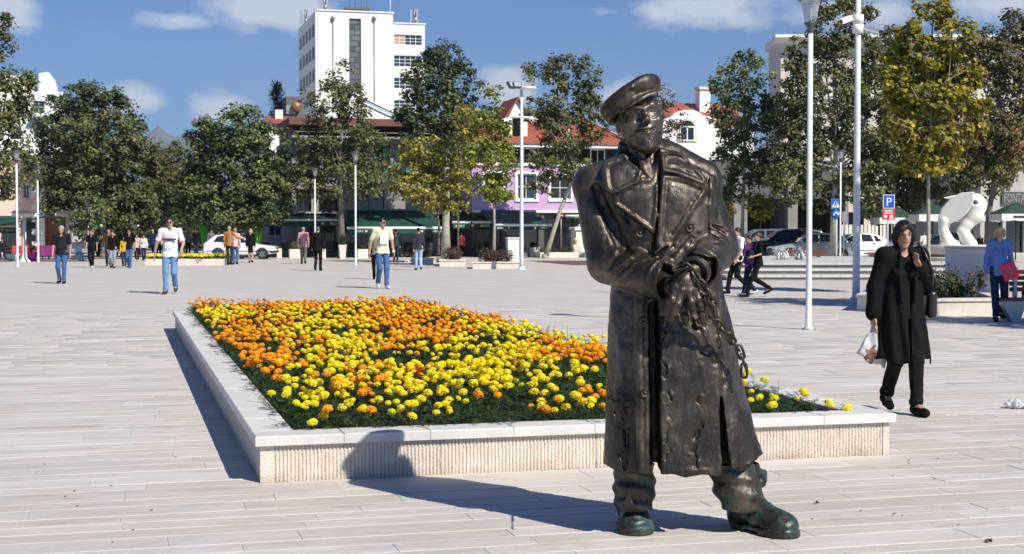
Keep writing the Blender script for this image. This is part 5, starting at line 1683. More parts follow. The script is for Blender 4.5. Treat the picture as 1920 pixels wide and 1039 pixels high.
    mb.lathe([(.0, -.004), (.022, -.004), (.024, .004), (.021, .011), (.016, .007), (.009, .006), (.006, .012), (0, .013)], n=20)
    bme = mb.mesh('button', bz)
    for (px, py) in [(1200, 437), (1294, 427), (1207, 604), (1312, 604), (1210, 737)]:
        q = surf(px, py, -.012)
        link_mesh('button', bme, root, q, (math.pi / 2, 0, 0))

    # ---- head ------------------------------------------------------
    HS = 1.50
    hc = S(1199, 226, -.02)
    HR = (Euler((math.radians(-8), 0, 0)).to_matrix() @ Matrix.Rotation(math.radians(-9), 3, 'Y')) @ Matrix.Rotation(math.radians(5), 3, 'Z')
    head = empty('head', hc, 0, parent=root)
    head.rotation_euler = HR.to_euler(); head.scale = (HS,) * 3
    h = SDF((-.125, -.155, -.215), (.125, .15, .14), .0028)
    h.ell((0, .018, .045), (.076, .096, .085))
    h.ell((0, -.022, -.015), (.063, .066, .085), .025)
    h.cone((-.048, .0, -.040), (-.018, -.058, -.100), .022, .015, .03); h.cone((.048, .0, -.040), (.018, -.058, -.100), .022, .015, .03)
    h.ell((0, -.070, -.106), (.023, .020, .020), .02)
    for sx in (-1, 1):
        h.ell((sx * .042, -.064, -.020), (.020, .017, .015), .018)
        h.chain([(sx * .053, -.064, .024), (sx * .032, -.083, .031), (sx * .010, -.088, .023)], [.006, .008, .007], .010)
        h.ell((sx * .031, -.096, .008), (.018, .0185, .011), .010, 'cut')
        h.ell((sx * .031, -.0625, .008), (.0130, .0110, .0092), .002)
        h.chain([(sx * .046, -.068, .010), (sx * .031, -.0765, .0155), (sx * .017, -.073, .010)], .0030, .003)
        h.chain([(sx * .045, -.068, .003), (sx * .031, -.0735, -.001), (sx * .017, -.073, .004)], .0022, .004)
        h.chain([(sx * .046, -.073, -.006), (sx * .031, -.083, -.013), (sx * .018, -.083, -.008)], .0016, .006, 'cut')
        h.ell((sx * .0105, -.101, -.026), (.0070, .010, .0075), .006)
        h.chain([(sx * .016, -.098, -.024), (sx * .027, -.088, -.036), (sx * .036, -.076, -.048)], .0020, .012, 'cut')
        h.ell((sx * .043, -.058, -.042), (.012, .013, .018), .014)
        h.ell((sx * .075, .016, -.004), (.008, .018, .029), .006, R=Matrix.Rotation(math.radians(12), 3, 'X'))
        h.ell((sx * .082, .010, -.002), (.006, .010, .018), .004, 'cut', R=Matrix.Rotation(math.radians(12), 3, 'X'))
        h.chain([(sx * .072, -.03, .04), (sx * .070, -.02, .0), (sx * .064, -.015, -.03)], [.009, .010, .007], .008)
        h.ell((sx * .006, -.108, -.034), (.0032, .005, .0025), .002, 'cut')
    h.chain([(0, -.084, .024), (0, -.100, .0), (0, -.113, -.021)], [.0072, .0082, .0105], .009)
    h.ell((0, -.080, -.06), (.032, .016, .026), .018)
    h.chain([(-.030, -.076, -.0470), (-.018, -.089, -.0545), (0, -.0950, -.0575), (.018, -.089, -.0545), (.030, -.076, -.0470)], .0040, .004, 'cut')
    h.chain([(-.022, -.0845, -.0600), (0, -.0945, -.0655), (.022, -.0845, -.0600)], [.003, .0056, .003], .005)
    h.cone((0, .02, -.06), (.004, .035, -.21), .054, .060, .02)
    h.chain([(-.02, -.03, -.12), (-.012, -.03, -.20)], .012, .015); h.chain([(.03, -.02, -.12), (.016, -.03, -.20)], .012, .015)
    def stubble(X, Y, Z):
        w = np.clip((-.028 - Z) / .03, 0, 1) * np.clip((.03 - Y) / .03, 0, 1) * np.clip((Z + .135) / .02, 0, 1)
        m = np.clip((np.sqrt((X / .04) ** 2 + ((Z + .061) / .016) ** 2) - .8) / .5, 0, 1)
        return w * m * (-.001 + .0030 * hash_noise(X, Y, Z * .6, 210, 8)) + .0005 * hash_noise(X, Y, Z, 60, 9)
    h.apply(h.lo, h.lo + h.n * h.res, stubble, 0, 'push')
    h.build('face', [bz], head)
    # flat cap
    c = SDF((-.17, -.17, -.04), (.15, .16, .19), .0036)
    Rc = Matrix.Rotation(math.radians(-20), 3, 'Y') @ Matrix.Rotation(math.radians(-6), 3, 'X')
    c.ell((-.026, .006, .088), (.110, .120, .026), 0, R=Rc)
    c.ell((.012, .004, .084), (.080, .108, .034), .02, R=Rc)
    c.ell((.010, -.012, .104), (.074, .094, .024), .025, R=Rc)
    for (zz, rx, ry, r) in ((.068, .082, .103, .011), (.050, .079, .100, .010)):
        pts = [Vector((-.006, .004, 0)) + Rc @ Vector((rx * math.cos(a), ry * math.sin(a), zz)) for a in np.linspace(0, 2 * math.pi, 25)]
        c.chain([tuple(p) for p in pts], r, .005)
    c.ell((-.004, .012, .062), (.080, .098, .03), .01, R=Rc)
    def peak(X, Y, Z):                       # short curved peak
        zz = .066 - 4.0 * X ** 2 - (-.085 - Y) * .5 + .34 * X
        r = np.sqrt((X + .004) ** 2 / .074 ** 2 + (Y + .068) ** 2 / .046 ** 2)
        return np.maximum(np.abs(Z - zz) - .006, (r - 1) * .055)
    c.apply((-.1, -.15, -.03), (.1, -.02, .12), peak, .004)
    for a in (-.5, .2, .9):
        p0 = Rc @ Vector((-.02 + .10 * math.sin(a), .008 - .11 * math.cos(a), .112)); p1 = Rc @ Vector((-.02 + .03 * math.sin(a), -.03 * math.cos(a), .126))
        c.chain([tuple(p0), tuple(p1)], .004, .008, 'cut')
    c.ell((-.03, -.112, .092), (.007, .007, .006), .003)
    c.apply(c.lo, c.lo + c.n * c.res, lambda X, Y, Z: .0022 * hash_noise(X, Y, Z, 40, 11), 0, 'push')
    c.build('flat_cap', [bz], head)
    # shirt collar and scarf ends at the throat
    sc = SDF(S(1165, 350, -.30), S(1260, 268, .1) + np.array([0, .12, 0]), .005)
    sc.cone(S(1216, 282, .0), S(1222, 345, -.08), pr(27), pr(30), 0)
    sc.chain([S(1196, 290, -.085), S(1206, 316, -.135), S(1224, 343, -.19)], [pr(6), pr(8), pr(5)], .006, join=.01)
    sc.chain([S(1234, 285, -.085), S(1234, 314, -.14), S(1226, 343, -.19)], [pr(6), pr(8), pr(5)], .006, join=.01)
    sc.chain([S(1212, 296, -.10), S(1220, 330, -.165)], [pr(6), pr(6)], .006)
    sc.apply(sc.lo, sc.lo + sc.n * sc.res, lambda X, Y, Z: .003 * hash_noise(X, Y, Z, 35, 21), 0, 'push')
    sc.build('shirt_collar', [bz], root)

    # ---- hands -----------------------------------------------------
    def hand(name, wrist, palm, fingers, thumb, rad=10, res=.0042, arm=None):
        allp = [wrist] + ([arm] if arm is not None else []) + palm + [p for f in fingers for p in f] + (thumb or [])
        a = np.min(allp, axis=0) - .06; b = np.max(allp, axis=0) + .06
        g = SDF(a, b, res)
        g.cone(wrist, palm[0], pr(17), pr(16), .0)
        if arm is not None: g.cone(arm, wrist, pr(19), pr(16), .02)
        for i, f in enumerate(fingers):
            g.cone(palm[0], f[0], pr(12), pr(rad + 1), .014)
            g.cone(wrist, f[0], pr(13), pr(rad + .5), .014)
        for f in fingers:
            n = len(f)
            r = [pr(rad * v) for v in ([1.12, 1.0, .86, .70][:n] if n == 4 else [1.1, .95, .75])]
            g.chain(f, r, .004, join=.002)
            for j, q in enumerate(f[:-1]):
                g.ell(q + np.array([0, -pr(2.2), 0]), (r[j] * .98,) * 3, .004)
            t = f[-1] + (f[-1] - f[-2]) * .25
            g.ell(t + np.array([0, -r[-1] * .8, .0]), (r[-1] * .6, .004, r[-1] * .75), .002)     # nail
        if thumb: g.chain(thumb, [pr(rad * 1.25), pr(rad * 1.1), pr(rad * .85)], .012, join=.004)
        for i in range(len(fingers) - 1):                                                       # tendons
            g.chain([wrist + (fingers[i][0] - wrist) * .35 + np.array([0, -pr(10), 0]), fingers[i][0] + np.array([0, -pr(6), 0])], pr(2.4), .006)
        g.apply(a, b, lambda X, Y, Z: .0016 * hash_noise(X, Y, Z, 45, 31), 0, 'push')
        return g.build(name, [bz], root)

    W = S(1300, 508, -.36)
    hand('hand', W, [S(1284, 526, -.39)],
         [[S(1266, 538, -.40), S(1259, 562, -.412), S(1254, 576, -.395), S(1250, 587, -.38)],
          [S(1279, 545, -.41), S(1271, 570, -.422), S(1265, 586, -.405), S(1260, 597, -.39)],
          [S(1291, 545, -.405), S(1295, 566, -.412), S(1298, 577, -.395), S(1300, 585, -.38)],
          [S(1302, 540, -.39), S(1309, 560, -.395), S(1313, 570, -.38), S(1316, 578, -.365)]],
         [S(1276, 516, -.375), S(1262, 530, -.355), S(1256, 548, -.34)], rad=8.3, arm=S(1330, 480, -.26))
    hand('hand', S(1258, 536, -.32), [S(1296, 556, -.335)],
         [[S(1312, 550, -.36), S(1321, 558, -.368), S(1327, 564, -.362), S(1331, 570, -.35)],
          [S(1314, 562, -.345), S(1326, 574, -.352), S(1332, 586, -.34), S(1334, 595, -.33)],
          [S(1308, 572, -.33), S(1317, 588, -.335), S(1320, 600, -.325), S(1321, 608, -.315)],
          [S(1280, 578, -.345), S(1284, 592, -.35), S(1286, 600, -.34), S(1287, 606, -.33)]],
         None, rad=7.8, arm=S(1222, 519, -.25))

    # ---- chain and shackle -----------------------------------------
    def link_mesh_data(L_=.037, Wd=.0155, r=.0068):
        mb = MB(); pts = []
        for k in range(16):
            a = 2 * math.pi * k / 16
            x = Wd * math.cos(a); z = Wd * math.sin(a) + (L_ - Wd) * (1 if math.sin(a) > 0 else -1) * (abs(math.sin(a)) > .01)
            pts.append((x, 0, z))
        pts.append(pts[0])
        mb.tube(pts, r, 8, caps=False)
        return mb.mesh('chain_link', bz)
    lm = link_mesh_data()
    def chain_line(path):
        P = [Vector(p) for p in path]
        seg = [(P[i + 1] - P[i]).length for i in range(len(P) - 1)]
        tot = sum(seg); n = max(2, round(tot / .052)); k = 0
        for i in range(n):
            t = (i + .5) / n * tot; j = 0
            while j < len(seg) - 1 and t > seg[j]: t -= seg[j]; j += 1
            p = P[j].lerp(P[j + 1], t / seg[j]); d = (P[j + 1] - P[j]).normalized()
            q = d.to_track_quat('Z', 'Y').to_matrix() @ Matrix.Rotation(math.radians(35 + 90 * (i % 2)), 3, 'Z')
            o = link_mesh('chain_link', lm, root, p, q.to_euler())
    chain_line([S(1266, 504, -.40), S(1288, 499, -.415), S(1303, 513, -.42), S(1316, 532, -.425), S(1329, 548, -.42), S(1337, 566, -.39), S(1334, 588, -.34)])
    chain_line([S(1334, 588, -.34), S(1345, 605, -.335), S(1362, 622, -.315), S(1376, 641, -.285), S(1389, 660, -.255), S(1396, 680, -.245), S(1397, 704, -.245)])
    mb = MB()
    w2 = S(1303, 510, -.365); dd = Vector(dR)
    u = dd.orthogonal().normalized(); v = dd.cross(u)
    for off in (-.012, .012):
        pts = [Vector(w2) + dd * off + (u * math.cos(a) + v * math.sin(a)) * pr(25) for a in np.linspace(0, 2 * math.pi, 25)]
        mb.tube(pts, .011, 8, caps=False)
    mb.build('shackle', bz, root)

    # ---- trousers and boots ----------------------------------------
    for side in (0, 1):
        xs_ = ((1135, 1250), (1325, 1465))[side]
        t = SDF(S(xs_[0], 975, -.3) - np.array([0, .05, 0]), S(xs_[1], 850, .3) + np.array([0, .05, 0]), .0075)
        if side == 0:
            t.chain([S(1190, 850, -.02), S(1190, 905, -.03), S(1190, 940, -.04)], [pr(36), pr(38), pr(35)], 0)
            t.chain([S(1191, 914, -.03), S(1191, 932, -.035)], [pr(40), pr(38)], .012)
        else:
            t.chain([S(1360, 850, -.02), S(1382, 905, -.03), S(1394, 935, -.04)], [pr(40), pr(42), pr(37)], 0)
            t.chain([S(1384, 912, -.03), S(1392, 926, -.035)], [pr(44), pr(41)], .012)
        t.apply(t.lo, t.lo + t.n * t.res, lambda X, Y, Z: .006 * np.sin(Z * 75 + X * 14 + 3 * np.sin(Y * 9)) * np.clip((.42 - Z) / .15, 0, 1) + .004 * hash_noise(X, Y, Z, 18, 41) + .002 * hash_noise(X, Y, Z, 50, 42), 0, 'push')
        t.build('trouser_leg', [bzp], root)

    def boot(px, toe_ang, heel, length, flap):
        """Heavy boot along the local -y axis, heel at the origin, turned by toe_ang."""
        g = SDF((-.15, -length - .06, -.02), (.15, .17, .34), .006)
        g.chain([(0, .02, .30), (0, .02, .16), (0, -.01, .10)], [.088, .086, .088], 0)
        g.chain([(0, -.02, .13), (0, -.12, .085), (0, -length * .72, .060)], [.078, .076, .070], .03)
        g.ell((0, -length * .74, .055), (.086, .098, .058), .03)
        g.ell((0, .04, .07), (.072, .07, .085), .03)
        def sole(X, Y, Z):
            r = np.sqrt((X / np.where(Y < -length * .45, .094, .080)) ** 2 + (np.maximum(np.abs(Y + length * .40) - length * .36, 0) / .095) ** 2)
            return np.maximum((r - 1) * .085, np.abs(Z - .019) - .019)
        g.apply((-.15, -length - .05, -.02), (.15, .16, .06), sole, .004)
        g.box((0, -length * .36, .0), (.2, .055, .014), .004, 'cut')
        for q in (.07, .10, .13, .16, .19):                                # laces
            yy = -.06 - (.20 - q) * 1.0
            zz = .205 - (.20 - q) * -.0 - (-yy - .06) * .75
            g.chain([(-.045, yy + .02, zz - .015), (0, yy, zz + .008), (.045, yy + .02, zz - .015)], .0075, .004)
        g.chain([(-.075, -length * .62, .06), (0, -length * .60, .128), (.075, -length * .62, .06)], .004, .006, 'cut')
        g.chain([(-.05, -.07, .13), (0, -.085, .17), (.05, -.07, .13)], .006, .012, 'cut')
        if flap:
            g.chain([(-.07, -.06, .245), (0, -.095, .255), (.08, -.03, .25)], [.03, .034, .03], .01)
            g.box((.075, -.01, .27), (.03, .05, .035), .01, rnd=.012)
        g.apply(g.lo, g.lo + g.n * g.res, lambda X, Y, Z: .0045 * hash_noise(X, Y, Z, 20, 51 + flap) + .0022 * hash_noise(X, Y, Z, 55, 52), 0, 'push')
        g.apply((-.2, -1, -.1), (.2, 1, .1), lambda X, Y, Z: .001 - Z, 0, 'and', .0)
        o = g.build('boot', [bzb], root)
        o.location = heel; o.rotation_euler = (0, 0, toe_ang)
    gl = G(1196, 1007); gr_toe = G(1486, 1008); gr_heel = G(1398, 990)
    boot(0, 0, (gl.x - SX, gl.y - SD + .335, 0), .30, 0)
    dv = gr_toe - gr_heel
    boot(0, math.atan2(dv.x, -dv.y) * .92, (gr_heel.x - SX, gr_heel.y - SD, 0), .33, 1)
    return root

build_statue()
# ------------------------------------------------------------------ street furniture
GREEN_CLOTH = mat('green_awning', (.004, .052, .034), .8, noise=.12, nscale=3)  # green darkened, tree shade painted into the cloth
WHITE_BAR = mat('white_bar', (.78, .78, .76), .5)
LETTER = mat('white_letters', (.78, .80, .78), .6)
CREST = mat('red_crest', (.55, .30, .28), .6)
STONEB = mat('beige_stone', (.66, .60, .52), .7, noise=.10, nscale=3, bump=.2, bscale=40)
LAMPG = clear_glass('lantern_glass')
LAMPC = mat('lantern_metal', (.10, .11, .12), .4, .5)

def lamp_post(px, yb, yt, label, pole=None, dark=False):
    b = G(px, yb); d = b.y; H = PZ(yt, d)
    r = empty('street_lamp', b, 0, label, 'street lamp', 'lantern street lamps')
    pm = METAL if dark else STEELW
    lh = .46; zb = H - lh - .10
    mb = MB(); mb.lathe([(.085, 0), (.085, .02), (.05, .05), (.046, 1.0), (.042, zb)], n=14); mb.build('pole', pm, r)
    mb = MB(); mb.lathe([(.11, 0), (.11, .018), (.0, .019)], n=14); mb.build('base_plate', METAL, r)
    mb = MB(); mb.lathe([(.05, zb - .02), (.055, zb), (.055, zb + .08), (.10, zb + .125), (.10, zb + .14), (0, zb + .14)], n=16); mb.build('collar', LAMPC, r)
    mb = MB(); mb.lathe([(.085, zb + .14), (.11, zb + .28), (.145, zb + .45), (.175, zb + lh + .03), (.168, zb + lh + .03), (.138, zb + .45), (.103, zb + .28), (.078, zb + .143)], n=18); mb.build('lantern_glass', LAMPG, r)
    mb = MB(); mb.lathe([(.02, zb + .14), (.022, zb + .22), (.03, zb + .24), (.03, zb + .34), (.012, zb + .37), (0, zb + .37)], n=10); mb.build('bulb', mat('bulb_glass', (.8, .8, .78), .2) if 'bulb_glass' not in bpy.data.materials else bpy.data.materials['bulb_glass'], r)
    mb = MB(); mb.lathe([(0, zb + lh + .03), (.17, zb + lh + .031), (.205, zb + lh + .035), (.20, zb + lh + .06), (.10, zb + lh + .10), (0, zb + lh + .115)], n=18); mb.build('lantern_cap', LAMPC, r)

lamp_post(1516, 618, -8, 'tall white lantern lamp standing alone between the statue and the camera mast')
lamp_post(33, 501, 281, 'white lantern lamp before the green awning at the pink corner house')
lamp_post(72, 492, 313, 'white lantern lamp beside the pink flower pot')
lamp_post(591, 487, 315, 'white lantern lamp behind the two men in pink and black jackets')
lamp_post(667, 498, 285, 'white lantern lamp in front of the awning beside the man in yellow')
lamp_post(1575, 494, 281, 'slim lantern lamp at the crossing sign by the fountain steps')
lamp_post(885, 470, 386, 'short grey lantern lamp in front of the double awning', dark=True)
lamp_post(461, 478, 384, 'dark lantern lamp under the big green tree', dark=True)

def camera_mast(px, yb, yt, label, kind):
    b = G(px, yb); d = b.y; H = PZ(yt, d); s = d / FPX
    r = empty('camera_mast', b, 0, label, 'mast', 'white camera masts')
    mb = MB(); mb.lathe([(.085, 0), (.08, .5), (.068, H * .5), (.055, H)], n=16); mb.build('pole', STEELW, r)
    mb = MB(); mb.lathe([(.19, 0), (.19, .025), (.13, .03), (.12, .12), (.0, .121)], n=16); mb.build('base_plate', STEELW, r)
    def cctv(x, z, yaw, dx):
        mb = MB(); mb.tube([(x, 0, z + .05), (x + dx * .6, -.02, z), (x + dx, -.06, z)], .035, 8); mb.build('bracket', WHITE_BAR, r)
        M = Matrix.Translation((x + dx * 1.25, -.12, z - .03)) @ Matrix.Rotation(yaw, 4, 'Z') @ Matrix.Rotation(math.radians(18), 4, 'X')
        mb = MB(); mb.box(-.055, .055, -.20, .14, -.05, .05, M); mb.box(-.065, .065, -.25, .14, .052, .065, M); c = mb.build('camera', WHITE_BAR, r)
        mb = MB(); mb.lathe([(0, 0), (.04, 0), (.04, .012), (0, .012)], 0, 0, 10, M @ Matrix.Translation((0, -.2, 0)) @ Matrix.Rotation(math.pi / 2, 4, 'X')); mb.build('lens', DGLASS, c)
    if kind == 'flood':
        z0 = PZ(166, d)
        mb = MB(); mb.lathe([(.0, z0 - .03), (.30, z0 - .03), (.34, z0 + .02), (.30, z0 + .06), (0, z0 + .08)], n=16, M=Matrix.Translation((.25, 0, 0))); mb.build('top_plate', WHITE_BAR, r)
        for x, yaw in ((-.42, .9), (-.16, .3)):
            M = Matrix.Translation((x, -.1, z0 + .12)) @ Matrix.Rotation(yaw, 4, 'Z') @ Matrix.Rotation(math.radians(-35), 4, 'X')
            mb = MB(); mb.box(-.17, .17, -.06, .05, -.14, .14, M); f = mb.build('floodlight', LAMPC, r)
            mb = MB(); mb.box(-.14, .14, -.068, -.062, -.11, .11, M); mb.build('glass', mat('flood_glass', (.35, .38, .4), .15), f)
        zz = PZ(220, d)
        mb = MB(); mb.tube([(-.45, -.05, zz), (.45, -.05, zz)], .03, 8); mb.build('crossbar', WHITE_BAR, r)
        for x, dx, yaw in ((-.3, -.2, -1.0), (.1, .25, .8), (.2, .12, .2)): cctv(x, zz - .05, yaw, dx)
    else:
        for py, dx, yaw in ((36, -.22, -.9), (54, .2, .95)):
            z = PZ(py, d)
            mb = MB(); mb.lathe([(.075, z - .1), (.12, z - .09), (.12, z + .09), (.075, z + .1)], n=14); mb.build('clamp', WHITE_BAR, r)
            cctv(.0, z, yaw, dx)
        z = PZ(40, d); mb = MB(); mb.box(-.46, -.2, -.12, -.06, z - .1, z + .06); mb.build('junction_box', LAMPC, r)

camera_mast(1605, 568, -70, 'tall white mast with two cameras rising out of view beside the woman in black', 'cam')
camera_mast(978, 506, 160, 'white mast with floodlights and cameras beside the narrow lime tree', 'flood')

# --- awnings ------------------------------------------------------
def awning(name_px, x0p, x1p, ytop, ybar, yval, d, label, letters=(), crest=(), arms=True, dep=3.2, ang=None):
    f = Face(x0p, d, ang); r = empty('awning', f.o, f.ang, label, 'awning', 'green cafe awnings')
    L_ = f.x(x1p); zb = f.z((x0p + x1p) / 2, ybar); zv = f.z((x0p + x1p) / 2, yval); zt = f.z((x0p + x1p) / 2, ytop, dep)
    n = max(2, int(L_ / .9)); mb = MB(); mm = 6
    for i in range(n):
        a, b = L_ * i / n, L_ * (i + 1) / n
        vs = []
        for j in range(mm + 1):
            t = j / mm; sag = -.06 * math.sin(math.pi * t)
            vs += [(a, dep * t, zb + (zt - zb) * t + sag), ((a + b) / 2, dep * t, zb + (zt - zb) * t + sag - .018), (b, dep * t, zb + (zt - zb) * t + sag)]
        mb.add(vs, [(3 * j + k, 3 * j + k + 1, 3 * j + k + 4, 3 * j + k + 3) for j in range(mm) for k in (0, 1)])
    c = mb.build('canopy', GREEN_CLOTH, r)
    sol = c.modifiers.new('thick', 'SOLIDIFY'); sol.thickness = .012; sol.offset = 1
    mb = MB(); mb.tube([(-.02, -.05, zb), (L_ + .02, -.05, zb)], .075, 10); mb.build('front_bar', WHITE_BAR, r)
    mb = MB(); mb.box(.01, L_ - .01, -.07, -.055, zv, zb - .07)
    v = mb.build('valance', GREEN_CLOTH, r)
    mb = MB(); mb.box(0, L_, dep, dep + .18, zt - .08, zt + .10); mb.build('cassette', LAMPC, r)
    hh = (zb - .07 - zv); size = hh * .42
    for px in letters:
        text_part('lettering', "BECK'S", size, LETTER, v, (f.x(px), -.074, zv + hh * .30), (math.pi / 2, 0, 0), depth=.004, align='CENTER', squeeze=1.05)
    for px in crest:
        x = f.x(px); w = hh * .30; z = zv + hh * .5
        mb = MB(); mb.prism([(x - w, z + w), (x + w, z + w), (x + w, z - w * .2), (x, z - w * 1.15), (x - w, z - w * .2)], -.080, -.072)
        mb.cur = 1; mb.box(x - w * .22, x + w * .22, -.084, -.0805, z - w * .5, z + w * .6); mb.build('crest', [CREST, LETTER], v)
    if arms:
        for x in (L_ * .12, L_ * .5, L_ * .88):
            mb = MB(); mb.tube([(x, dep, zt - .25), (x + .5, dep * .55, (zb + zt) / 2 - .28), (x, .0, zb - .03)], .03, 6); mb.build('arm', LAMPC, r)
    return f, r

awning('a', 478, 636, 393, 412.5, 424, 88.5, 'long green awning with white bar next to the big green tree', (503, 627), (520, 605))
awning('b', 651, 829, 395, 427.5, 437.5, 86.0, 'deep green awning with white bar behind the man in the yellow shirt', (673, 820), (686, 786, 791))
awning('c', 848, 881, 399, 417, 428.5, 89, 'narrow green awning behind the young yellow trees', (862,), ())
awning('d', 885.5, 921, 398, 416.5, 428, 89.5, 'narrow green awning between the thin tree and the lime green tree', (909,), (886,))
awning('e', 928, 1034, 397, 422, 431, 86.5, 'wide green awning in front of the purple building beside the floodlight mast', (938, 1019), (954, 1003))
awning('f', 1060, 1102, 398, 405, 410, 92, 'small green awning above the white stone monument', (1080,), (), dep=1.6)
awning('g', -40, 31, 408, 424, 437, 82, 'green awning cut off at the picture edge under the pink house', (20,), (4,))

def awning_stand(px, yb, yt, label, reach, drop):
    b = G(px, yb); d = b.y; H = PZ(yt, d)
    r = empty('awning_stand', b, TH, label, 'awning', 'white awning stands')
    mb = MB(); mb.lathe([(.30, 0), (.30, .03), (.14, .18), (.10, .5), (.095, H)], n=14); mb.build('post', WHITE_BAR, r)
    mb = MB(); mb.box(-.62, .62, -.12, .12, H - .05, H + .10); mb.build('crossbar', WHITE_BAR, r)
    mb = MB(); mb.prism([(.55 * math.cos(t), H + .11 + .12 * math.sin(t)) for t in np.linspace(0, math.pi, 9)], -1.6, 1.6); mb.build('hood', LAMPC, r)
    for sg in reach:
        mb = MB(); vs = []
        for j in range(7):
            t = j / 6; vs += [(sg * (.7 + 3.0 * t), -1.5, H + .05 - drop * t - .05 * math.sin(3.14 * t)), (sg * (.7 + 3.0 * t), 1.5, H + .05 - drop * t - .05 * math.sin(3.14 * t))]
        mb.add(vs, [(2 * j, 2 * j + 1, 2 * j + 3, 2 * j + 2) for j in range(6)]); c = mb.build('canopy', GREEN_CLOTH, r)
        c.modifiers.new('thick', 'SOLIDIFY').thickness = .015
        x = sg * 3.7; z = H + .05 - drop
        mb = MB(); mb.tube([(x, -1.52, z), (x, 1.52, z)], .05, 8); mb.build('front_bar', WHITE_BAR, r)
        mb = MB(); mb.box(min(x, x + .012 * sg), max(x, x + .012 * sg), -1.5, 1.5, z - .42, z - .05); mb.build('valance', GREEN_CLOTH, r)

awning_stand(46, 491, 404, 'white post with green canopy flap by the pink flower pot', (1,), .55)
awning_stand(127, 486, 404, 'white post with two green canopy flaps beside the small bright tree', (-1, 1), .6)

def disc_lamp(px, yb, yt):
    b = G(px, yb); H = PZ(yt, b.y)
    r = empty('disc_lamp', b, 0, 'white post lamp with a dark flat disc top beside the small bright tree', 'street lamp')
    mb = MB(); mb.lathe([(.14, 0), (.14, H - .42), (.0, H - .42)], n=12); mb.build('pole', WHITE_BAR, r)
    mb = MB(); mb.tube([(0, 0, H - .45), (0, 0, H - .08)], .035, 8); mb.build('stem', LAMPC, r)
    mb = MB(); mb.lathe([(0, H - .12), (.18, H - .11), (.36, H - .04), (.34, H), (0, H + .04)], n=18); mb.build('shade', LAMPC, r)

disc_lamp(169, 484, 384)

# --- stone box planters with clipped shrubs ------------------------
SHRUB = {k: leaf_mat('shrub_' + k, *v, .2) for k, v in {'box': ((.020, .034, .010), (.055, .080, .022)), 'ball': ((.075, .085, .015), (.20, .20, .035)), 'red': ((.055, .026, .022), (.13, .085, .050)), 'photinia': ((.03, .05, .015), (.12, .13, .05))}.items()}

def leaf_blob(name, ells, m, n, leaf, parent, seed, up=.3):
    """A leafy mound filling ellipsoids (x,y,z,rx,ry,rz)."""
    rng = np.random.default_rng(seed); V = []; T = []
    for (x, y, z, rx, ry, rz) in ells:
        k = n // len(ells); d_ = rng.normal(size=(k, 3)); d_ /= np.linalg.norm(d_, axis=1)[:, None]
        P = np.array([x, y, z]) + d_ * (rng.random(k)[:, None] ** .4) * np.array([rx, ry, rz])
        nr = d_ + rng.normal(size=(k, 3)) * .7 + np.array([0, 0, up]); nr /= np.linalg.norm(nr, axis=1)[:, None]
        t = rng.normal(size=(k, 3)); t -= nr * (t * nr).sum(1)[:, None]; t /= np.linalg.norm(t, axis=1)[:, None]; b = np.cross(nr, t)
        L_ = leaf * rng.uniform(.6, 1.3, k)[:, None]
        V.append(np.stack([P - t * L_ * .5, P + b * L_ * .28, P + t * L_ * .5, P - b * L_ * .28], 1).reshape(-1, 3)); T.append(np.clip(rng.normal(.45, .25, k), 0, 1))
    V = np.concatenate(V); me = np_mesh(name, V, np.arange(len(V)).reshape(-1, 4), [m]); set_tint(me, np.concatenate(T))
    return link_mesh(name, me, parent)

def box_planter(x0, x1, yt, yb, label, kind='box', taper=1.0, fol=.3, seed=1, gname='stone box planters by the cafes'):
    b = G((x0 + x1) / 2, yb); d = b.y; w = (x1 - x0) * d / FPX; h = PZ(yt, d)
    r = empty('box_planter', b, TH, label, 'planter', gname)
    mb = MB(); t = w * taper; dp = min(w, .8)
    o = .05
    q = [(-t / 2, -dp * taper / 2), (t / 2, -dp * taper / 2), (t / 2, dp * taper / 2), (-t / 2, dp * taper / 2)]
    p = [(-w / 2, -dp / 2), (w / 2, -dp / 2), (w / 2, dp / 2), (-w / 2, dp / 2)]
    iq = [(a * .86, c * .86) for a, c in p]
    vs = [(a, c, 0) for a, c in q] + [(a, c, h) for a, c in p] + [(a, c, h) for a, c in iq] + [(a, c, h - .08) for a, c in iq]
    mb.add(vs, [(i, (i + 1) % 4, 4 + (i + 1) % 4, 4 + i) for i in range(4)] + [(4 + i, 4 + (i + 1) % 4, 8 + (i + 1) % 4, 8 + i) for i in range(4)] + [(8 + i, 8 + (i + 1) % 4, 12 + (i + 1) % 4, 12 + i) for i in range(4)] + [(12, 13, 14, 15)])
    mb.build('pot', STONEB, r)
    if kind: leaf_blob('foliage', [(0, 0, h + fol * .42, w * .42, dp * .42, fol * .6)], SHRUB[kind], int(420 + 500 * w), .075, r, seed)

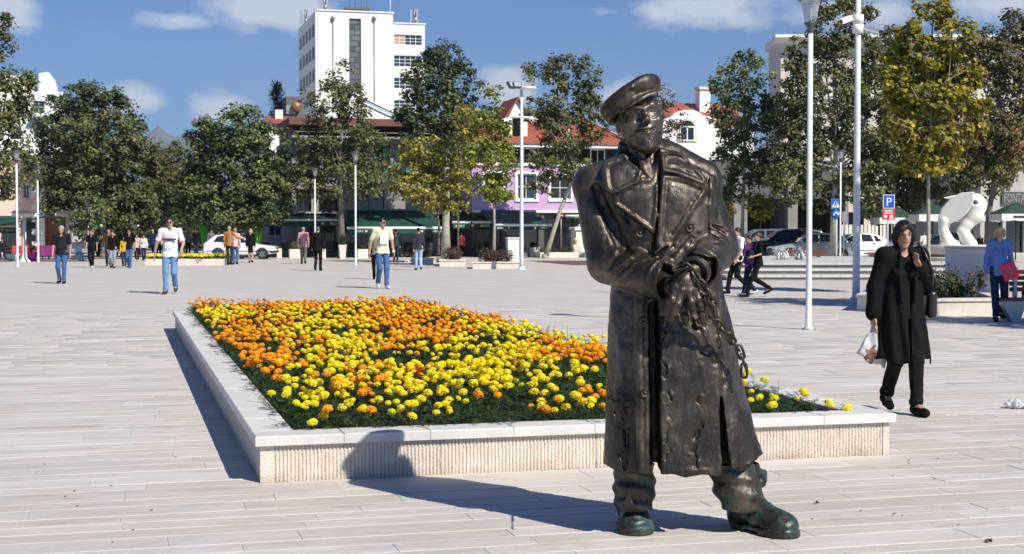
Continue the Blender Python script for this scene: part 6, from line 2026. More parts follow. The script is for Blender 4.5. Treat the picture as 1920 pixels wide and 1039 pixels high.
for i, a in enumerate([
    (519, 528, 466, 484, 'narrow beige box planter beside the front of the white hatchback', 'box', 1, .25), (542, 564, 467, 484, 'beige box planter with a round yellowish shrub behind the man in the pink blazer', 'ball', 1, .45),
    (594, 610, 467, 484, 'beige box planter half hidden by the man in the black suit', 'box', 1, .25), (635, 649, 459, 485, 'tall tapering stone planter at the foot of the plane tree', 'box', .72, .6),
    (669, 689, 467, 484, 'beige box planter beside the lamp in front of the deep awning', 'box', 1, .25), (746, 757, 459, 479, 'slim beige planter behind the man in the dark jacket', 'box', .8, .2),
    (806, 821, 459, 472, 'cream planter with a dark shrub behind the forked young tree', 'box', 1, .55), (829, 841, 466, 476, 'low cream planter with a round yellow shrub by the pale trunk', 'ball', .8, .5),
    (871, 890, 466, 476, 'wide cream planter with clipped shrubs behind the shrub beds', 'box', 1, .35), (911, 922, 459, 480, 'tall tapering cream planter with an airy shrub beside the lime green tree', 'box', .75, .9),
    (947, 957, 466, 480, 'cream planter just behind the white pillar', 'box', 1, .4), (991, 1010, 464, 482, 'cream box planter with dark shrub beside the floodlight mast', 'box', 1, .35),
    (1028, 1042, 457, 468, 'small cream planter behind the leaning trunk', 'box', 1, .45)]):
    box_planter(*a, seed=100 + i)

def hedge_planter():
    a, b = G(1013, 483.5), G(1064, 482.5)
    r = empty('hedge_planter', a, TH, 'low stone planter with clipped dark hedge at the foot of the leaning plane tree', 'planter')
    L_ = (b - a).length
    mb = MB(); mb.bbox(0, L_, 0, 1.2, 0, .30, .01); mb.build('wall', STONEB, r)
    leaf_blob('hedge', [(L_ * .27, .6, .42, L_ * .26, .5, .24), (L_ * .73, .6, .42, L_ * .26, .5, .24)], SHRUB['box'], 1600, .07, r, 8)

hedge_planter()

def shrub_beds():
    rnd = random.Random(2)
    for i, (x0, x1, yt, yb, lab) in enumerate([(758, 771, 483, 492, 'short low stone shrub bed behind the woman with bare shoulders'), (773, 812, 484, 495.5, 'low stone shrub bed with dark reddish bushes nearest the woman with bare shoulders'), (824, 872, 487, 500, 'middle low stone shrub bed with reddish bushes'), (886, 974, 491, 504.5, 'longest low stone shrub bed with reddish bushes beside the white pillar')]):
        a = G(x0, yb); b = G(x1, yb); L_ = (b - a).length; h = PZ(yt, a.y)
        r = empty('shrub_bed', a, 0.02, lab, 'planter', 'low stone shrub beds')
        dp = 2.6
        n = max(1, int(L_ / 1.0))
        for k in range(n):
            mb = MB(); mb.bbox(L_ * k / n + .004, L_ * (k + 1) / n - .004, 0, .25, 0, h - .06, .006); mb.build('wall_stone', STONEB, r)
        mb = MB(); mb.box(0, .25, .254, dp, 0, h - .06); mb.box(L_ - .25, L_, .254, dp, 0, h - .06); mb.box(.254, L_ - .254, dp - .25, dp, 0, h - .06); mb.build('wall', STONEB, r)
        mb = MB()
        mb.bbox(-.03, L_ + .03, -.03, .28, h - .055, h, .006); mb.bbox(-.03, .28, .284, dp, h - .055, h, .006); mb.bbox(L_ - .28, L_ + .03, .284, dp, h - .055, h, .006); mb.build('coping', STONEB, r)
        mb = MB(); mb.box(.25, L_ - .25, .28, dp - .25, 0, h - .1); mb.build('soil', bpy.data.materials['soil'], r)
        k = max(1, int(L_ / .55))
        E = [(.4 + (L_ - .8) * (j + .5) / k, .9 + rnd.uniform(-.2, .6), h + .22, .40, .6, .34 + rnd.uniform(-.08, .1)) for j in range(k)]
        leaf_blob('foliage', E, SHRUB['red'], 900 * k, .075, r, 20 + i, .5)
    a = G(956, 503); r = empty('white_pillar', a, TH, 'plain white square pillar at the end of the longest shrub bed', 'pillar')
    w = 22 * a.y / FPX; h = PZ(448, a.y)
    mb = MB(); mb.bbox(0, w, .3, .3 + w * .8, 0, h, .01); mb.build('shaft', WHITE, r)
    mb = MB(); mb.bbox(-.03, w + .03, .27, .33 + w * .8, h + .002, h + .06, .01); mb.build('cap_stone', STONEB, r)

shrub_beds()

def far_flower_bed():
    a, b = G(271, 497.5), G(420, 496.5)
    r = empty('flower_bed', a, TH * .2, 'small low stone bed of yellow flowers behind the man in the white shirt', 'planter')
    L_ = (b - a).length; n = 4
    for k in range(n):
        mb = MB(); mb.bbox(L_ * k / n + .004, L_ * (k + 1) / n - .004, 0, 3.2, 0, .27, .01); mb.build('wall_stone', STONEB, r)
    E = [(L_ * (k + .5) / 9, 1.6 + random.uniform(-.6, .6), .34, L_ / 15, 1.2, .14) for k in range(9)]
    leaf_blob('foliage', E, bpy.data.materials['marigold_leaf'], 1800, .09, r, 3)
    E2 = [(x, y - .2, z + .10, rx, ry, .08) for x, y, z, rx, ry, rz in E]
    o = leaf_blob('blossom', E2, bpy.data.materials['marigold_yellow'], 1500, .10, r, 4, .9); o['kind'] = 'stuff'
    o = leaf_blob('blossom', E2[::3], bpy.data.materials['marigold_orange'], 200, .09, r, 5, .9); o['kind'] = 'stuff'

far_flower_bed()

# --- left cafe bits -------------------------------------------------
def pot(px, yb, w, h, col, label, plant='ball', name='flower_pot', profile=None):
    b = G(px, yb); r = empty(name, b, 0, label, 'flower pot')
    m = mat('glazed_pot', col, .4)
    prof = profile or [(.72, 0), (.8, .4), (1.0, .93), (1.06, .94), (1.06, 1.0), (.9, 1.0), (.88, .9), (0, .9)]
    mb = MB(); mb.lathe([(q * w, z * h) for q, z in prof], n=18); mb.build('pot', m, r)
    if plant: leaf_blob('foliage', [(0, 0, h + w * .7, w * .95, w * .95, w * .9)], SHRUB[plant], 500, .07, r, int(px))

pot(61, 490, .24, .46, (.75, .03, .42), 'bright pink flower pot with a round olive shrub beside the white post')
pot(25, 490, .34, .40, (.72, .71, .68), 'squat white bowl planter beside the white awning post', None, profile=[(.5, 0), (.6, .05), (.95, .5), (1.0, .9), (.92, .95), (.85, .9), (.5, .6), (0, .6)])
pot(14, 487, .26, .5, (.10, .07, .05), 'brown pot with a pointed brown bush under the awning', 'red')

def cafe_table(px, yb, col, label, n):
    b = G(px, yb); r = empty('cafe_table', b, TH, label, 'table', 'cloth covered cafe tables')
    m = mat('tablecloth', col, .8)
    mb = MB(); mb.box(-.42, .42, -.42, .42, .72, .745); vs = []
    mb.build('tabletop', DFRAME, r)
    mb = MB(); rr = random.Random(n); ring0, ring1 = [], []
    for k in range(24):
        t = k / 24 * 4; sd = int(t); f = t - sd
        p = [(-1 + 2 * f, -1), (1, -1 + 2 * f), (1 - 2 * f, 1), (-1, 1 - 2 * f)][sd]
        ring0.append((p[0] * .43, p[1] * .43, .75)); w = 1 + .06 * math.sin(k * 2.1) + .04; ring1.append((p[0] * .43 * w, p[1] * .43 * w, .22 + rr.uniform(-.03, .03)))
    mb.add(ring0 + ring1, [tuple(range(24))] + [(k, (k + 1) % 24, 24 + (k + 1) % 24, 24 + k) for k in range(24)]); mb.build('cloth', m, r)
    for sx in (-.34, .34):
        for sy in (-.34, .34): mb = MB(); mb.box(sx - .02, sx + .02, sy - .02, sy + .02, 0, .72); mb.build('leg', DFRAME, r)

cafe_table(40, 487.5, (.45, .05, .06), 'cafe table under a red cloth behind the white awning post', 1)
cafe_table(79, 487, (.62, .12, .10), 'cafe table under an orange red cloth beside the white lantern lamp', 2)
cafe_table(92, 487, (.20, .02, .14), 'cafe table under a dark purple cloth beside the man in the dark jacket', 3)

def cafe_set(px, d, label, n):
    """Dark wicker chair under the awnings."""
    d *= K; b = Vector((PX(px, d), d, 0)); r = empty('cafe_chair', b, n * 1.9, label, 'chair', 'dark cafe chairs under the awnings')
    m = mat('dark_wicker', (.035, .03, .028), .7) if 'dark_wicker' not in bpy.data.materials else bpy.data.materials['dark_wicker']
    mb = MB(); mb.bbox(-.24, .24, -.24, .24, .40, .46, .02); mb.build('seat', m, r)
    mb = MB(); mb.prism([(-.24, .462), (.24, .462), (.22, .86), (-.22, .86)], .20, .24); mb.build('backrest', m, r)
    for sx in (-.21, .21):
        for sy in (-.21, .19): mb = MB(); mb.tube([(sx, sy, 0), (sx, sy, .40)], .02, 6); mb.build('leg', m, r)

def cafe_chairs():
    rnd = random.Random(8)
    for k, px in enumerate([497, 508, 530, 574, 585, 618, 626, 662, 700, 735, 765, 776, 800, 893, 903, 935, 944, 962]):
        cafe_set(px, 88.6 + rnd.uniform(-.6, 2.0), 'dark cafe chair in the shade under the ' + ('long awning next to the big tree' if px < 640 else 'deep awning behind the man in yellow' if px < 830 else 'narrow awnings by the thin trees' if px < 921 else 'wide awning of the purple building'), k)

cafe_chairs()

def folded_parasol(px, yb, yt, col, label):
    b = G(px, yb); r = empty('folded_parasol', b, 0, label, 'parasol', 'folded green parasols'); H = PZ(yt, b.y)
    mb = MB(); mb.tube([(0, 0, 0), (0, 0, H + .1)], .025, 8); mb.build('pole', METAL, r)
    mb = MB(); n = 16; vs = []
    for t, rad in ((0, .04), (.12, .16), (.4, .22), (.7, .20), (.9, .15), (1.0, .05)):
        for k in range(n): a = 2 * math.pi * k / n; q = rad * (1.15 if k % 2 else .7); vs.append((q * math.cos(a), q * math.sin(a), .85 + (H - .85) * t))
    mb.add(vs, [(j * n + k, j * n + (k + 1) % n, (j + 1) * n + (k + 1) % n, (j + 1) * n + k) for j in range(5) for k in range(n)]); mb.build('canopy', mat('parasol_green', col, .7), r)
    mb = MB(); mb.lathe([(.3, 0), (.3, .06), (.05, .08)], n=12); mb.build('base', CONC, r)

folded_parasol(381, 483, 417, (.05, .55, .04), 'bright green folded parasol under the big green tree')
folded_parasol(484, 483, 416, (.12, .45, .03), 'yellow green folded parasol at the end of the long awning')

# --- signs ----------------------------------------------------------
BLUE = mat('sign_blue', (.01, .10, .48), .4); RED = mat('sign_red', (.62, .03, .035), .45); SIGNW = mat('sign_white', (.8, .8, .8), .45); SIGNB = mat('sign_black', (.02, .02, .02), .5)

def plate(name, f, x0, x1, y0, y1, m, parent, y=0.0, edge=None):
    a, b, c, d = f.x(x0), f.x(x1), f.z((x0 + x1) / 2, y1), f.z((x0 + x1) / 2, y0)
    mb = MB()
    if edge is not None:
        mb.box(a, b, y - .012, y, c, d); mb.cur = 1; e = .025
        mb.box(a + e, b - e, y - .015, y - .0125, c + e, d - e); return mb.build(name, [edge, m], parent)
    mb.box(a, b, y - .012, y, c, d); return mb.build(name, m, parent)

def signs():
    f = Face(1665, 63, 0); r = empty('parking_sign', f.o, 0, 'blue parking sign above a red notice plate on a thin post', 'sign')
    mb = MB(); mb.tube([(0, .05, 0), (0, .05, f.z(1665, 366))], .032, 8); mb.build('post', STEELW, r)
    p = plate('parking_plate', f, 1655, 1677, 365, 391, BLUE, r, edge=SIGNW)
    text_part('lettering', 'P', (391 - 365) * .60 * 63 * K / FPX, SIGNW, p, (f.x(1666), -.018, f.z(1666, 386)), (math.pi / 2, 0, 0), align='CENTER')
    p = plate('notice_plate', f, 1654, 1677.5, 391.8, 412, RED, r)
    for k, (a, b, y) in enumerate([(1657, 1674, 394.5), (1659, 1672, 397.2), (1657, 1674, 400)]):
        mb = MB(); z = f.z(1665, y); mb.box(f.x(a), f.x(b), -.0145, -.0125, z - .016, z + .010); mb.build('text_line', SIGNW, p)
    mb = MB(); mb.lathe([(0, 0), (.075, 0), (.075, .004), (0, .004)], 0, 0, 14, Matrix.Translation((f.x(1659.5), -.0145, f.z(1659, 406.5))) @ Matrix.Rotation(math.pi / 2, 4, 'X')); mb.build('symbol', SIGNW, p)
    mb = MB(); x = f.x(1671); z = f.z(1671, 406.5); mb.box(x - .07, x - .02, -.0165, -.0125, z - .09, z + .08); mb.box(x + .01, x + .06, -.0165, -.0125, z - .09, z + .08); mb.box(x - .07, x + .06, -.0167, -.0126, z + .03, z + .055); mb.build('symbol', SIGNW, p)
    # crossing sign and the round blue sign below it
    f = Face(1569, 63, 0); r = empty('crossing_sign', f.o, 0, 'blue square pedestrian crossing sign above a round blue arrow sign', 'sign')
    mb = MB(); mb.tube([(0, .05, 0), (0, .05, f.z(1569, 373))], .032, 8); mb.build('post', STEELW, r)
    p = plate('crossing_plate', f, 1558, 1575, 372.5, 392, BLUE, r, edge=mat('sign_blue_edge', (.05, .2, .55), .4))
    xc, z0, z1 = f.x(1566.5), f.z(1566, 389), f.z(1566, 375); w = .17
    mb = MB(); mb.prism([(xc - w, z0), (xc + w, z0), (xc, z1)], -.019, -.0155); t = mb.build('triangle', SIGNW, p)
    mb = MB(); mb.tube([(xc - .01, -.022, z0 + .15), (xc, -.022, z0 + .235)], .022, 6); mb.tube([(xc - .01, -.022, z0 + .15), (xc - .07, -.022, z0 + .03)], .014, 6); mb.tube([(xc - .01, -.022, z0 + .15), (xc + .06, -.022, z0 + .03)], .014, 6); mb.tube([(xc - .06, -.022, z0 + .14), (xc + .06, -.022, z0 + .19)], .011, 6)
    mb.lathe([(0, 0), (.022, 0), (.022, .006), (0, .006)], 0, 0, 10, Matrix.Translation((xc + .005, -.019, z0 + .27)) @ Matrix.Rotation(math.pi / 2, 4, 'X')); mb.build('walker', SIGNB, t)
    zc = f.z(1566, 402); R_ = 8.6 * 63 * K / FPX
    mb = MB(); mb.lathe([(0, 0), (R_, 0), (R_, .012), (0, .012)], 0, 0, 24, Matrix.Translation((xc, 0, zc)) @ Matrix.Rotation(math.pi / 2, 4, 'X')); mb.cur = 0
    p = mb.build('arrow_plate', BLUE, r)
    mb = MB(); pts = [(xc + .09 * math.cos(t), -.018, zc - .03 + .09 * math.sin(t)) for t in np.linspace(math.pi * 1.1, .3, 9)]; mb.tube(pts, .024, 6)
    mb.prism([(xc + .03, zc + .0), (xc + .15, zc + .09), (xc + .15, zc - .04)], -.022, -.014); mb.build('arrow', SIGNW, p)
    f2 = Face(1582, 70, 0); q = empty('grey_sign', f2.o, 0, 'small grey sign back on a thin post beside the crossing sign', 'sign')
    mb = MB(); mb.tube([(0, .03, 0), (0, .03, f2.z(1582, 397))], .025, 6); mb.build('post', METAL, q)
    plate('plate', f2, 1579, 1586, 397, 417, METAL, q)
    f = Face(1052, 88, 0); r = empty('no_entry_sign', f.o, 0, 'small red traffic sign on a thin post by the leaning tree', 'sign')
    mb = MB(); mb.tube([(0, .04, 0), (0, .04, f.z(1052, 398))], .03, 6); mb.build('post', METAL, r)
    mb = MB(); mb.lathe([(0, 0), (.17, 0), (.17, .012), (0, .012)], 0, 0, 20, Matrix.Translation((0, 0, f.z(1052, 404))) @ Matrix.Rotation(math.pi / 2, 4, 'X')); p = mb.build('disc', RED, r)
    mb = MB(); z = f.z(1052, 404); mb.box(-.11, .11, -.018, -.0125, z - .03, z + .03); mb.build('bar', SIGNW, p)
    # dark information panel by the fence
    f = Face(1612, 86, 0); r = empty('notice_board', f.o, 0, 'dark roofed notice board in front of the white panel fence', 'notice board')
    a, b = f.x(1609), f.x(1652)
    mb = MB(); mb.box(a, b, 0, .12, f.z(1630, 410), f.z(1630, 393)); mb.build('panel', mat('speckled_board', (.30, .30, .29), .7, noise=.6, nscale=14), r)
    for x in (a + .1, b - .1): mb = MB(); mb.box(x - .05, x + .05, .02, .1, 0, f.z(1630, 410)); mb.build('post', DFRAME, r)

signs()

def panel_fence():
    f = Face(1576, 92, TH * .4); r = empty('panel_fence', f.o, f.ang, 'white corrugated panel fence behind the parked white car', 'fence')
    x1 = f.x(1682); n = 15; h = f.z(1630, 421)
    m = mat('fence_panel', (.66, .65, .60), .7, var=.10)
    for k in range(n):
        a, b = x1 * k / n, x1 * (k + 1) / n
        mb = MB(); q = (b - a)
        mb.prism([(a + .01, 0), (a + q * .18, -.07), (a + q * .5, -.07), (a + q * .62, 0), (b - .01, 0), (b - .01, .02), (a + .01, .02)], .05, h + random.uniform(-.03, .03), 'z'); mb.build('panel', m, r)
    for k in range(0, n + 1, 5): mb = MB(); x = x1 * k / n; mb.box(x - .04, x + .04, .03, .11, 0, h); mb.build('post', METAL, r)

panel_fence()

def cafe_parasols():
    dk = mat('dark_green_canvas', (.018, .05, .035), .85, noise=.15, nscale=2); wv = mat('white_valance', (.70, .70, .67), .8)
    for k, (x0, x1, yt, yb, yv, d, lab) in enumerate([(1640, 1708, 384, 408, 419, 78, 'dark green square parasol behind the head of the woman in black'), (1712, 1785, 382, 402, 414, 76, 'dark green square parasol just behind the white sculpture tail'), (1786, 1862, 384, 402, 415, 78, 'dark green square parasol right behind the sculpture head'), (1864, 1945, 380, 401, 413, 75, 'dark green square parasol under the grey name board')]):
        d *= K; b = Vector((PX((x0 + x1) / 2, d), d, 0)); w = (x1 - x0) * d / FPX / 2; zt, zb, zv = PZ(yt, d), PZ(yb, d), PZ(yv, d)
        r = empty('cafe_parasol', b, 0, lab, 'parasol', 'square cafe parasols')
        mb = MB(); mb.tube([(0, 0, 0), (0, 0, zt)], .035, 8); mb.build('pole', DFRAME, r)
        mb = MB(); c = [(-w, -w), (w, -w), (w, w), (-w, w)]; t = .25
        mb.add([(x, y, zb) for x, y in c] + [(x * t, y * t, zt - .12) for x, y in c] + [(0, 0, zt)], [(i, (i + 1) % 4, 4 + (i + 1) % 4, 4 + i) for i in range(4)] + [(4 + i, 4 + (i + 1) % 4, 8) for i in range(4)])
        cc = mb.build('canopy', dk, r); cc.modifiers.new('thick', 'SOLIDIFY').thickness = .015
        for i in range(4):
            a, e = Vector((*c[i], 0)), Vector((*c[(i + 1) % 4], 0)); mb = MB(); n = 7
            vs = []
            for j in range(n + 1): p = a.lerp(e, j / n); vs += [(p.x, p.y, zb - .01), (p.x, p.y, zv - (.05 if j % 2 else 0))]
            mb.add(vs, [(2 * j, 2 * j + 1, 2 * j + 3, 2 * j + 2) for j in range(n)]); v = mb.build('valance', wv, r); v.modifiers.new('thick', 'SOLIDIFY').thickness = .012
        if k == 3:
            mb = MB(); mb.box(-w * .45, w * .15, -w - .02, -w - .014, zv + (zb - zv) * .35, zv + (zb - zv) * .65); mb.build('printed_band', SIGNB, r)
        mb = MB(); mb.lathe([(.35, 0), (.35, .08), (.05, .1)], n=12); mb.build('base', CONC, r)

cafe_parasols()

# --- fountain terrace, basin and the white sculpture ----------------
def fountain():
    st = mat('terrace_stone', (.52, .51, .48), .7, noise=.10, nscale=3, bump=.2, bscale=30)
    rs = mat('riser_stone', (.20, .185, .165), .8, noise=.15, nscale=3)
    r = empty('fountain_terrace', G(1362, 526), 0.0, 'long low stepped stone terrace of the fountain behind the walking passers by', 'fountain')
    o = r.location.copy()
    x1 = PX(1830, 49 * K) - o.x
    for k, (yoff, z0, z1) in enumerate([(0, 0, .155), (1.5, .155, .31), (3.2, .31, .46)]):
        n = 14
        for i in range(n):
            mb = MB(); a, b = x1 * i / n, x1 * (i + 1) / n; mb.bbox(a + .003, b - .003, yoff, yoff + (1.50 if k < 2 else 14), z1 - .06, z1, .012); mb.build('step_stone', st, r)
        mb = MB(); mb.box(.01, x1 - .01, yoff + .04, yoff + (1.55 if k < 2 else 13.9), z0 - (.0 if k else 0), z1 - .062); mb.build('riser', rs, r)
    for (px, yb, hh, lab) in [(1465, 497, 25, 'white splashing water jet in front of the red brown bench'), (1500, 500, 20, 'smaller white water jet next to the tall lamp pole')]:
        d = 57 * K; b = Vector((PX(px, d), d, .46)); w = empty('water_jet', b, 0, lab, 'fountain jet', 'water jets of the fountain')
        m, nt, bs = nodes_of('white_water'); bs.inputs['Base Color'].default_value = (.85, .88, .9, 1); bs.inputs['Roughness'].default_value = .25; bs.inputs['Transmission Weight'].default_value = .45
        rr = random.Random(px); H = hh / FPX * d
        mb = MB()
        for k in range(9):
            a = rr.uniform(0, 6.28); q = rr.uniform(.03, .22); top = H * rr.uniform(.6, 1.0)
            mb.tube([(0, 0, 0), (q * .4 * math.cos(a), q * .4 * math.sin(a), top), (q * math.cos(a), q * math.sin(a), top * .55), (q * 1.3 * math.cos(a), q * 1.3 * math.sin(a), .02)], [.035, .055, .05, .07], 7)
        mb.build('plume', m, w)
        g = MB()
        for k in range(60):
            a = rr.uniform(0, 6.28); q = rr.uniform(.05, .36); z = rr.uniform(.02, H); s_ = rr.uniform(.008, .02)
            g.box(q * math.cos(a) - s_, q * math.cos(a) + s_, q * math.sin(a) - s_, q * math.sin(a) + s_, z - s_, z + s_)
        o2 = g.build('droplets', m, w); o2['kind'] = 'stuff'
    # basin and sculpture
    d = 56.0 * K; c = Vector((PX(1800, d), d, .46)); s = d / FPX
    r = empty('stone_basin', c, 0, 'round tiered stone basin carrying the white abstract sculpture', 'fountain')
    zt = PZ(459, d) - .46; R_ = 84 * s
    m = mat('basin_stone', (.55, .50, .41), .75, noise=.16, nscale=3, bump=.3, bscale=20)
    mb = MB(); mb.lathe([(R_ * .80, 0), (R_ * .80, zt - .42), (R_ * .93, zt - .36), (R_, zt - .30), (R_, zt - .03), (R_ * .99, zt), (R_ * .90, zt), (R_ * .88, zt - .05), (0, zt - .05)], n=48); mb.build('bowl', m, r)
    mb = MB(); mb.lathe([(R_ * 1.02, .0), (R_ * 1.02, .14), (R_ * .85, .141)], n=48); mb.build('foot', m, r)
    # the sculpture: bowl-headed form with a folded wing on two swelling legs
    sx = lambda px: (px - 1803) * s
    sz = lambda py: PZ(py, d) - (c.z + zt)
    sr = empty('white_sculpture', (PX(1803, d), d, c.z + zt - .05), 0, 'smooth white abstract sculpture like a bird with a hole for an eye', 'sculpture')
    g = SDF((sx(1745), -.75, -.05), (sx(1862), .75, sz(352)), .022)
    def pt(px, py, y=0): return (sx(px), y, sz(py) + .05)
    g.chain([pt(1822, 381), pt(1830, 386), pt(1826, 404), pt(1812, 422), pt(1804, 433), pt(1812, 447), pt(1820, 459)], [17 * s, 18 * s, 16 * s, 11 * s, 9 * s, 11 * s, 13 * s], 0, join=.10)
    g.cone(pt(1808, 374), pt(1828, 378), 10 * s, 16 * s, .08)
    g.chain([pt(1771, 415), pt(1769, 432), pt(1774, 446), pt(1780, 459)], [12 * s, 9 * s, 11 * s, 15 * s], .03, join=.06)
    g.cone(pt(1770, 460), pt(1790, 461), 9 * s, 11 * s, .05)
    wing = [(sx(a), sz(b) + .05) for a, b in [(1815, 361), (1813, 382), (1804, 400), (1792, 412), (1774, 421), (1763, 424), (1759, 411), (1764, 392), (1777, 375), (1794, 363)]]
    def wingf(X, Y, Z):
        p_ = poly2d(wing, X[:, 0, :], Z[:, 0, :])[:, None, :] * np.ones_like(X)
        yc = -.30 + (X - sx(1785)) * -.55
        return smax(p_ - .02, np.abs(Y - yc) - .045, .03)
    g.apply((sx(1752), -.75, -.05), (sx(1815), .6, sz(352)), wingf, .02)
    g.cone(pt(1772, 371, .15), pt(1812, 370, .1), 1.6 * s, 8 * s, .04)
    g.cone((sx(1823), -1, sz(380) + .05), (sx(1823), 1, sz(380) + .05), 4.2 * s, 4.2 * s, .02, 'cut')
    g.apply((-9, -9, -.1), (9, 9, .1), lambda X, Y, Z: -Z, 0, 'and', .0)
    g.build('body', [mat('white_marble', (.74, .72, .67), .5, noise=.06, nscale=3)], sr, relax=3)

fountain()

def slat_bench(px0, px1, d, yt, label, z0=.46):
    d *= K; b = Vector((PX(px0, d), d, z0)); r = empty('slat_bench', b, 0, label, 'bench', 'dark red wooden benches'); w = (px1 - px0) * d / FPX
    m = mat('red_brown_wood', (.15, .042, .03), .55, noise=.25, nscale=4, stretch=(.3, 6, 6)) if 'red_brown_wood' not in bpy.data.materials else bpy.data.materials['red_brown_wood']
    H = PZ(yt, d) - z0; sh = H * .52
    n = 5
    for k in range(n): mb = MB(); za = .04 + (H - .05) * k / n; mb.bbox(0, w, -.015 + k * .012, .015 + k * .012, za + .006, .04 + (H - .05) * (k + 1) / n - .006, .005); mb.build('back_slat', m, r)
    for k in range(4): mb = MB(); mb.bbox(0, w, .12 + k * .12, .22 + k * .12, sh, sh + .035, .006); mb.build('seat_slat', m, r)
    for x in (.25, w / 2, w - .25): mb = MB(); mb.prism([(.08, 0), (.55, 0), (.55, sh - .002), (.08, sh - .002)], x - .03, x + .03, 'x'); mb.build('leg', LAMPC, r)

slat_bench(1465, 1549, 62, 467, 'red brown slatted bench on the terrace behind the water jets')
slat_bench(1626, 1662, 63, 472, 'short red brown bench seen beside the shoulder of the woman in black')

def near_bench():
    b = G(1893, 604); d = b.y; s = d / FPX
    r = empty('slat_bench', b, math.radians(-8), 'dark maroon slatted bench with grey wedge legs at the picture edge', 'bench', 'dark red wooden benches')
    m = bpy.data.materials['red_brown_wood']; x0, x1 = -18 * s, 95 * s
    for k in range(4): mb = MB(); mb.bbox(x0, x1, -.10 + k * .13, .02 + k * .13, .36, .405, .006); mb.build('seat_slat', m, r)
    for k in range(4): mb = MB(); mb.bbox(x0 + .25, x1, .48 + k * .03, .51 + k * .03, .50 + k * .10, .575 + k * .10, .006); mb.build('back_slat', m, r)
    for x in (.05, 75 * s):
        mb = MB(); mb.prism([(x - .20, .36), (x + .22, .36), (x + .10, .0), (x - .02, .0)], -.08, .42); mb.build('leg', METAL, r)
        mb = MB(); mb.box(x + .1, x + .16, .45, .6, .36, .92); mb.build('back_support', METAL, r)

near_bench()

def corner_planter():
    A, B, C = G(1607, 583), G(1752, 592.5), G(1892, 591)
    r = empty('corner_planter', A, 0, 'low beige stone planter with the yellow tree behind the woman in black', 'planter')
    pts = [A, B, C, C + Vector((1.6, 8.0, 0)), A + Vector((2.6, 8.0, 0))]
    P = [p - A for p in pts]
    cen = sum(P, Vector()) / 5
    m = stone_mat('planter_stone', (.62, .57, .50), .1)
    for i in range(5):
        a, b = P[i], P[(i + 1) % 5]; dv = (b - a).normalized(); nr = Vector((dv.y, -dv.x, 0))
        n = max(1, int((b - a).length / .9)); M = Matrix(((dv.x, -nr.x, 0, a.x), (dv.y, -nr.y, 0, a.y), (0, 0, 1, 0), (0, 0, 0, 1))); ln = (b - a).length
        for k in range(n):
            mb = MB(); mb.bbox(ln * k / n + .003, ln * (k + 1) / n - .003, 0, .22, 0, .26, .004); w = mb.build('wall_stone', m, r); w.matrix_local = M
            mb = MB(); mb.bbox(ln * k / n + .002 - (.02 if k == 0 else 0), ln * (k + 1) / n - .002, -.03, .26, .262, .315, .006); w = mb.build('coping_stone', m, r); w.matrix_local = M
    mb = MB(); mb.add([(p.x * .98 + cen.x * .02, p.y * .98 + cen.y * .02, .22) for p in P], [(0, 1, 2, 3, 4)]); mb.build('soil', bpy.data.materials['soil'], r)
    d = 31.0 * K; q = empty('white_slab', (PX(1829, d), d, .2), math.radians(-58), 'plain upright white stone slab standing in the corner planter', 'slab')
    mb = MB(); hw = 1.28; mb.bbox(-hw / 2, hw / 2, -.16, .16, 0, PZ(466, d) - .2, .01); mb.build('slab', WHITE, q)
    mb = MB(); mb.bbox(-hw / 2 - .02, hw / 2 + .02, -.18, .18, PZ(466, d) - .198, PZ(466, d) - .16, .006); mb.build('cap_stone', STONEB, q)
    def shrub(px, d, E, n, label, seed):
        d *= K; b = Vector((PX(px, d), d, .2)); t = empty('photinia_shrub', b, 0, label, 'shrub', 'leafy shrubs in the corner planter')
        leaf_blob('foliage', E, SHRUB['photinia'], n, .085, t, seed, .4)
        mb = MB(); rr = random.Random(seed)
        for k in range(9):
            e = E[k % len(E)]; mb.tube([(0, 0, 0), (e[0] * .5, e[1] * .5, e[2] * .6), (e[0] + rr.uniform(-.2, .2), e[1] + rr.uniform(-.1, .1), e[2] + e[5] * rr.uniform(.5, 1.3))], [.012, .008, .004], 5)
        mb.build('stem', BARK, t)
        tip = MB();
        V, T = [], []
        for k in range(70):
            e = E[k % len(E)]; a = rr.uniform(0, 6.28); p = np.array([e[0] + math.cos(a) * e[3] * rr.uniform(.2, .9), e[1] + math.sin(a) * e[4] * .8, e[2] + e[5] * rr.uniform(.6, 1.5)])
            u = np.array([rr.uniform(-1, 1), rr.uniform(-1, 1), rr.uniform(.2, 1.2)]); u = u / np.linalg.norm(u) * .055; w = np.cross(u, [0, 1, .3]); w = w / np.linalg.norm(w) * .014
            V += [p, p + u * .5 + w, p + u, p + u * .5 - w]; T.append(rr.random())
        me = np_mesh('young_leaves', np.array(V), np.arange(len(V)).reshape(-1, 4), [SHRUB['red']]); set_tint(me, T); link_mesh('young_leaves', me, t)
    shrub(1772, 29.5, [(-.15, 0, .28, .24, .2, .22), (.12, 0, .34, .24, .2, .26), (.3, .1, .22, .18, .2, .18)], 900, 'dense leafy shrub with reddish tips beside the woman in black', 71)
    shrub(1832, 29.3, [(-.1, 0, .26, .14, .12, .2), (.1, 0, .40, .10, .1, .18)], 220, 'thin open shrub in front of the white slab', 72)

corner_planter()

